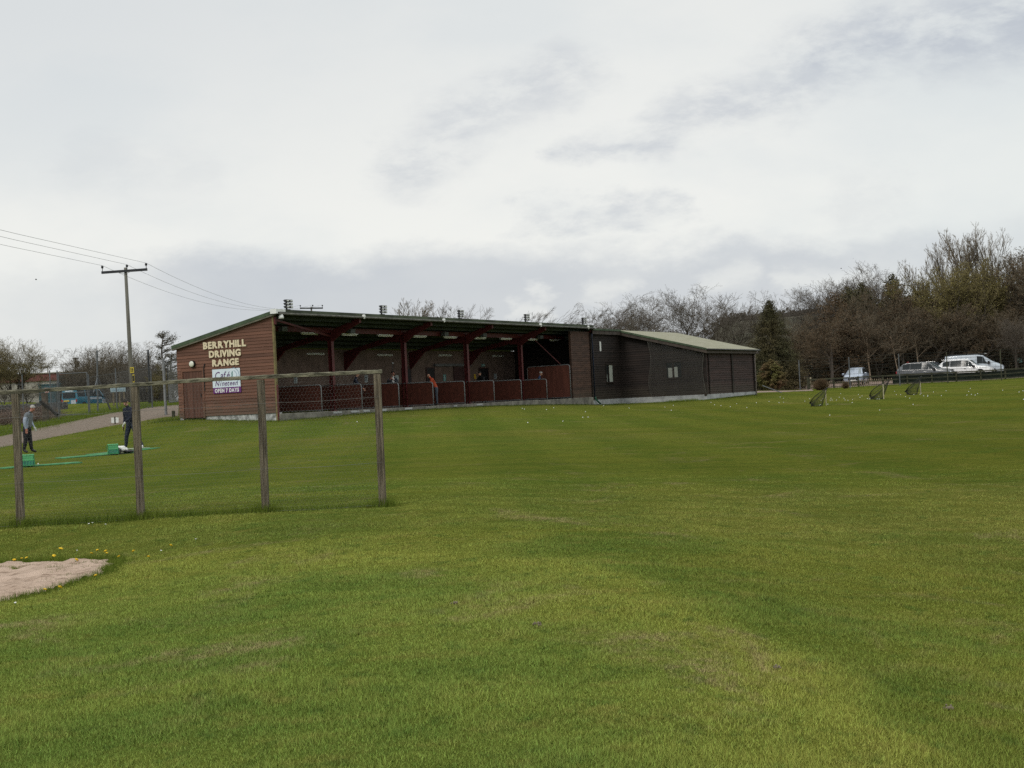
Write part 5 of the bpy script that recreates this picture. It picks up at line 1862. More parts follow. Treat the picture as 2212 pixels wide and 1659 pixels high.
p = G(249, 917)
o = thing('tee_sign', 'small white double board sign on a dark stake beside the gravel track', 'sign', p, R(6))
m_ = MB(); m_.box((-.03, -.03, -.2), (.03, .03, .36)); m_.build('stake', M_fence_dark, o)
m_ = MB(); m_.box((-.17, -.045, .08), (-.035, -.03, .33)); m_.box((.035, -.045, .08), (.17, -.03, .33)); m_.build('board', M_white, o)

# ------------------------------------------------------------------ golf balls, flowers, clods
ballp = []
for ox, oy, z, pts in [
    (3300, 1420, 6.144, [(65, 808), (493, 833), (580, 865), (30, 897), (530, 900), (143, 920), (168, 963), (240, 973), (348, 953), (343, 1025), (760, 880), (708, 933), (752, 938), (780, 936), (825, 937), (948, 938), (998, 938), (990, 880), (1370, 753), (1407, 835), (1515, 832), (1632, 882), (1733, 920), (1815, 1073), (1010, 1210), (1833, 827), (1985, 827), (2012, 803), (2072, 865), (2170, 850), (2168, 875)]),
    (3000, 1440, 7.373, [(533, 925), (628, 957), (207, 1053), (497, 1087), (630, 1073), (1250, 1040), (1388, 972), (2010, 960), (1985, 1017), (2038, 1010), (2163, 1010), (1915, 1130), (1665, 1155), (1700, 1147), (1720, 1020), (1775, 972), (1972, 1455)]),
    (2500, 1280, 4.424, [(525, 1437), (633, 1494), (670, 1406), (1325, 1355), (1387, 1398), (1500, 1412), (1663, 1431), (1772, 1380), (1950, 1447), (2115, 1362)]),
    (1550, 1200, 2.765, [(1400, 1133), (1423, 1142), (1664, 1147), (1743, 1128), (1461, 1290), (1843, 1275), (2060, 1231), (2117, 1230), (2088, 1171)]),
    (2250, 1200, 2.765, [(350, 1104), (628, 1130)]),
    (3560, 1340, 4.686, [(543, 963), (775, 940), (687, 1030), (1222, 895), (1190, 953), (1160, 1020), (1245, 1007), (1312, 1020), (1355, 993), (1818, 930), (2122, 963), (2195, 943), (2205, 1100)]),
    (1050, 1150, 3.017, [(1075, 1548)]), (0, 1700, 2.37, [(357, 308)])]:
    for x, y in pts:
        ballp.append(((ox + x / z) * .54861, (oy + y / z) * .54861))
bm0 = MB(); bm0.ball((0, 0, 0), .023, 12, 8)
ball0 = None
for i, (vx, vy) in enumerate(ballp):
    g0 = G(vx, vy)
    if ball0 is None:
        bo = bm0.build('golf_ball', M_ball, None, smooth=True); ball0 = bo
    else:
        bo = ball0.copy(); COL.objects.link(bo)
    bo.location = g0 + Vector((0, 0, .024))
    bo['category'] = 'golf ball'
    if vy > 1000 or vx < 100: lab, grp = 'golf ball on the green mat beside the nearer basket', None
    elif vx < 1000: lab, grp = 'lone golf ball on the grass in front of the first bays', None
    elif vx < 1640: lab, grp = 'white golf ball on the grass between the building and the nearest target net', 'golf balls before the building'
    elif vx < 1880: lab, grp = 'white golf ball on the grass around the nearest target net', 'golf balls round the nearest net'
    elif vx < 1990: lab, grp = 'white golf ball on the grass around the two farther target nets', 'golf balls round the farther nets'
    else: lab, grp = 'white golf ball on open grass to the right of the target nets', 'golf balls on the open grass'
    bo['label'] = lab
    if grp: bo['group'] = grp

fl0 = {}
for kind, pts in [('dandelion', [(135, 1223), (205, 1205), (247, 1200), (505, 1181), (857, 1158), (910, 1128), (987, 1138), (998, 1157), (1108, 1190), (1245, 1138), (1388, 1190), (718, 1218), (893, 1370), (423, 1503), (563, 1480), (1597, 1083), (570, 1113)]),
                  ('daisy', [(865, 872), (987, 883), (722, 1133), (1505, 1135), (82, 412), (145, 1632), (1830, 1025), (830, 878)])]:
    hd = MB(); hd.ball((0, 0, 0), .020 if kind == 'dandelion' else .010, 10, 6, sc=(1, 1, .55))
    for k in range(16):
        a = 2 * math.pi * k / 16
        r_ = .022 if kind == 'dandelion' else .013
        hd.add([(0, 0, 0), (r_ * math.cos(a - .15), r_ * math.sin(a - .15), .004), (r_ * 1.15 * math.cos(a), r_ * 1.15 * math.sin(a), .002), (r_ * math.cos(a + .15), r_ * math.sin(a + .15), .004)], [(0, 1, 2, 3)])
    st = MB(); st.tube([(0, 0, -.05), (0, 0, -.004)], .003, 5)
    root0 = None
    for x, y in pts:
        vx, vy = (x / 2.37) * .54861, (1700 + y / 2.37) * .54861
        g0 = G(vx, vy + 3)
        lab = ('yellow dandelion flower along the bunker edge' if kind == 'dandelion' else 'tiny white daisy in the short grass near the fence and bunker')
        grp = 'dandelions by the bunker' if kind == 'dandelion' else 'daisies in the grass'
        if root0 is None:
            root0 = thing(kind, lab, 'flower', g0 + Vector((0, 0, .05)), 0, grp)
            hd.build('flower_head', M_dand if kind == 'dandelion' else M_daisy, root0)
            st.build('stem', M_stem, root0)
        else:
            s = rng.uniform(.7, 1.05)
            r_ = dup(root0, g0 + Vector((0, 0, .045)), rng.uniform(0, 6), lab, grp, (s, s, s))
            r_.rotation_euler = (rng.uniform(-.5, .5), rng.uniform(-.5, .5), rng.uniform(0, 6))
for vx, vy, lab in [(980, 1307, 'small brown worm cast on the pale crest of the lawn'), (1160, 1352, 'small grey-brown worm cast right of the lawn crest'), (1680, 1447, 'dark brown clod on the lawn at the right'), (2046, 1532, 'grey-brown clod near the lower right corner of the lawn')]:
    g0 = G(vx, vy)
    o = MB()
    for k in range(9): o.ball((rng.uniform(-.025, .025), rng.uniform(-.02, .02), rng.uniform(.004, .02)), rng.uniform(.004, .010), 7, 5)
    oo = o.build('worm_cast', M_dirt, None); oo.location = g0; tag(oo, lab, 'worm cast')

# ------------------------------------------------------------------ target nets with their stakes
netv = None
for i, ((fx, fy), (tx, ty), (px_, pt, pb), lab) in enumerate([
        ((1764, 877.5), (1789, 837), (1785, 842, 876), 'nearest black chipping target net on the grass'),
        ((1895, 862.5), (1912, 821), (1909, 829, 862), 'middle black chipping target net in front of the pale palings'),
        ((1969, 852.5), (1990, 813), (1989, 822, 851), 'farthest black chipping target net in front of the dark grey car')]):
    base = G(fx, fy)
    dep = base.y
    sc = (fy - ty) * dep / FPX
    if netv is None:
        o = thing('target_net', lab, 'net', base, 0, 'chipping target nets')
        # rim: tilted hoop leaning to the right, pouch to the left
        def hoop(t):
            a = 2 * math.pi * t
            return Vector((0 + .30 * math.cos(a) * .9 + .0, 0, 0))
        rim = []
        import math as _m
        cA, cB = Vector((-.36, -.12, .19)), Vector((.66, .16, .98))
        ax = (cB - cA) / 2; cen = (cA + cB) / 2
        sdv = Vector((.10, .46, -.10))
        for k in range(33):
            a = 2 * math.pi * k / 32
            rim.append(cen + ax * math.cos(a) + sdv * math.sin(a) + Vector((0, 0, .05)) * math.sin(2 * a))
        m_ = MB(); m_.tube(rim, .016, 6, cap=False); m_.build('rim', M_net_black, o, smooth=True)
        foot = [Vector((-.36, -.10, .20)), Vector((-.30, -.20, .06)), Vector((-.14, -.22, .012)), Vector((.18, -.18, .012)), Vector((.28, -.10, .02))]
        m_ = MB(); m_.tube(foot, .020, 6); m_.tube([foot[-1], Vector((.34, -.02, .3)), Vector((.52, .05, .66)), cB], .013, 6); m_.tube([foot[0] + Vector((.04, 0, -.02)), Vector((.02, -.2, .44)), Vector((.40, -.12, .70)), cB], .009, 5)
        for q_ in (foot[0], foot[1]): m_.ball(tuple(q_), .05, 8, 6)
        m_.build('frame', M_net_black, o, smooth=True)
        # the netting itself: surface from rim to a pouch apex line
        segA, segB = [], []
        N1, N2 = 34, 22
        gridp = []
        for k in range(N1 + 1):
            r0 = rim[int(k / N1 * 32)] if k < N1 else rim[0]
            f = k / N1 * 32; k0 = int(f); r0 = rim[k0 % 32].lerp(rim[(k0 + 1) % 32], f - k0)
            # nearest pouch target on the foot line
            s = min(1, max(0, (r0.x + .36) / 1.02))
            fq = s * 3.999; j0 = int(fq); tp = foot[j0].lerp(foot[j0 + 1], fq - j0)
            row = []
            for j in range(N2 + 1):
                w = j / N2
                q_ = r0.lerp(tp, w) + Vector((.0, -.05, -.03)) * math.sin(math.pi * w)
                row.append(q_)
            gridp.append(row)
        for k in range(N1):
            for j in range(N2):
                segA += [gridp[k][j], gridp[k][j]]; segB += [gridp[k + 1][j], gridp[k][j + 1]]
        m_ = MB(); m_.segs([tuple(v) for v in segA], [tuple(v) for v in segB], .0030, .0030, 3); m_.build('netting', M_net_black, o)
        netv = o
        o.scale = (sc, sc, sc)
    else:
        o = dup(netv, base, 0, lab, 'chipping target nets', (sc, sc, sc))
        o.rotation_euler = (0, 0, R(-14 if i == 1 else 4))
    s0 = G(px_, pb)
    so_ = thing('marker_stake', ['pale wooden stake behind the nearest target net', 'pale wooden stake behind the middle target net', 'pale wooden stake behind the farthest target net'][i], 'stake', s0, 0, 'stakes behind the target nets')
    hgt = (pb - pt) * s0.y / FPX
    m_ = MB(); m_.box((-.022, -.022, -.2), (.022, .022, hgt - .03)); m_.build('shaft', M_stake, so_)
    m_ = MB(); m_.box((-.024, -.024, hgt - .03), (.024, .024, hgt), taper=.7); m_.build('tip', M_stake, so_)

# ------------------------------------------------------------------ vehicles (x forward, y left, z up)
def vehicle(label, loc, rz, paint, sects, wheels, wr, side_win, screen, rear_win, extras=(), group=None, name='parked_car', cat='car', glass=None, screen_mat=None, win_frame=None):
    o = thing(name, label, cat, loc, rz, group)
    S = len(sects)
    def ring(s):
        x, zl, zm, zb, zr, wl, wm, wb, wr_ = s
        half = [(wl, zl), (wm, zm), (wb, zb), (wr_, zr), (wr_ * .55, zr + .035)]
        return [(x, y, z) for y, z in half] + [(x, -y, z) for y, z in half[::-1]]
    rings = [ring(s) for s in sects]
    m_ = MB()
    vs = [p for r in rings for p in r]
    n = 10
    fs = []
    for i in range(S - 1):
        for k in range(n):
            k2 = (k + 1) % n
            fs.append((i * n + k, (i + 1) * n + k, (i + 1) * n + k2, i * n + k2))
    fs.append(tuple(range(n))); fs.append(tuple((S - 1) * n + k for k in range(n))[::-1])
    m_.add(vs, fs)
    bo = m_.build('body', paint, o, smooth=True)
    bv = bo.modifiers.new('b', 'BEVEL'); bv.width = .05; bv.segments = 3; bv.limit_method = 'ANGLE'; bv.angle_limit = R(25)
    def patch(a, b, c, d, u0, u1, v0, v1, off, mt, nm):
        """quad a-b (bottom) d-c (top); a sub-rectangle of it pushed outwards"""
        a, b, c, d = map(Vector, (a, b, c, d))
        def pt(u, v): return a.lerp(b, u).lerp(d.lerp(c, u), v)
        nrm = (b - a).cross(d - a).normalized()
        cen = (a + b + c + d) / 4
        if nrm.dot(cen - Vector((cen.x * .3, 0, .6))) < 0: nrm = -nrm
        q = MB(); G_ = 4; vv = []
        for j in range(G_ + 1):
            for i in range(G_ + 1): vv.append(tuple(pt(u0 + (u1 - u0) * i / G_, v0 + (v1 - v0) * j / G_) + nrm * off))
        ff = [(j * 5 + i, j * 5 + i + 1, j * 5 + i + 6, j * 5 + i + 5) for j in range(G_) for i in range(G_)]
        q.add(vv, ff); return q.build(nm, mt, o)
    gm = glass or M_glass
    for i, j, u0, u1, v0, v1 in side_win:
        for s in (3, 6):
            lo = 2 if s == 3 else 7
            patch(rings[i][lo], rings[j][lo], rings[j][s], rings[i][s], u0, u1, v0, v1, .012, gm, 'side_window')
    i, j = screen
    patch(rings[j][3], rings[j][6], rings[i][6], rings[i][3], .07, .93, .06, .94, .03, screen_mat or M_screen, 'windscreen')
    if rear_win:
        i, j, v0, v1 = rear_win
        patch(rings[i][3], rings[i][6], rings[j][6], rings[j][3], .08, .92, v0, v1, .03, gm, 'rear_window')
    for (wx, wy) in wheels:
        for s in (-1, 1):
            t_ = MB(); t_.tube([(wx, s * (wy - .20), wr), (wx, s * wy, wr)], wr, 22)
            w_ = t_.build('wheel', M_tyre, o)
            t_ = MB(); t_.tube([(wx, s * (wy - .02), wr), (wx, s * (wy + .012), wr)], wr * .62, 16)
            for k in range(5):
                a = k * 2 * math.pi / 5
                t_.bar((wx, s * (wy + .016), wr), (wx + wr * .6 * math.cos(a), s * (wy + .016), wr + wr * .6 * math.sin(a)), .05, .02)
            t_.build('rim', M_rim, w_)
            t_ = MB(); t_.tube([(wx, s * (wy + .005), wr), (wx, s * (wy + .008), wr)], wr * 1.14, 22); t_.build('wheel_arch', M_black, o)
    for nm, mt, boxes in extras:
        t_ = MB()
        for lo, hi in boxes: t_.box(lo, hi)
        t_.build(nm, mt, o, bevel=.012)
    return o


def sym(b): return [b, ((b[0][0], -b[1][1], b[0][2]), (b[1][0], -b[0][1], b[1][2]))]


SUV = [(-2.36, .45, .72, .98, 1.02, .74, .80, .78, .70), (-2.26, .30, .70, 1.05, 1.18, .82, .90, .86, .68), (-1.82, .26, .70, 1.07, 1.58, .86, .93, .88, .60), (-1.15, .24, .70, 1.05, 1.68, .87, .94, .89, .60), (-.15, .24, .68, 1.02, 1.70, .87, .94, .89, .61), (.45, .24, .68, 1.00, 1.62, .87, .94, .89, .58),
       (1.22, .24, .68, 1.00, 1.08, .87, .94, .88, .76), (1.75, .26, .66, .97, 1.03, .86, .93, .86, .72), (2.18, .30, .60, .86, .92, .80, .87, .80, .62), (2.34, .40, .56, .70, .74, .66, .74, .68, .5)]
suv_win = [(2, 3, .06, .98, .12, .90), (3, 4, .02, .98, .08, .90), (4, 5, .04, .96, .08, .90), (5, 6, .0, .62, .08, .86)]
suv_w = [(-1.38, .93), (1.42, .93)]


def suv_extras(handle, rack=True, rearlamp=True):
    ex_ = [('headlight', M_headlamp, sym(((2.10, .55, .70), (2.28, .80, .82)))), ('tail_light', M_red_lamp, sym(((-2.36, .66, .80), (-2.22, .85, 1.0)))),
           ('door_mirror', M_black, sym(((.80, .93, .98), (1.02, 1.10, 1.14)))), ('door_handle', handle, sym(((-.95, .935, .88), (-.75, .955, .915))) + sym(((.05, .935, .86), (.25, .955, .895)))),
           ('grille', M_black, [((2.30, -.42, .48), (2.37, .42, .68))])]
    if rack: ex_.append(('roof_rail', M_chrome, sym(((-1.9, .58, 1.715), (.2, .61, 1.745)))))
    return ex_


gz = lambda px, d: D(px, d)
vehicle('dark grey estate car with a chrome window line behind the dark fence', gz(2001, 122), R(-30), M_car_grey, SUV, suv_w, .36, suv_win, (5, 6), (1, 2, .1, .8),
        suv_extras(M_chrome, False) + [('window_trim', M_chrome, sym(((-1.8, .885, 1.045), (1.0, .905, 1.068))) + sym(((-1.6, .64, 1.62), (.3, .66, 1.645)))), ('roof_aerial', M_red_lamp, [((-1.6, -.04, 1.73), (-1.4, .04, 1.78))])], 'cars parked behind the boundary fence', screen_mat=M_screen)
vehicle('white off-road car parked in front of the white van', gz(2086, 125.5), R(-29), M_car_white, SUV, suv_w, .38, suv_win, (5, 6), (1, 2, .1, .8),
        suv_extras(M_black) + [], 'cars parked behind the boundary fence')
vehicle('navy car with black roof bars mostly hidden behind the dark grey car', gz(2016, 133.5), R(-24), M_car_navy, SUV, suv_w, .36, suv_win, (5, 6), (1, 2, .1, .8), suv_extras(M_black), 'cars parked behind the boundary fence').scale = (.92, .92, .88)
HATCH = [(-1.95, .42, .66, .90, .94, .66, .74, .72, .62), (-1.82, .26, .64, .96, 1.30, .78, .84, .80, .60), (-1.5, .22, .62, .97, 1.45, .80, .86, .82, .56), (-.4, .20, .62, .94, 1.50, .81, .87, .83, .57), (.25, .20, .62, .92, 1.42, .81, .87, .83, .55),
         (1.12, .20, .60, .90, .98, .81, .87, .82, .72), (1.6, .22, .58, .82, .88, .78, .85, .78, .62), (1.92, .30, .50, .66, .70, .66, .74, .68, .5)]
vehicle('silver-blue hatchback facing the range beside the pale leaning stakes', gz(1850, 124), R(-113), M_car_silver, HATCH, [(-1.2, .86), (1.22, .86)], .31, [(2, 3, .06, .97, .1, .9), (3, 4, .03, .96, .1, .9), (4, 5, .0, .6, .08, .85)], (4, 5), (1, 2, .1, .8),
        [('headlight', M_headlamp, sym(((1.62, .48, .62), (1.80, .76, .74)))), ('door_mirror', M_car_silver, sym(((.72, .86, .90), (.92, 1.06, 1.05)))), ('grille', M_black, [((1.88, -.4, .42), (1.94, .4, .60))]), ('number_plate', M_white, [((1.93, -.26, .36), (1.96, .26, .46))])], 'cars parked behind the boundary fence')
VAN = [(-2.55, .40, .80, 1.10, 1.85, .84, .92, .90, .74), (-2.48, .28, .80, 1.12, 1.95, .88, .95, .93, .76), (-1.4, .26, .80, 1.12, 1.98, .90, .97, .94, .77), (.20, .26, .80, 1.10, 1.98, .90, .97, .94, .77), (.75, .26, .80, 1.08, 1.90, .90, .97, .94, .74),
       (1.65, .26, .76, 1.06, 1.28, .90, .96, .92, .76), (2.15, .28, .70, .98, 1.06, .86, .93, .86, .66), (2.50, .36, .60, .80, .84, .72, .80, .74, .54)]
vehicle('white panel van with black roof rack, tallest of the parked vehicles', gz(2107, 129.5), R(-22), M_van_white, VAN, [(-1.55, .955), (1.55, .955)], .34, [(3, 4, .10, .98, .10, .88), (4, 5, .0, .72, .10, .84)], (4, 5), None,
        [('roof_rack', M_black, [((-2.3, -.62, 2.06), (.9, -.57, 2.11)), ((-2.3, .57, 2.06), (.9, .62, 2.11))] + [((-2.2 + k * .75, -.62, 2.02), (-2.15 + k * .75, .62, 2.07)) for k in range(5)]), ('roof_light', M_white, [((.9, -.2, 2.03), (1.05, .2, 2.10))]),
         ('headlight', M_headlamp, sym(((2.15, .56, .80), (2.36, .80, .98)))), ('door_mirror', M_black, sym(((1.18, .95, 1.10), (1.36, 1.14, 1.38)))), ('grille', M_black, [((2.47, -.5, .5), (2.53, .5, .74))])], None, 'parked_van', 'van')
BUS = [(-2.5, .40, .8, 1.15, 1.92, .84, .92, .90, .78), (-2.44, .30, .8, 1.16, 2.02, .90, .97, .95, .80), (-1.2, .28, .8, 1.16, 2.05, .92, .98, .95, .80), (.5, .28, .8, 1.14, 2.04, .92, .98, .95, .80), (1.1, .28, .8, 1.12, 1.92, .92, .98, .94, .76),
       (1.85, .28, .76, 1.06, 1.25, .90, .96, .90, .74), (2.25, .30, .70, .95, 1.02, .84, .92, .84, .64), (2.5, .36, .6, .8, .83, .72, .8, .72, .54)]
p = D(188, 140)
vehicle('old blue minibus seen from behind with faded white side panel near the road', p, R(68), M_van_blue, BUS, [(-1.5, .965), (1.55, .965)], .34, [(1, 2, .06, .95, .1, .85), (2, 3, .03, .97, .1, .85), (3, 4, .05, .96, .08, .85), (4, 5, .0, .6, .1, .84)], (4, 5), None,
        [('rear_window', M_glass, [((-2.55, -.74, 1.12), (-2.50, .74, 1.66))]), ('number_plate', M_plate, [((-2.55, -.02, .80), (-2.50, .66, .93))]), ('tail_light', M_red_lamp, [((-2.54, .78, .75), (-2.46, .92, 1.0)), ((-2.54, -.92, .75), (-2.46, -.78, 1.0))]),
         ('pale_patch', M_van_pale, [((-2.54, -.80, .55), (-2.505, -.22, .92)), ((-.6, -1.0, .95), (1.2, -.985, 1.14))]), ('sign_strip', M_sign_white, [((-2.545, -.55, 1.76), (-2.50, .45, 1.84))]), ('front_wing', M_van_pale, [((1.2, -1.0, .5), (2.3, -.93, .92))]),
         ('indicator', M_orange_lens, [((2.28, -.93, .72), (2.42, -.74, .86))]), ('door_mirror', M_black, sym(((1.45, .95, 1.1), (1.62, 1.16, 1.4))))], None, 'minibus', 'van', screen_mat=M_screen)

# ------------------------------------------------------------------ poles and cables
def util_pole(label, px, depth, ytop, arm_px, ybar, yins, braces=True, yaw=0.0, hide_base=None):
    b0 = D(px[1], depth); t0 = P(px[0], ytop, depth)
    o = thing('utility_pole', label, 'utility pole', b0)
    m_ = MB(); m_.tube([b0 - Vector((0, 0, .3)), b0.lerp(t0, .33), b0.lerp(t0, .66), t0], [.125, .11, .095, .08], 12)
    m_.build('pole', M_pole, o, smooth=True, world=True)
    a, c = P(arm_px[0], ybar[0], depth - .1), P(arm_px[1], ybar[1], depth - .1)
    m_ = MB(); m_.bar(a, c, .11, .13); m_.build('crossarm', M_dark_steel, o, world=True)
    tipz = []
    for (ix_, iy), f in zip(yins, (.02, .56, .98)):
        q = a.lerp(c, f); t = P(ix_, iy, depth - .1)
        q.z += .05; t.x = q.x; t.y = q.y
        m_ = MB(); m_.tube([q, q.lerp(t, .5), q.lerp(t, .55), q.lerp(t, .75), q.lerp(t, .9), t], [.018, .018, .055, .07, .06, .03], 10)
        m_.build('insulator', M_insul, o, smooth=True, world=True)
        tipz.append(t)
    if braces:
        for f in (.36, .64):
            m_ = MB(); m_.bar(a.lerp(c, f) - Vector((0, .06, .06)), b0.lerp(t0, .955) - Vector((0, .09, 0)), .03, .02); m_.build('brace', M_galv, o, world=True)
    return o, tipz, b0, t0


pole1, tips1, b0, t0 = util_pole('tall wooden utility pole with dark crossarm and yellow notices left of the building', (271, 288), 75, 578, (219.5, 318), (589, 582), [(222, 573.5), (273, 571.5), (316.5, 568)])
for y0, y1, x, w in ((793, 805.5, 285.5, .20), (809, 826, 289, .10)):
    m_ = MB()
    q0, q1 = P(x, y1, 74.85), P(x, y0, 74.85)
    m_.box((q0.x - w / 2, q0.y - .03, q0.z), (q0.x + w / 2, q0.y - .01, q1.z)); n_ = m_.build('notice', M_yellow, pole1, world=True)
    k_ = MB()
    for f in (-.22, .18): k_.box((q0.x + w * f - .02, q0.y - .036, q0.z + .05), (q0.x + w * f + .02, q0.y - .0305, q1.z - .05))
    k_.build('print', M_black, n_, world=True)
pole2, tips2, _, _ = util_pole('utility pole whose crossarm shows above the shed roof', (672.5, 676), 135, 662.5, (648, 697.5), (666, 665.5), [(650, 659), (672.5, 658.5), (695.5, 658.5)], False)
util_pole('small distant pole with plain crossarm above the maroon building', (103, 105), 260, 789, (93, 113), (793, 793), [(94, 790.5), (104, 790), (112.5, 790)], False)
t3 = D(163.5, 165); p3 = P(163, 772, 165)
o = thing('utility_pole', 'plain distant pole carrying a transformer behind the blue minibus', 'utility pole', t3)
m_ = MB(); m_.tube([t3, p3], [.13, .10], 8); m_.build('pole', M_pole, o, world=True)
m_ = MB(); q = P(166, 787, 165); m_.tube([q - Vector((0, 0, .35)), q + Vector((0, 0, .35))], .28, 10); m_.build('transformer', M_dark_steel, o, world=True)
m_ = MB(); m_.bar(P(157, 775, 164.9), P(170, 774, 164.9), .12); m_.build('crossarm', M_dark_steel, o, world=True)
for (yl, t1, t2, lab) in [(528, tips1[0], tips2[0], 'lowest overhead cable, on the left insulator'), (511, tips1[1], tips2[1], 'middle overhead cable, on the centre insulator'), (497, tips1[2], tips2[2], 'highest overhead cable, on the right insulator')]:
    dl_ = 52.0 + (t1.x + 19.3) * -2.6
    q = P(0, yl, dl_)
    dirv = (q - t1)
    far = t1 + dirv * 2.2 + Vector((0, 0, 1.1))
    pts = []
    for i in range(25):
        f = i / 24
        # far .. pole1 passing through q
        pt = far.lerp(t1, f); s = 4 * f * (1 - f)
        zq = t1.z + (q.z - t1.z) * ((1 - f) * 2.2) + max(0, (1 - f) * 2.2 - 1) * 1.2 * (t1.z - q.z)
        pt.z = zq
        pts.append(pt)
    for i in range(1, 25):
        f = i / 24
        pt = t1.lerp(t2, f); pt.z -= 4 * f * (1 - f) * 1.25
        pts.append(pt)
    m_ = MB(); m_.tube(pts, .008, 5)
    cb_ = thing('power_line', 'thin grey ' + lab + ' of the tall pole', 'cable', t1)
    m_.build('cable', M_wire, cb_, world=True)

# ------------------------------------------------------------------ left background
def chain_panel(mb, a, c, h, pitch, r, z_off=.05):
    """diamond mesh hung between ground points a and c"""
    a, c = Vector(a), Vector(c)
    L = (c - a).length
    n = int(L / pitch); rows_ = int(h / pitch)
    A, B = [], []
    for j in range(rows_):
        for i in range(n):
            def pt(i_, j_):
                q = a.lerp(c, min(max(i_ / n, 0), 1)); return (q.x, q.y, q.z + z_off + j_ * pitch)
            if (i + j) % 2 == 0:
                A.append(pt(i, j)); B.append(pt(i + 1, j + 1))
            else:
                A.append(pt(i + 1, j)); B.append(pt(i, j + 1))
    mb.segs(A, B, r, r, 3)


fl_ = thing('chainlink_fence', 'tall grey chain link fence with steel posts beyond the gravel track', 'fence', D(150, 82))
line = []
for px, dp, yt in [(-30, 90, 806), (52, 88, 809), (112, 86, 800), (128, 82, 800), (195, 82, 808), (254, 80, 795), (291, 78, 803), (330, 76, 800)]:
    g0 = D(px, dp); t_ = P(px, yt, dp); t_ = Vector((g0.x, g0.y, max(t_.z, g0.z + 1.9)))
    m_ = MB(); m_.tube([g0 - Vector((0, 0, .2)), t_], .035, 7); m_.build('post', M_galv_dull, fl_, world=True)
    line.append((g0, t_))
m_ = MB()
for i, ((a, ta), (c, tc)) in enumerate(zip(line[:-1], line[1:])):
    if i == 3: continue
    chain_panel(m_, a, c, 2.2, .075, .0019)
    for f in (.05, 1.1, 2.15): m_.segs([(a.x, a.y, a.z + f)], [(c.x, c.y, c.z + f)], .006, .006, 4)
w_ = m_.build('chain_mesh', M_galv_dull, fl_, world=True)
gt_ = thing('mesh_gate', 'tall grey tube framed mesh gate standing shut in the chain link fence', 'gate', line[3][0])
a, ta = line[3]; c, tc = line[4]
ga, gc = a.lerp(c, .04), a.lerp(c, .96); zt = P(160, 806, 82).z; zm = P(160, 848, 82).z
ga.z = gc.z = max(ga.z, gc.z) + .08
m_ = MB()
for z in (ga.z, zm, zt):
    m_.tube([(ga.x, ga.y, z), (gc.x, gc.y, z)], .024, 8)
m_.tube([ga, (ga.x, ga.y, zt)], .028, 8); m_.tube([gc, (gc.x, gc.y, zt)], .032, 8)
m_.build('frame', M_galv_dull, gt_, world=True)
m_ = MB(); chain_panel(m_, ga, gc, zt - ga.z, .075, .0019, 0); m_.build('chain_mesh', M_galv_dull, gt_, world=True)
# strainer post with two stays
g0 = D(212, 84); t_ = P(209.5, 757, 84)
o = thing('steel_strainer_post', 'tall steel strainer post with a black and a pale slanting stay', 'post', g0)
m_ = MB(); m_.tube([g0, t_], .05, 8); m_.build('post', M_galv_dull, o, world=True)
m_ = MB(); m_.bar(P(211, 814, 83.9), D(242, 80, -.1), .075); m_.build('stay', M_black_wood, o, world=True)
m_ = MB(); m_.bar(P(210.5, 815, 83.9), P(202, 848, 81.5), .045); m_.build('stay', M_galv_dull, o, world=True)
g0 = D(325.5, 86); t_ = P(318, 756, 86); t_.x = g0.x + .02; t_.y = g0.y
o = thing('dark_pole', 'thin dark pole standing between the verge and the leafless thicket', 'post', g0)
m_ = MB(); m_.tube([g0, g0.lerp(t_, .35)], .11, 8); m_.build('base', M_black_wood, o, world=True)
m_ = MB(); m_.tube([g0.lerp(t_, .352), t_], .055, 8); m_.build('shaft', M_dark_steel, o, world=True)
# grey post and gate at the building corner
g0 = G(359, 897.5); dp = g0.y; t_ = P(353, 774, dp); t_ = Vector((g0.x - .02, g0.y, t_.z))
o = thing('mesh_gate', 'narrow mesh gate on a galvanised post beside the brown gable', 'gate', g0)
m_ = MB(); m_.tube([g0 - Vector((0, 0, .2)), t_], .065, 10); m_.build('post', M_galv, o, world=True)
gb = world_pt((.10, DEP + .06, 0)); gb2 = Vector((g0.x + .16, g0.y, g0.z))
z0, z1, z2 = P(372, 869, dp).z, P(372, 823, dp).z, P(372, 781, dp).z
m_ = MB()
for z in (z0, z1, z2): m_.tube([(gb2.x, gb2.y, z), (gb.x, gb.y, z)], .025, 6)
m_.tube([(gb2.x, gb2.y, z0), (gb2.x, gb2.y, z2)], .02, 6)
m_.build('frame', M_dark_steel, o, world=True)
m_ = MB(); chain_panel(m_, Vector((gb2.x, gb2.y, z0)), Vector((gb.x, gb.y, z0)), z1 - z0, .06, .0045, 0); chain_panel(m_, Vector((gb2.x, gb2.y, z1)), Vector((gb.x, gb.y, z1)), z2 - z1, .11, .003, 0)
m_.build('chain_mesh', M_galv, o, world=True)
g0 = G(375, 901); o = thing('wooden_stub', 'short mossy wooden stub between the steel gate post and the gable', 'post', g0)
m_ = MB(); rough_post(m_, g0 - Vector((0, 0, .2)), g0 + Vector((0, 0, .30)), .13, .13, 4); m_.build('stub', M_fence_dark, o, world=True)
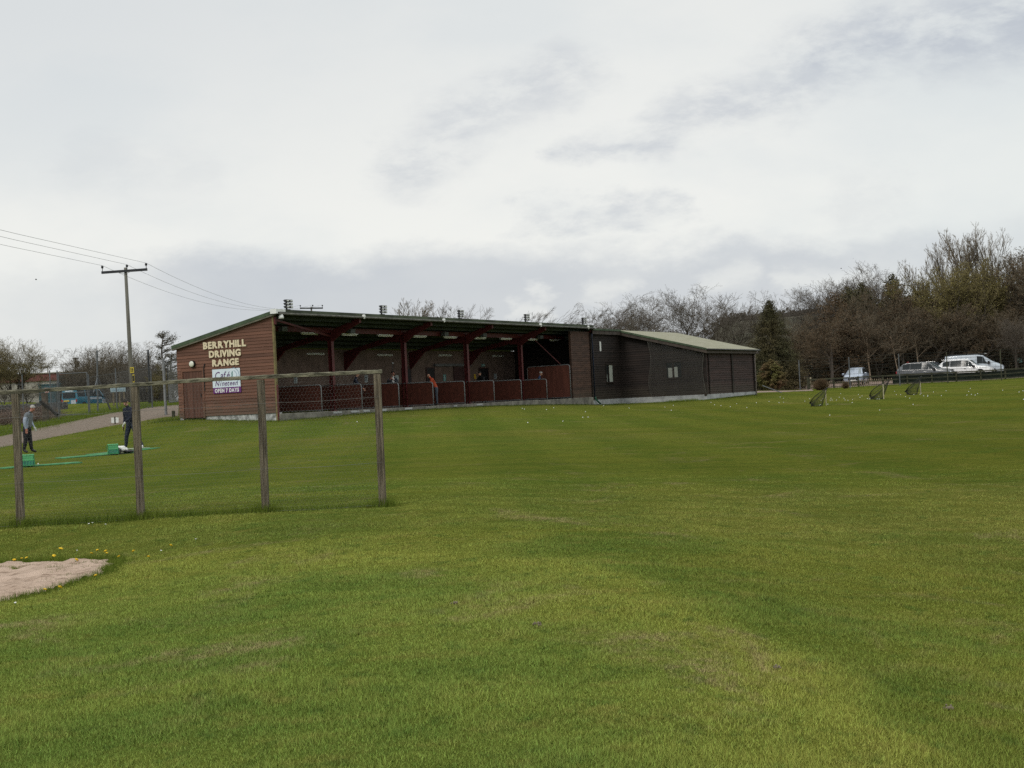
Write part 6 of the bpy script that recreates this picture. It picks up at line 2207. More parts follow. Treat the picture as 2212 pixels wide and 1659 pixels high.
# rotten straining post with leaning strut and hazard marker
g0 = D(99, 80); t_ = P(98.5, 848, 80); t_.x, t_.y = g0.x, g0.y
o = thing('rotten_wooden_post', 'thick rotten wooden post with a broken black strut in the left verge', 'post', g0)
m_ = MB(); rough_post(m_, g0 - Vector((0, 0, .2)), t_, .30, .28, 16); m_.build('post', M_oldwood, o, world=True)
m_ = MB(); m_.bar(P(87, 868, 79.8), P(108, 882, 79.6), .12, .14); m_.bar(P(108, 882, 79.6), P(124, 897, 79.0), .13, .15); m_.build('strut', M_black_wood, o, world=True)
q = P(101.5, 848, 79.9)
o = thing('hazard_marker', 'small red and white striped marker on top of the rotten post', 'sign', Vector((q.x, q.y, t_.z)))
M_hazard, t, b = new_mat('red_white_stripes'); b.inputs['Roughness'].default_value = .5
wv = t.new('ShaderNodeTexWave', wave_type='BANDS', bands_direction='DIAGONAL', wave_profile='SIN'); t.put(wv.inputs[0], t.coord()); wv.inputs['Scale'].default_value = 6
t.put(b.inputs['Base Color'], t.mix(t.sstep(wv.outputs[1], .45, .55), (.6, .6, .58), (.45, .03, .03)))
m_ = MB(); m_.box((-.11, -.02, .0), (.11, .02, .26)); m_.build('plate', M_hazard, o)
# light blue notice board on three legs
g0 = D(254, 96); o = thing('notice_board', 'pale blue notice board on three wooden legs before the thicket', 'sign', g0)
a, c = P(238, 838.5, 96), P(271, 836, 96); zb_ = P(254, 846.5, 96).z
m_ = MB(); m_.box((a.x, g0.y - .03, zb_), (c.x, g0.y, a.z)); m_.build('board', mat('faded_blue_board', (.26, .34, .38), .6, .15, 3), o, world=True)
m_ = MB()
for k in range(9): m_.box((a.x + .15 + k * .09, g0.y - .042, zb_ + .09), (a.x + .15 + k * .09 + rng.uniform(.03, .07), g0.y - .0305, zb_ + .17))
m_.build('print', M_blue_ink, o, world=True)
for px in (244, 257.5, 267):
    q = P(px, 845, 96); m_ = MB(); m_.box((q.x - .045, g0.y + .002, H(q.x, g0.y) - .2), (q.x + .045, g0.y + .07, a.z)); m_.build('leg', M_post_wood, o, world=True)
# dry stone wall along the road
wv_ = MB()
prev = None
wpts = [(-40, 100), (0, 100), (40, 99), (80, 98), (120, 97), (150, 96.5)]
wallt = thing('stone_wall', 'dark grey dry stone wall running along the left background', 'wall', D(80, 98))
pts = []
for (ax, ad), (bx, bd) in zip(wpts[:-1], wpts[1:]):
    A, Bq = D(ax, ad), D(bx, bd)
    n = 8
    for i in range(n): pts.append(A.lerp(Bq, i / n))
for i in range(len(pts) - 1):
    ptop = EYE.z + .0
    for row in range(4):
        a, c = pts[i], pts[i + 1]
        q = a.lerp(c, .5 + (.25 if row % 2 else 0)); q.z = q.y * (.0118 + .0000) + CZ - .92 + row * .23
        w_, h_ = (c - a).length * .52, .13 * rng.uniform(.9, 1.2)
        wv_.box((-w_, -.22 + .03 * row, -.02), (w_, .22 - .03 * row, h_ * 2), at=q + Vector((0, rng.uniform(-.05, .05), 0)), taper=rng.uniform(.88, .97), rot=Matrix.Rotation(rng.uniform(-.1, .1), 3, 'Z'))
wv_.build('stones', M_stone, wallt, world=True, bevel=.05)
# brambles in front of the wall
bb = MB()
for k in range(800):
    px = rng.uniform(-40, 100); dp = rng.uniform(82, 92)
    g0 = D(px, dp)
    for s in range(3):
        a = g0 + Vector((rng.gauss(0, .4), rng.gauss(0, .3), 0)); c = a + Vector((rng.gauss(0, .45), rng.gauss(0, .3), rng.uniform(.15, .55)))
        bb.segs([a, c], [c, c + Vector((rng.gauss(0, .4), rng.gauss(0, .3), rng.uniform(-.3, .1)))], .012, .007, 3)
    pts = nrng.normal(size=(7, 3)) * np.array([.5, .4, .25]) + np.array([g0.x, g0.y, g0.z + .22]); bb.cards(pts, .09)
tag(bb.build('brambles', M_bramble), 'tangle of dead brown brambles in front of the stone wall', 'brambles', kind='stuff')
# long flat-roofed building and teal sheds far left
bd = 228
A = P(-120, 833, bd); z1_ = P(75, 808, bd).z; z2_ = P(75, 824, bd).z; xr = P(147, 820, bd).x
gz_ = H(A.x, bd) - 1
bt = thing('flat_roofed_building', 'long maroon and cream flat roofed building in the far left distance', 'building', (A.x, bd, gz_))
m_ = MB(); m_.box((A.x, bd, z2_ + .01), (xr, bd + 14, z1_)); m_.build('upper_wall', M_brick_maroon, bt, world=True)
m_ = MB(); m_.box((A.x + .2, bd + .2, gz_), (xr - .3, bd + 13.5, z2_)); m_.build('lower_wall', M_render_cream, bt, world=True)
m_ = MB(); m_.box((A.x - .2, bd - .2, z1_ + .01), (xr + .2, bd + 14.2, z1_ + .16)); m_.build('roof_edge', M_render_cream, bt, world=True)
m_ = MB(); q0, q1 = P(124, 822, bd), P(142, 811, bd); m_.box((q0.x, bd - .06, z2_ + .15), (q1.x, bd - .01, z1_ - .35)); m_.build('window', M_glass, bt, world=True)
for px in (8, 42, 50.5):
    q = P(px, 806, bd); s = .5 if px == 42 else 1
    m_ = MB(); m_.ball((q.x, bd + .6, z1_ + .14), .55 * s, 12, 8, sc=(1.2, 1, .75)); m_.build('roof_vent', M_white, bt, world=True, smooth=True)
for lab, x0, x1, yt, yb, dp, m in [('teal metal storage shed with a low roof in the left distance', 84, 132, 830, 861, 196, M_teal), ('darker taller teal container behind the teal shed', 126, 165, 822, 858, 206, M_teal_dark)]:
    a, c = P(x0, yb, dp), P(x1, yt, dp); gzz = H(a.x, dp) - .3
    o = thing('storage_shed', lab, 'shed', (a.x, dp, gzz), 0, None)
    m_ = MB(); m_.box((a.x, dp, gzz), (c.x, dp + 4, c.z))
    k = a.x + .15
    while k < c.x - .2: m_.box((k, dp - .05, gzz + .1), (k + .12, dp - .001, c.z - .1)); k += .36
    m_.build('walls', m, o, world=True)
    m_ = MB(); m_.box((a.x - .1, dp - .12, c.z + .002), (c.x + .1, dp + 4.1, c.z + .12)); m_.build('roof', m, o, world=True)
for k, (px, dp) in enumerate([(108, 190), (115, 189), (122, 191)]):
    g0 = D(px, dp)
    m_ = MB(); m_.ball((0, 0, .3), .9, 9, 6, sc=(1.2, .8, .7)); m_.v = [m_.verts() * (1 + .12 * nrng.normal(size=(len(m_.verts()), 1)))]
    o = m_.build('boulder', M_plinth_white); o.location = g0; tag(o, 'pale boulder on the grass before the teal sheds', 'boulder', 'pale boulders by the sheds')

# ------------------------------------------------------------------ right-hand boundary
nf_ = thing('netting_mast_fence', 'tall thin steel posts with stretched dark wires along the range edge', 'fence', D(1900, 115))
mp = []
for px, yt in [(1728, 778), (1836, 771.5), (1943.5, 764.5), (2047, 761), (2163, 755), (2262, 750)]:
    g0 = D(px, 115); t_ = P(px, yt, 115); t_.x, t_.y = g0.x, g0.y
    m_ = MB(); m_.tube([g0 - Vector((0, 0, .2)), t_], .045, 8); m_.build('post', M_galv_dull if px < 2000 else M_fence_dark, nf_, world=True); mp.append((g0, t_))
m_ = MB()
for (a, ta), (c, tc) in zip(mp[:-1], mp[1:]):
    for f in (1, .9, .8, .7, .6, .45, .3):
        m_.segs([a.lerp(ta, f)], [c.lerp(tc, f)], .011, .011, 4)
    k = 0.0
    while k < 1:
        m_.segs([a.lerp(c, k)], [ta.lerp(tc, k)], .006, .006, 3); k += .09
gA, tA = mp[0]
m_.segs([tA], [D(1640, 112) + Vector((0, 0, 2.4))], .009, .009, 4)
m_.build('wires', M_net_black, nf_, world=True)
m_ = MB(); m_.bar(P(1647, 833, 106), G(1689, 848.5), .05); st_ = thing('steel_stay', 'slanting grey steel stay in front of the small round conifer', 'stay', G(1689, 848.5)); m_.build('bar', M_galv_dull, st_, world=True)
rf_ = thing('rail_fence', 'low dark mossy rail fence with pale palings in front of the car park', 'fence', D(2000, 117.6))
a, c = D(1748, 117.6), D(2330, 117.6)
L = (c - a).length; n = int(L / 1.9)
def along(f, h):
    q = a.lerp(c, f); return Vector((q.x, q.y, H(q.x, q.y) + h))
for i in range(n + 1):
    q = along(i / n, -.2); m_ = MB(); m_.box((q.x - .06, q.y - .06, q.z), (q.x + .06, q.y + .06, q.z + 1.08)); m_.build('post', M_fence_dark, rf_, world=True)
for h, th in ((.80, .10), (.46, .06), (.12, .06)):
    m_ = MB()
    for i in range(n): m_.bar(along(i / n, h) - Vector((0, .085, 0)), along((i + 1) / n, h) - Vector((0, .085, 0)), .04, th)
    m_.build('rail', M_fence_dark, rf_, world=True)
m_ = MB(); pk = 0
f = .0
while f < .31:
    h = rng.uniform(.50, .60)
    q = along(f, .02); m_.box((q.x - .03, q.y + .02, q.z), (q.x + .03, q.y + .04, q.z + h)); f += .155 / L
o_ = m_.build('palings', M_picket, rf_, world=True); o_['kind'] = 'stuff'
m_ = MB()
seg = 60
vs, fs = [], []
for i in range(seg + 1):
    f = .31 + .69 * i / seg
    vs += [tuple(along(f, .06) + Vector((0, .07, 0))), tuple(along(f, .72) + Vector((0, .07 + .03 * math.sin(i * .9), 0)))]
for i in range(seg): fs.append((2 * i, 2 * i + 2, 2 * i + 3, 2 * i + 1))
m_.add(vs, fs); o_ = m_.build('windbreak_mesh', M_shade_mesh, rf_, world=True); sd = o_.modifiers.new('t', 'SOLIDIFY'); sd.thickness = .02
rr = thing('rail_fence', 'plain brown post and rail fence at the right frame edge behind the van', 'fence', D(2190, 136))
for k, px in enumerate((2146, 2162, 2180, 2200, 2222, 2245)):
    q = D(px, 136); m_ = MB(); m_.box((q.x - .07, q.y - .07, q.z - .2), (q.x + .07, q.y + .07, q.z + 1.55)); m_.build('post', M_oldwood, rr, world=True)
for h in (1.4, 1.0, .6):
    q0, q1 = D(2140, 136), D(2260, 136)
    m_ = MB(); m_.bar(q0 + Vector((0, -.1, h)), q1 + Vector((0, -.1, h)), .05, .12); m_.build('rail', M_oldwood, rr, world=True)
q = P(2199.5, 779, 135.8)
o = thing('fence_sign', 'small pale teal sign hung on the brown rail fence at the right edge', 'sign', q)
m_ = MB(); m_.box((-.36, -.03, -.20), (.36, .0, .22)); m_.build('plate', mat('teal_sign', (.22, .42, .40), .5, .1, 3), o)
m_ = MB(); m_.box((-.28, -.038, .06), (.26, -.0305, .12)); m_.box((-.28, -.038, -.08), (.12, -.0305, -.03)); m_.build('print', M_white, o)
for i, (px, yt, yb, dx, lab) in enumerate([(1698, 811, 829, .42, 'pale stake leaning right behind the round bush'), (1738, 809, 826, 0, 'pinkish upright stake left of the boundary post'), (1750, 805, 821, .05, 'grey upright stake above the brown bush'), (1745, 818, 846, 0, 'dark green wooden post beside the brown bush')]):
    dp = 121 if i < 3 else 114
    g0 = D(px, dp); hgt = (yb - yt) * dp / FPX + (.3 if i < 3 else 0)
    o = thing('wooden_stake', lab, 'stake', g0)
    m_ = MB(); rough_post(m_, g0 - Vector((0, 0, .1)), g0 + Vector((dx, 0, hgt)), .12, .12, 5); m_.build('stake', M_stake if i in (0, 2) else (M_picket if i == 1 else M_fence_dark), o, world=True)

# ------------------------------------------------------------------ trees
def grow_tree(seed, trunk=.5, child=(7, 6, 5, 4), ang=(30, 60), up=.25, wind=(0, 0), gnarl=.25, ratio=.62, multi=1, lean=(0, 0), t_lo=.3, r0=.022, spread=1.0, taper=.55):
    """segments of a leafless tree scaled to unit height; returns (thick list, thin list, tips)"""
    r = random.Random(seed)
    segs, tips = [], []
    W_ = Vector((wind[0], wind[1], 0))
    def br(p, d, L, rad, lev):
        n = (7, 5, 4, 3, 2, 2)[min(lev, 5)]
        pts = [p]; rr = [rad]
        dd = d.copy()
        for i in range(n):
            g = gnarl * (.35, 1.0, 1.0, .8, .55, .5)[min(lev, 5)]
            dd = (dd + Vector((r.gauss(0, g), r.gauss(0, g), r.gauss(0, g * .6) + up * (.5 if lev else .2))) * .5 + W_ * (.12 * (lev + .3))).normalized()
            p = p + dd * (L / n)
            pts.append(p); rr.append(rad * (1 - (i + 1) / n * (1 - taper * .6)))
        for i in range(n): segs.append((pts[i], pts[i + 1], rr[i], rr[i + 1], lev))
        if lev >= len(child):
            tips.append(pts[-1]); return
        for k in range(child[lev]):
            t = r.uniform(t_lo if lev == 0 else .15, 1.0) if k else 1.0
            f = t * n; i = min(int(f), n - 1)
            q = pts[i].lerp(pts[i + 1], f - i)
            ax = dd.cross(Vector((r.gauss(0, 1), r.gauss(0, 1), r.gauss(0, 1)))).normalized()
            a = R(r.uniform(*ang)) * (spread if lev == 0 else 1) * (.4 if k == 0 else 1)
            nd = Matrix.Rotation(a, 3, ax) @ dd
            br(q, nd, L * ratio * r.uniform(.7, 1.15) * (1.15 - .35 * t if lev == 0 else 1), rr[i] * taper * r.uniform(.8, 1), lev + 1)
    for m_ in range(multi):
        a = 2 * math.pi * m_ / max(multi, 1) + r.random()
        off = Vector((math.cos(a), math.sin(a), 0)) * (.02 if multi > 1 else 0)
        d0 = Vector((lean[0] + (math.cos(a) * .28 if multi > 1 else 0), lean[1] + (math.sin(a) * .28 if multi > 1 else 0), 1)).normalized()
        br(off, d0, trunk * r.uniform(.85, 1.1), r0, 0)
    zs = np.array([s[1].z for s in segs]); k = 1 / np.percentile(zs, 99.7)
    A = np.array([s[0] for s in segs]) * k; B = np.array([s[1] for s in segs]) * k
    r0a = np.array([s[2] for s in segs]); r1a = np.array([s[3] for s in segs]); lv = np.array([s[4] for s in segs])
    tips = np.array(tips) * k
    for Q in (A, B, tips):
        hi = Q[:, 2] > .88; Q[hi, 2] = .88 + .16 * np.tanh((Q[hi, 2] - .88) / .16)
    return A, B, r0a, r1a, lv, tips


PROTO = {}


def proto(name, mtrunk, mtwig, rmin=.0011, cut=2, leaf=None, **kw):
    """one thing: trunk and crown meshes of unit height, kept as mesh data"""
    A, B, ra, rb_, lv, tips = grow_tree(**kw)
    ra = np.maximum(ra, rmin); rb_ = np.maximum(rb_, rmin)
    tk = MB()
    k = lv < cut
    tk.segs(A[k], B[k], ra[k], rb_[k], 6)
    cr_ = MB()
    k = ~k
    cr_.segs(A[k], B[k], ra[k], rb_[k], 3)
    mats_ = [mtwig]
    if leaf:
        lm, cnt, size, frac = leaf
        src = np.concatenate([tips, (A[k] + B[k]) / 2])
        src = src[nrng.choice(len(src), cnt)]
        if frac: src = src[src[:, 2] < frac[1]]; src = src[src[:, 2] > frac[0]]
        src = src + nrng.normal(size=src.shape) * .008
        cr_.cards(src, size * nrng.uniform(.5, 1.4, len(src)), 1); mats_.append(lm)
    PROTO[name] = (tk.build('trunk', mtrunk, None), cr_.build('crown', mats_, None))


first_used = {}


def tree(kind, label, px, depth, ytop, name='bare_tree', cat='tree', rz=None, sx=1.0, group=None, base=None):
    g0 = D(px, depth) if base is None else base
    t_ = P(px, ytop, depth)
    h = t_.z - g0.z + .1
    o = thing(name, label, cat, g0 - Vector((0, 0, .1)), rng.uniform(0, 6.28) if rz is None else rz, group, (h * sx, h * sx, h))
    tr, cr_ = PROTO[kind]
    if kind not in first_used:
        first_used[kind] = True
        a, c = tr, cr_
    else:
        a, c = tr.copy(), cr_.copy()
        COL.objects.link(a); COL.objects.link(c)
    a.parent = o; c.parent = o
    return o


proto('oak', M_bark, M_twig, leaf=(M_twig, 12000, .0045, None), seed=3, trunk=.42, child=(8, 6, 5, 4, 3), ang=(30, 66), up=.20, gnarl=.34, ratio=.64, spread=1.1, t_lo=.32, rmin=.0008)
proto('oak2', M_bark, M_twig, leaf=(M_twig, 12000, .0045, None), seed=8, trunk=.40, child=(7, 6, 5, 4, 3), ang=(28, 62), up=.25, gnarl=.36, ratio=.66, t_lo=.3, rmin=.0008)
proto('multi', M_bark, M_twig, leaf=(M_twig, 12000, .0045, None), seed=21, trunk=.45, child=(6, 5, 4, 3, 3), ang=(22, 52), up=.28, gnarl=.25, ratio=.62, multi=3, t_lo=.25, rmin=.0008)
proto('windy', M_bark, M_twig, leaf=(M_twig, 12000, .0045, None), seed=14, trunk=.42, child=(6, 5, 4, 4, 3), ang=(24, 52), up=.26, wind=(.32, 0), gnarl=.24, ratio=.62, multi=2, rmin=.0009)
proto('thicket', M_bark, M_twig_brown, leaf=(M_twig_brown, 8000, .006, None), seed=31, trunk=.42, child=(6, 5, 5, 4, 3), ang=(28, 64), up=.16, wind=(.10, 0), gnarl=.46, ratio=.66, multi=3, rmin=.0011, r0=.03)
proto('brown', M_bark, M_twig_brown, leaf=(M_bud_brown, 15000, .010, None), seed=41, trunk=.5, child=(9, 6, 5, 4, 2), ang=(30, 62), up=.22, gnarl=.3, ratio=.58, t_lo=.1, rmin=.0011)
proto('brown2', M_bark, M_twig_brown, leaf=(M_bud_brown, 12000, .009, None), seed=46, trunk=.5, child=(8, 6, 5, 4, 3), ang=(25, 60), up=.28, gnarl=.3, ratio=.58, multi=2, t_lo=.12, rmin=.0011)
proto('olive', M_bark, M_twig_olive, leaf=(M_bud, 15000, .0088, None), seed=52, trunk=.55, child=(8, 6, 5, 4, 2), ang=(22, 52), up=.36, gnarl=.26, ratio=.56, multi=2, t_lo=.12, rmin=.0010)
proto('poplar', M_bark, M_twig_pale, seed=63, trunk=.70, child=(18, 8, 5, 4), ang=(14, 36), up=.46, gnarl=.17, ratio=.44, t_lo=.14, rmin=.0007, leaf=(M_bud, 3000, .007, (0, .60)))
proto('birch', M_bark_pale, M_twig_brown, seed=71, trunk=.70, child=(12, 6, 5, 3), ang=(30, 60), up=.2, gnarl=.26, ratio=.40, t_lo=.45, lean=(.30, 0), rmin=.0009, r0=.014)
proto('budding', M_bark, M_twig_olive, leaf=(M_bud, 13000, .0095, (0, .62)), seed=83, trunk=.42, child=(7, 6, 5, 4, 3), ang=(28, 60), up=.30, gnarl=.30, ratio=.64, multi=3, t_lo=.2, rmin=.0009)


def conifer_proto(name, seed, mt, width, n_lay, dense, droop=.25, size=.03, tip=1.0, ragged=.35, bottom=.05, shape='cone', bark=M_bark):
    r = random.Random(seed)
    tk, cr_ = MB(), MB()
    tk.tube([(0, 0, 0), (.004, 0, .5), (0, 0, .985)], [.022, .014, .002], 7)
    for i in range(n_lay):
        f = i / (n_lay - 1)
        z = bottom + (1 - bottom) * f * .985
        if shape == 'cone': Rr = width * (1 - f) ** .82 + .012
        else: Rr = width * math.sin(math.pi * min(1, .16 + .84 * f)) ** .7 + .01
        nbr = max(4, int(11 * (1 - f * .6)))
        for k in range(nbr):
            a = 2 * math.pi * k / nbr + r.uniform(-.4, .4)
            L = Rr * r.uniform(1 - ragged, 1 + ragged * .35)
            dr_ = droop * L * r.uniform(.3, 1.4)
            e_ = Vector((math.cos(a) * L, math.sin(a) * L, z - dr_ + .18 * L * (1 if f > .6 else 0)))
            s_ = Vector((0, 0, z))
            tk.segs([s_], [e_], .0035 * (1.2 - f), .0008, 3)
            m = int(dense * (L / width + .15))
            tt = nrng.uniform(.12, 1.02, m) ** .75
            p_ = np.array(s_)[None] * (1 - tt[:, None]) + np.array(e_)[None] * tt[:, None]
            p_ += nrng.normal(size=p_.shape) * (np.array([.022, .022, .014]) * (.45 + .75 * tt[:, None]))
            cr_.cards(p_, size * nrng.uniform(.5, 1.5, m), 0, .35, 1.5)
    PROTO[name] = (tk.build('trunk', bark, None), cr_.build('crown', mt, None))


conifer_proto('spruce', 5, M_conifer, .43, 42, 330, .16, .0095, ragged=.20)
conifer_proto('cypress', 6, M_conifer, .22, 30, 80, .1, .015, ragged=.55, bottom=.12, shape='oval')
conifer_proto('roundbush', 9, M_conifer_g, .44, 20, 240, .12, .024, ragged=.18, bottom=.14, shape='oval')
conifer_proto('russet', 12, M_bud_brown, .28, 28, 70, .15, .013, ragged=.6, bottom=.1, shape='oval')
# windblown pine: layered flat plates on one side
r = random.Random(4); tk, cr_ = MB(), MB()
tk.tube([(0, 0, 0), (.02, 0, .35), (-.005, 0, .7), (.03, 0, 1)], [.02, .015, .011, .003], 7)
for z, L, az_ in [(.97, .07, .3), (.93, .10, 2.5), (.90, .16, .2), (.84, .20, .1), (.80, .11, 3.0), (.74, .16, .3), (.66, .12, 3.2), (.60, .22, -.1), (.55, .18, .4), (.48, .22, .1), (.44, .14, 2.9), (.38, .18, -.3), (.30, .14, .3), (.24, .12, 3.0)]:
    for k in range(4):
        a = az_ + r.uniform(-1.3, 1.3); LL = L * r.uniform(.5, 1.25)
        s_ = Vector((.01, 0, z - .04 + r.uniform(-.02, .02))); m1 = s_ + Vector((math.cos(a) * LL * .6, math.sin(a) * LL * .6, LL * r.uniform(-.05, .2))); e_ = m1 + Vector((math.cos(a + .4) * LL * .45, math.sin(a + .4) * LL * .45, LL * r.uniform(.15, .5)))
        tk.segs([s_, m1], [m1, e_], [.006, .0035], [.0035, .0012], 4)
        tt = nrng.uniform(0, 1.0, 60)[:, None]
        p_ = np.array(m1)[None] * (1 - tt) + np.array(e_)[None] * tt + nrng.normal(size=(60, 3)) * np.array([.022, .022, .016])
        cr_.cards(p_, .011, 0, .2, 1.8)
PROTO['pine'] = (tk.build('trunk', M_bark, None), cr_.build('crown', mat('grey_green_needles', (.07, .062, .036), .9, .3, 1), None))

# left
tree('budding', 'large half-leafed tree rising over the far maroon building at the left', 36, 150, 727, 'budding_tree', rz=.4, sx=1.15)
tree('budding', 'half-leafed tree cut by the left frame edge', -14, 146, 738, 'budding_tree', rz=2.2, sx=1.1)
for px, dp, yt, sx_, lab in [(182, 156, 752, .95, 'leafless thicket tree at the left end, above the blue minibus'), (214, 159, 741, 1.05, 'leafless thicket tree behind the tall strainer post'), (246, 155, 738, 1.0, 'leafless thicket tree just left of the tall utility pole'), (276, 158, 742, 1.0, 'leafless thicket tree right behind the tall utility pole'),
                            (306, 154, 739, 1.05, 'leafless thicket tree leaning out at the right end, behind the thin dark pole'), (232, 152, 770, 1.1, 'low dense thicket bush behind the pale blue notice board'), (285, 151, 775, 1.1, 'low dense thicket bush behind the yellow notices'), (205, 153, 785, 1.1, 'low dense thicket bush right of the blue minibus')]:
    tree('thicket', lab, px, dp, yt, 'leafless_tree' if yt < 765 else 'thicket_bush', 'tree' if yt < 765 else 'bush', rz=rng.uniform(-.5, .5), sx=sx_, group=None)
tree('pine', 'wind-shaped pine standing left of the brown gable', 356, 108, 713.5, 'pine_tree', rz=.1, sx=1.0)
tree('pine', 'smaller dark pine right beside the gable corner', 374, 112, 760, 'pine_tree', rz=.5, sx=1.2)
for px, dp, yt, lab in [(344, 118, 800, 'low leafless bush left of the wind-shaped pine'), (384, 116, 796, 'low leafless bush showing between pine and gable'), (366, 125, 785, 'leafless bush below the wind-shaped pine')]:
    tree('olive', lab, px, dp, yt, 'leafless_bush', 'bush', sx=1.2)
for px, dp, yt, lab in [(10, 118, 838, 'low grey bush at the left frame edge below the maroon building'), (62, 120, 835, 'low grey bush in front of the cream lower wall')]:
    tree('thicket', lab, px, dp, yt, 'grey_bush', 'bush', sx=1.5)
# behind the shed
for kind, px, dp, yt, sx_, rz_, lab in [('poplar', 888, 138, 651, 1.25, .3, 'pale leafless tree above the shed roof left of centre'), ('multi', 925, 140, 655, .95, 1.0, 'leafless tree above the shed roof beside the pale one'), ('windy', 1003, 142, 680, .7, 0, 'wisp of a leafless tree behind the middle floodlight bank'),
                                        ('windy', 1172, 145, 669, .9, .1, 'reddish leafless tree above the roof left of the last floodlights'), ('windy', 1118, 150, 688, .6, .1, 'small twig tips just showing above the shed roof'),
                                        ('windy', 1290, 138, 670, .95, 0, 'windswept leafless tree right of the last floodlight bank'), ('windy', 1338, 140, 661, .95, .15, 'windswept leafless tree above the clubhouse ridge start'),
                                        ('oak', 1392, 142, 645, .95, 1.2, 'leafless tree above the clubhouse ridge, left of the tallest'), ('oak2', 1432, 148, 640, .9, 2.0, 'leafless tree close behind the tallest clubhouse tree'), ('oak', 1478, 140, 624, 1.0, 3.0, 'tallest leafless tree behind the clubhouse roof'), ('multi', 1528, 146, 655, 1.0, .5, 'slender leafless tree right of the tallest clubhouse tree'),
                                        ('oak2', 1590, 140, 642, 1.05, 4.0, 'wide leafless tree left of the cone-shaped conifer')]:
    tree(kind, lab, px, dp, yt - 8, 'leafless_tree', rz=rz_, sx=sx_ * 1.12)
# conifer, round bush, brown bush
tree('spruce', 'large cone-shaped brown-green conifer right of the clubhouse', 1670, 120, 649, 'conifer_tree', rz=1.0, sx=1.0)
tree('roundbush', 'small round clipped conifer in front of the large conifer', 1668, 113, 777, 'round_conifer', rz=.4, sx=.98, base=D(1668, 113))
bb = MB(); 
for k in range(900):
    a = rng.uniform(0, 6.28); e_ = rng.uniform(.25, 1.5); L = rng.uniform(.55, 1.0)
    s_ = Vector((rng.gauss(0, .12), rng.gauss(0, .12), 0)); t_ = s_ + Vector((math.cos(a) * math.cos(e_) * .85, math.sin(a) * math.cos(e_) * .85, math.sin(e_) * 1.0)) * L
    bb.segs([s_], [t_], .009, .004, 3)
    bb.segs([s_.lerp(t_, .6)], [s_.lerp(t_, .6) + Vector((rng.gauss(0, .2), rng.gauss(0, .2), rng.uniform(.1, .35)))], .006, .003, 3)
o = thing('brown_bush', 'low round brown leafless bush in front of the pale palings', 'bush', D(1773, 112.5))
bb.build('twigs', M_bush_brown, o)
pass
bbs = thing('brown_bush', 'small rusty brown bush by the second boundary post', 'bush', D(1826, 114), 0, None, (.45, .45, .6))
c_ = o.children[0].copy(); COL.objects.link(c_); c_.parent = bbs

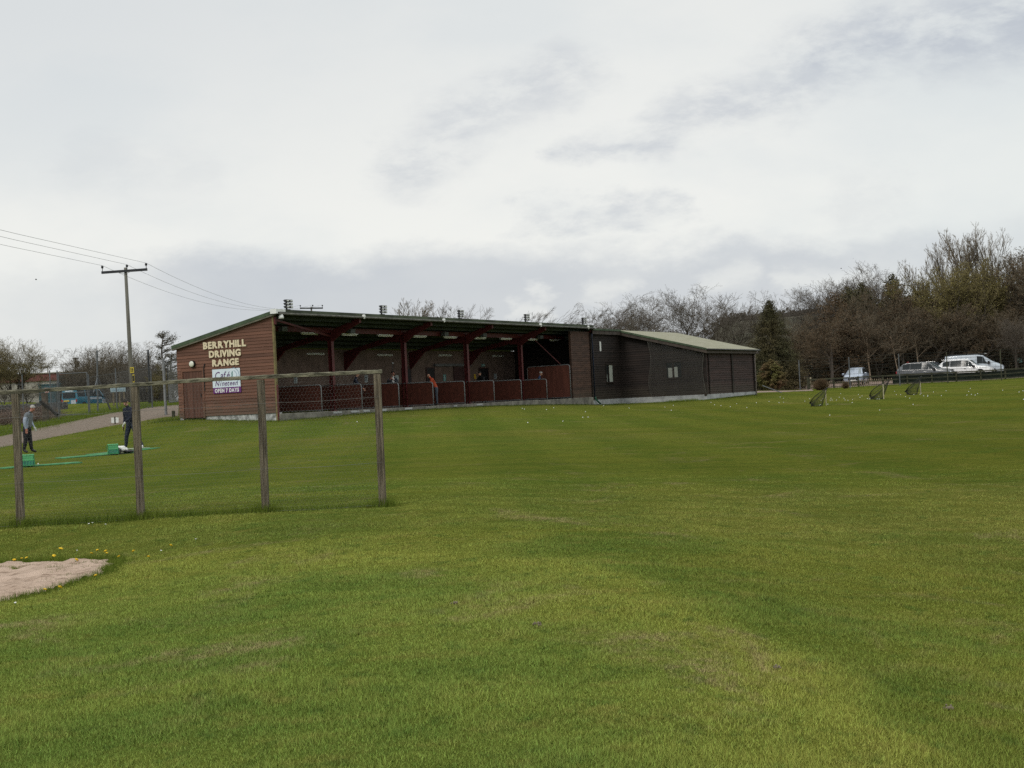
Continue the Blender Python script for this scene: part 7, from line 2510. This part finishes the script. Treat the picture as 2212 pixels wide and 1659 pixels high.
# the wood on the right
wood = [
    ('oak2', 1722, 142, 640, 1.1, 'leafless tree just right of the cone-shaped conifer'), ('oak', 1768, 146, 622, 1.05, 'grey leafless tree behind the brown bush at the wood edge'),
    ('multi', 1800, 150, 612, 1.0, 'leafless tree at the left end of the dense wood'), ('oak2', 1828, 148, 603, 1.0, 'leafless tree above the russet trees, left of the wood'),
    ('russet', 1812, 134, 652, 1.0, 'russet-leaved tree at the left end of the wood'), ('cypress', 1842, 140, 632, .9, 'dark evergreen behind the silver-blue hatchback, left one'), ('cypress', 1872, 142, 622, .9, 'dark evergreen rising right of the silver-blue hatchback'),
    ('brown', 1796, 130, 690, 1.1, 'low brown twiggy tree behind the brown bush'), ('oak', 1880, 150, 597, .95, 'leafless crown above the two dark evergreens'), ('oak2', 1925, 150, 573, 1.0, 'high leafless crown left of the pale poplars'),
    ('cypress', 1938, 141, 603, .85, 'dark narrow evergreen left of the pale poplars'), ('brown2', 1905, 138, 640, 1.0, 'brown twiggy tree behind the silver-blue hatchback'), ('brown', 1960, 138, 620, 1.0, 'brown twiggy tree above the dark grey car'),
    ('olive', 1990, 140, 590, 1.0, 'olive-green budding tree above the dark grey car'), ('poplar', 2010, 146, 560, .9, 'pale upright poplar, leftmost of the tall row'), ('poplar', 2050, 146, 530, .9, 'pale upright poplar second in the tall row'), ('poplar', 2075, 148, 513, .9, 'pale upright poplar third in the tall row'),
    ('poplar', 2108, 146, 489, .95, 'tallest pale poplar above the white off-road car'), ('poplar', 2140, 149, 515, .9, 'pale upright poplar right of the tallest one'), ('poplar', 2170, 146, 500, .95, 'pale upright poplar above the white van front'), ('olive', 2045, 139, 585, 1.0, 'olive-green budding tree below the poplar tops'),
    ('olive', 2090, 138, 572, 1.05, 'olive-green budding tree behind the white off-road car'), ('olive', 2135, 139, 570, 1.0, 'olive-green budding tree behind the white van'), ('brown2', 2180, 140, 560, 1.0, 'dark brown tree above the front of the white van'), ('brown2', 2215, 142, 545, 1.0, 'dark brown tree at the right frame edge'),
    ('poplar', 2225, 148, 545, .9, 'pale poplar cut by the right frame edge'), ('brown2', 2255, 140, 560, 1.0, 'dark brown tree mostly beyond the right frame edge'),
    ('brown', 1850, 133, 700, 1.2, 'low brown twiggy tree behind the hatchback roof'), ('brown2', 1900, 134, 690, 1.2, 'low brown twiggy tree between hatchback and dark grey car'), ('brown', 1950, 134, 690, 1.2, 'low brown twiggy tree left behind the dark grey car'), ('brown2', 2000, 135, 685, 1.2, 'low brown twiggy tree right behind the dark grey car'),
    ('brown', 2060, 135, 680, 1.2, 'low brown twiggy tree behind the white off-road car'), ('brown2', 2110, 135, 680, 1.2, 'low brown twiggy tree behind the roof rack'), ('brown', 2160, 135, 680, 1.2, 'low brown twiggy tree behind the van windscreen'), ('brown2', 2205, 134, 690, 1.2, 'low brown twiggy tree behind the small teal sign'),
    ('birch', 1882, 131, 690, .8, 'slim pale-stemmed birch leaning right of the silver-blue hatchback'), ('birch', 1945, 132, 712, .8, 'slim pale-stemmed birch left of the dark grey car'), ('birch', 1990, 133, 700, .8, 'slim pale-stemmed birch behind the dark grey car roof'), ('oak', 2195, 132, 700, .9, 'small leafless tree right of the white van'),
    ('brown', 1745, 136, 735, 1.2, 'low brown twiggy tree above the pale leaning stakes'), ('brown2', 1715, 140, 745, 1.2, 'low brown twiggy tree right behind the cone-shaped conifer'), ('brown2', 1775, 139, 705, 1.2, 'low brown twiggy tree behind the brown bush, further back'),
]
for kind, px, dp, yt, sx_, lab in wood:
    nm = {'cypress': 'evergreen_tree', 'russet': 'russet_tree', 'poplar': 'poplar_tree', 'birch': 'birch_tree'}.get(kind, 'leafless_tree')
    tree(kind, lab, px, dp, yt - (10 if yt < 640 else 22), nm, sx=sx_ * 1.08)
ug = MB()
for k in range(520):
    px = rng.uniform(1690, 2330); dp = rng.uniform(136, 156)
    g0 = D(px, dp)
    hgt = rng.uniform(2.2, 5.0) * min(1, (px - 1640) / 200)
    n = 26
    A = nrng.normal(size=(n, 3)) * np.array([.8, .6, 0]) + np.array([g0.x, g0.y, g0.z]); Bq = A + nrng.normal(size=(n, 3)) * np.array([.7, .6, .3]) + np.array([0, 0, 1]) * nrng.uniform(.4, 1, (n, 1)) * hgt
    ug.segs(A, Bq, .022, .010, 3)
    pts = A + (Bq - A) * nrng.uniform(.2, 1, (n, 1)) + nrng.normal(size=(n, 3)) * .3
    ug.cards(np.concatenate([pts, pts + nrng.normal(size=(n, 3)) * .5, pts + nrng.normal(size=(n, 3)) * .6]), .15)
tag(ug.build('undergrowth', M_twig_brown), 'dark brown leafless undergrowth filling the floor of the wood', 'undergrowth', kind='stuff')
tb = MB()
for k in range(420):
    px = rng.uniform(150, 345); dp = rng.uniform(150, 162) if px < 262 else rng.uniform(118, 150)
    g0 = D(px, dp); hgt = rng.uniform(1.8, 4.4); n = 30
    A = nrng.normal(size=(n, 3)) * np.array([.6, .5, 0]) + np.array([g0.x, g0.y, g0.z - .1]); Bq = A + nrng.normal(size=(n, 3)) * np.array([.5, .4, .3]) + np.array([0, 0, 1]) * nrng.uniform(.3, 1, (n, 1)) * hgt
    tb.segs(A, Bq, .018, .008, 3)
    pts = A + (Bq - A) * nrng.uniform(.1, 1, (n, 1)) + nrng.normal(size=(n, 3)) * .2
    tb.cards(np.concatenate([pts, pts + nrng.normal(size=(n, 3)) * .35]), .12)
tag(tb.build('thicket_undergrowth', M_hedge_grey), 'dense grey-brown undergrowth below the leafless thicket', 'undergrowth', kind='stuff')
# far scrub visible under the leafless trees behind clubhouse and left
ug = MB()
for k in range(240):
    px = rng.uniform(1480, 1720); dp = rng.uniform(165, 215)
    g0 = D(px, dp)
    pts = nrng.normal(size=(46, 3)) * np.array([1.6, 1.2, .7]) + np.array([g0.x, g0.y, g0.z + rng.uniform(.6, 2.6)])
    ug.cards(np.concatenate([pts, pts + nrng.normal(size=pts.shape) * .5]), .2)
tag(ug.build('far_scrub', M_twig_olive), 'olive brown scrub on the slope behind the clubhouse', 'scrub', kind='stuff')

# two small birds in flight
for px, py, dp, lab in [(78, 604, 90, 'small dark bird flying at the left below the cables'), (1817, 580, 120, 'small dark bird flying above the wood')]:
    q = P(px, py, dp)
    o = thing('bird', lab, 'bird', q, 0, None, (.65, .65, .65))
    m_ = MB(); m_.ball((0, 0, 0), .05, 8, 6, sc=(1.8, .8, .8)); m_.build('body', M_black, o, smooth=True)
    for s in (-1, 1):
        m_ = MB(); m_.add([(.05, 0, .01), (-.05, 0, .01), (-.04, s * .10, .07), (.03, s * .11, .08), (-.02, s * .2, .03)], [(0, 1, 2, 3), (3, 2, 4)])
        w_ = m_.build('wing', M_black, o); sd = w_.modifiers.new('t', 'SOLIDIFY'); sd.thickness = .008
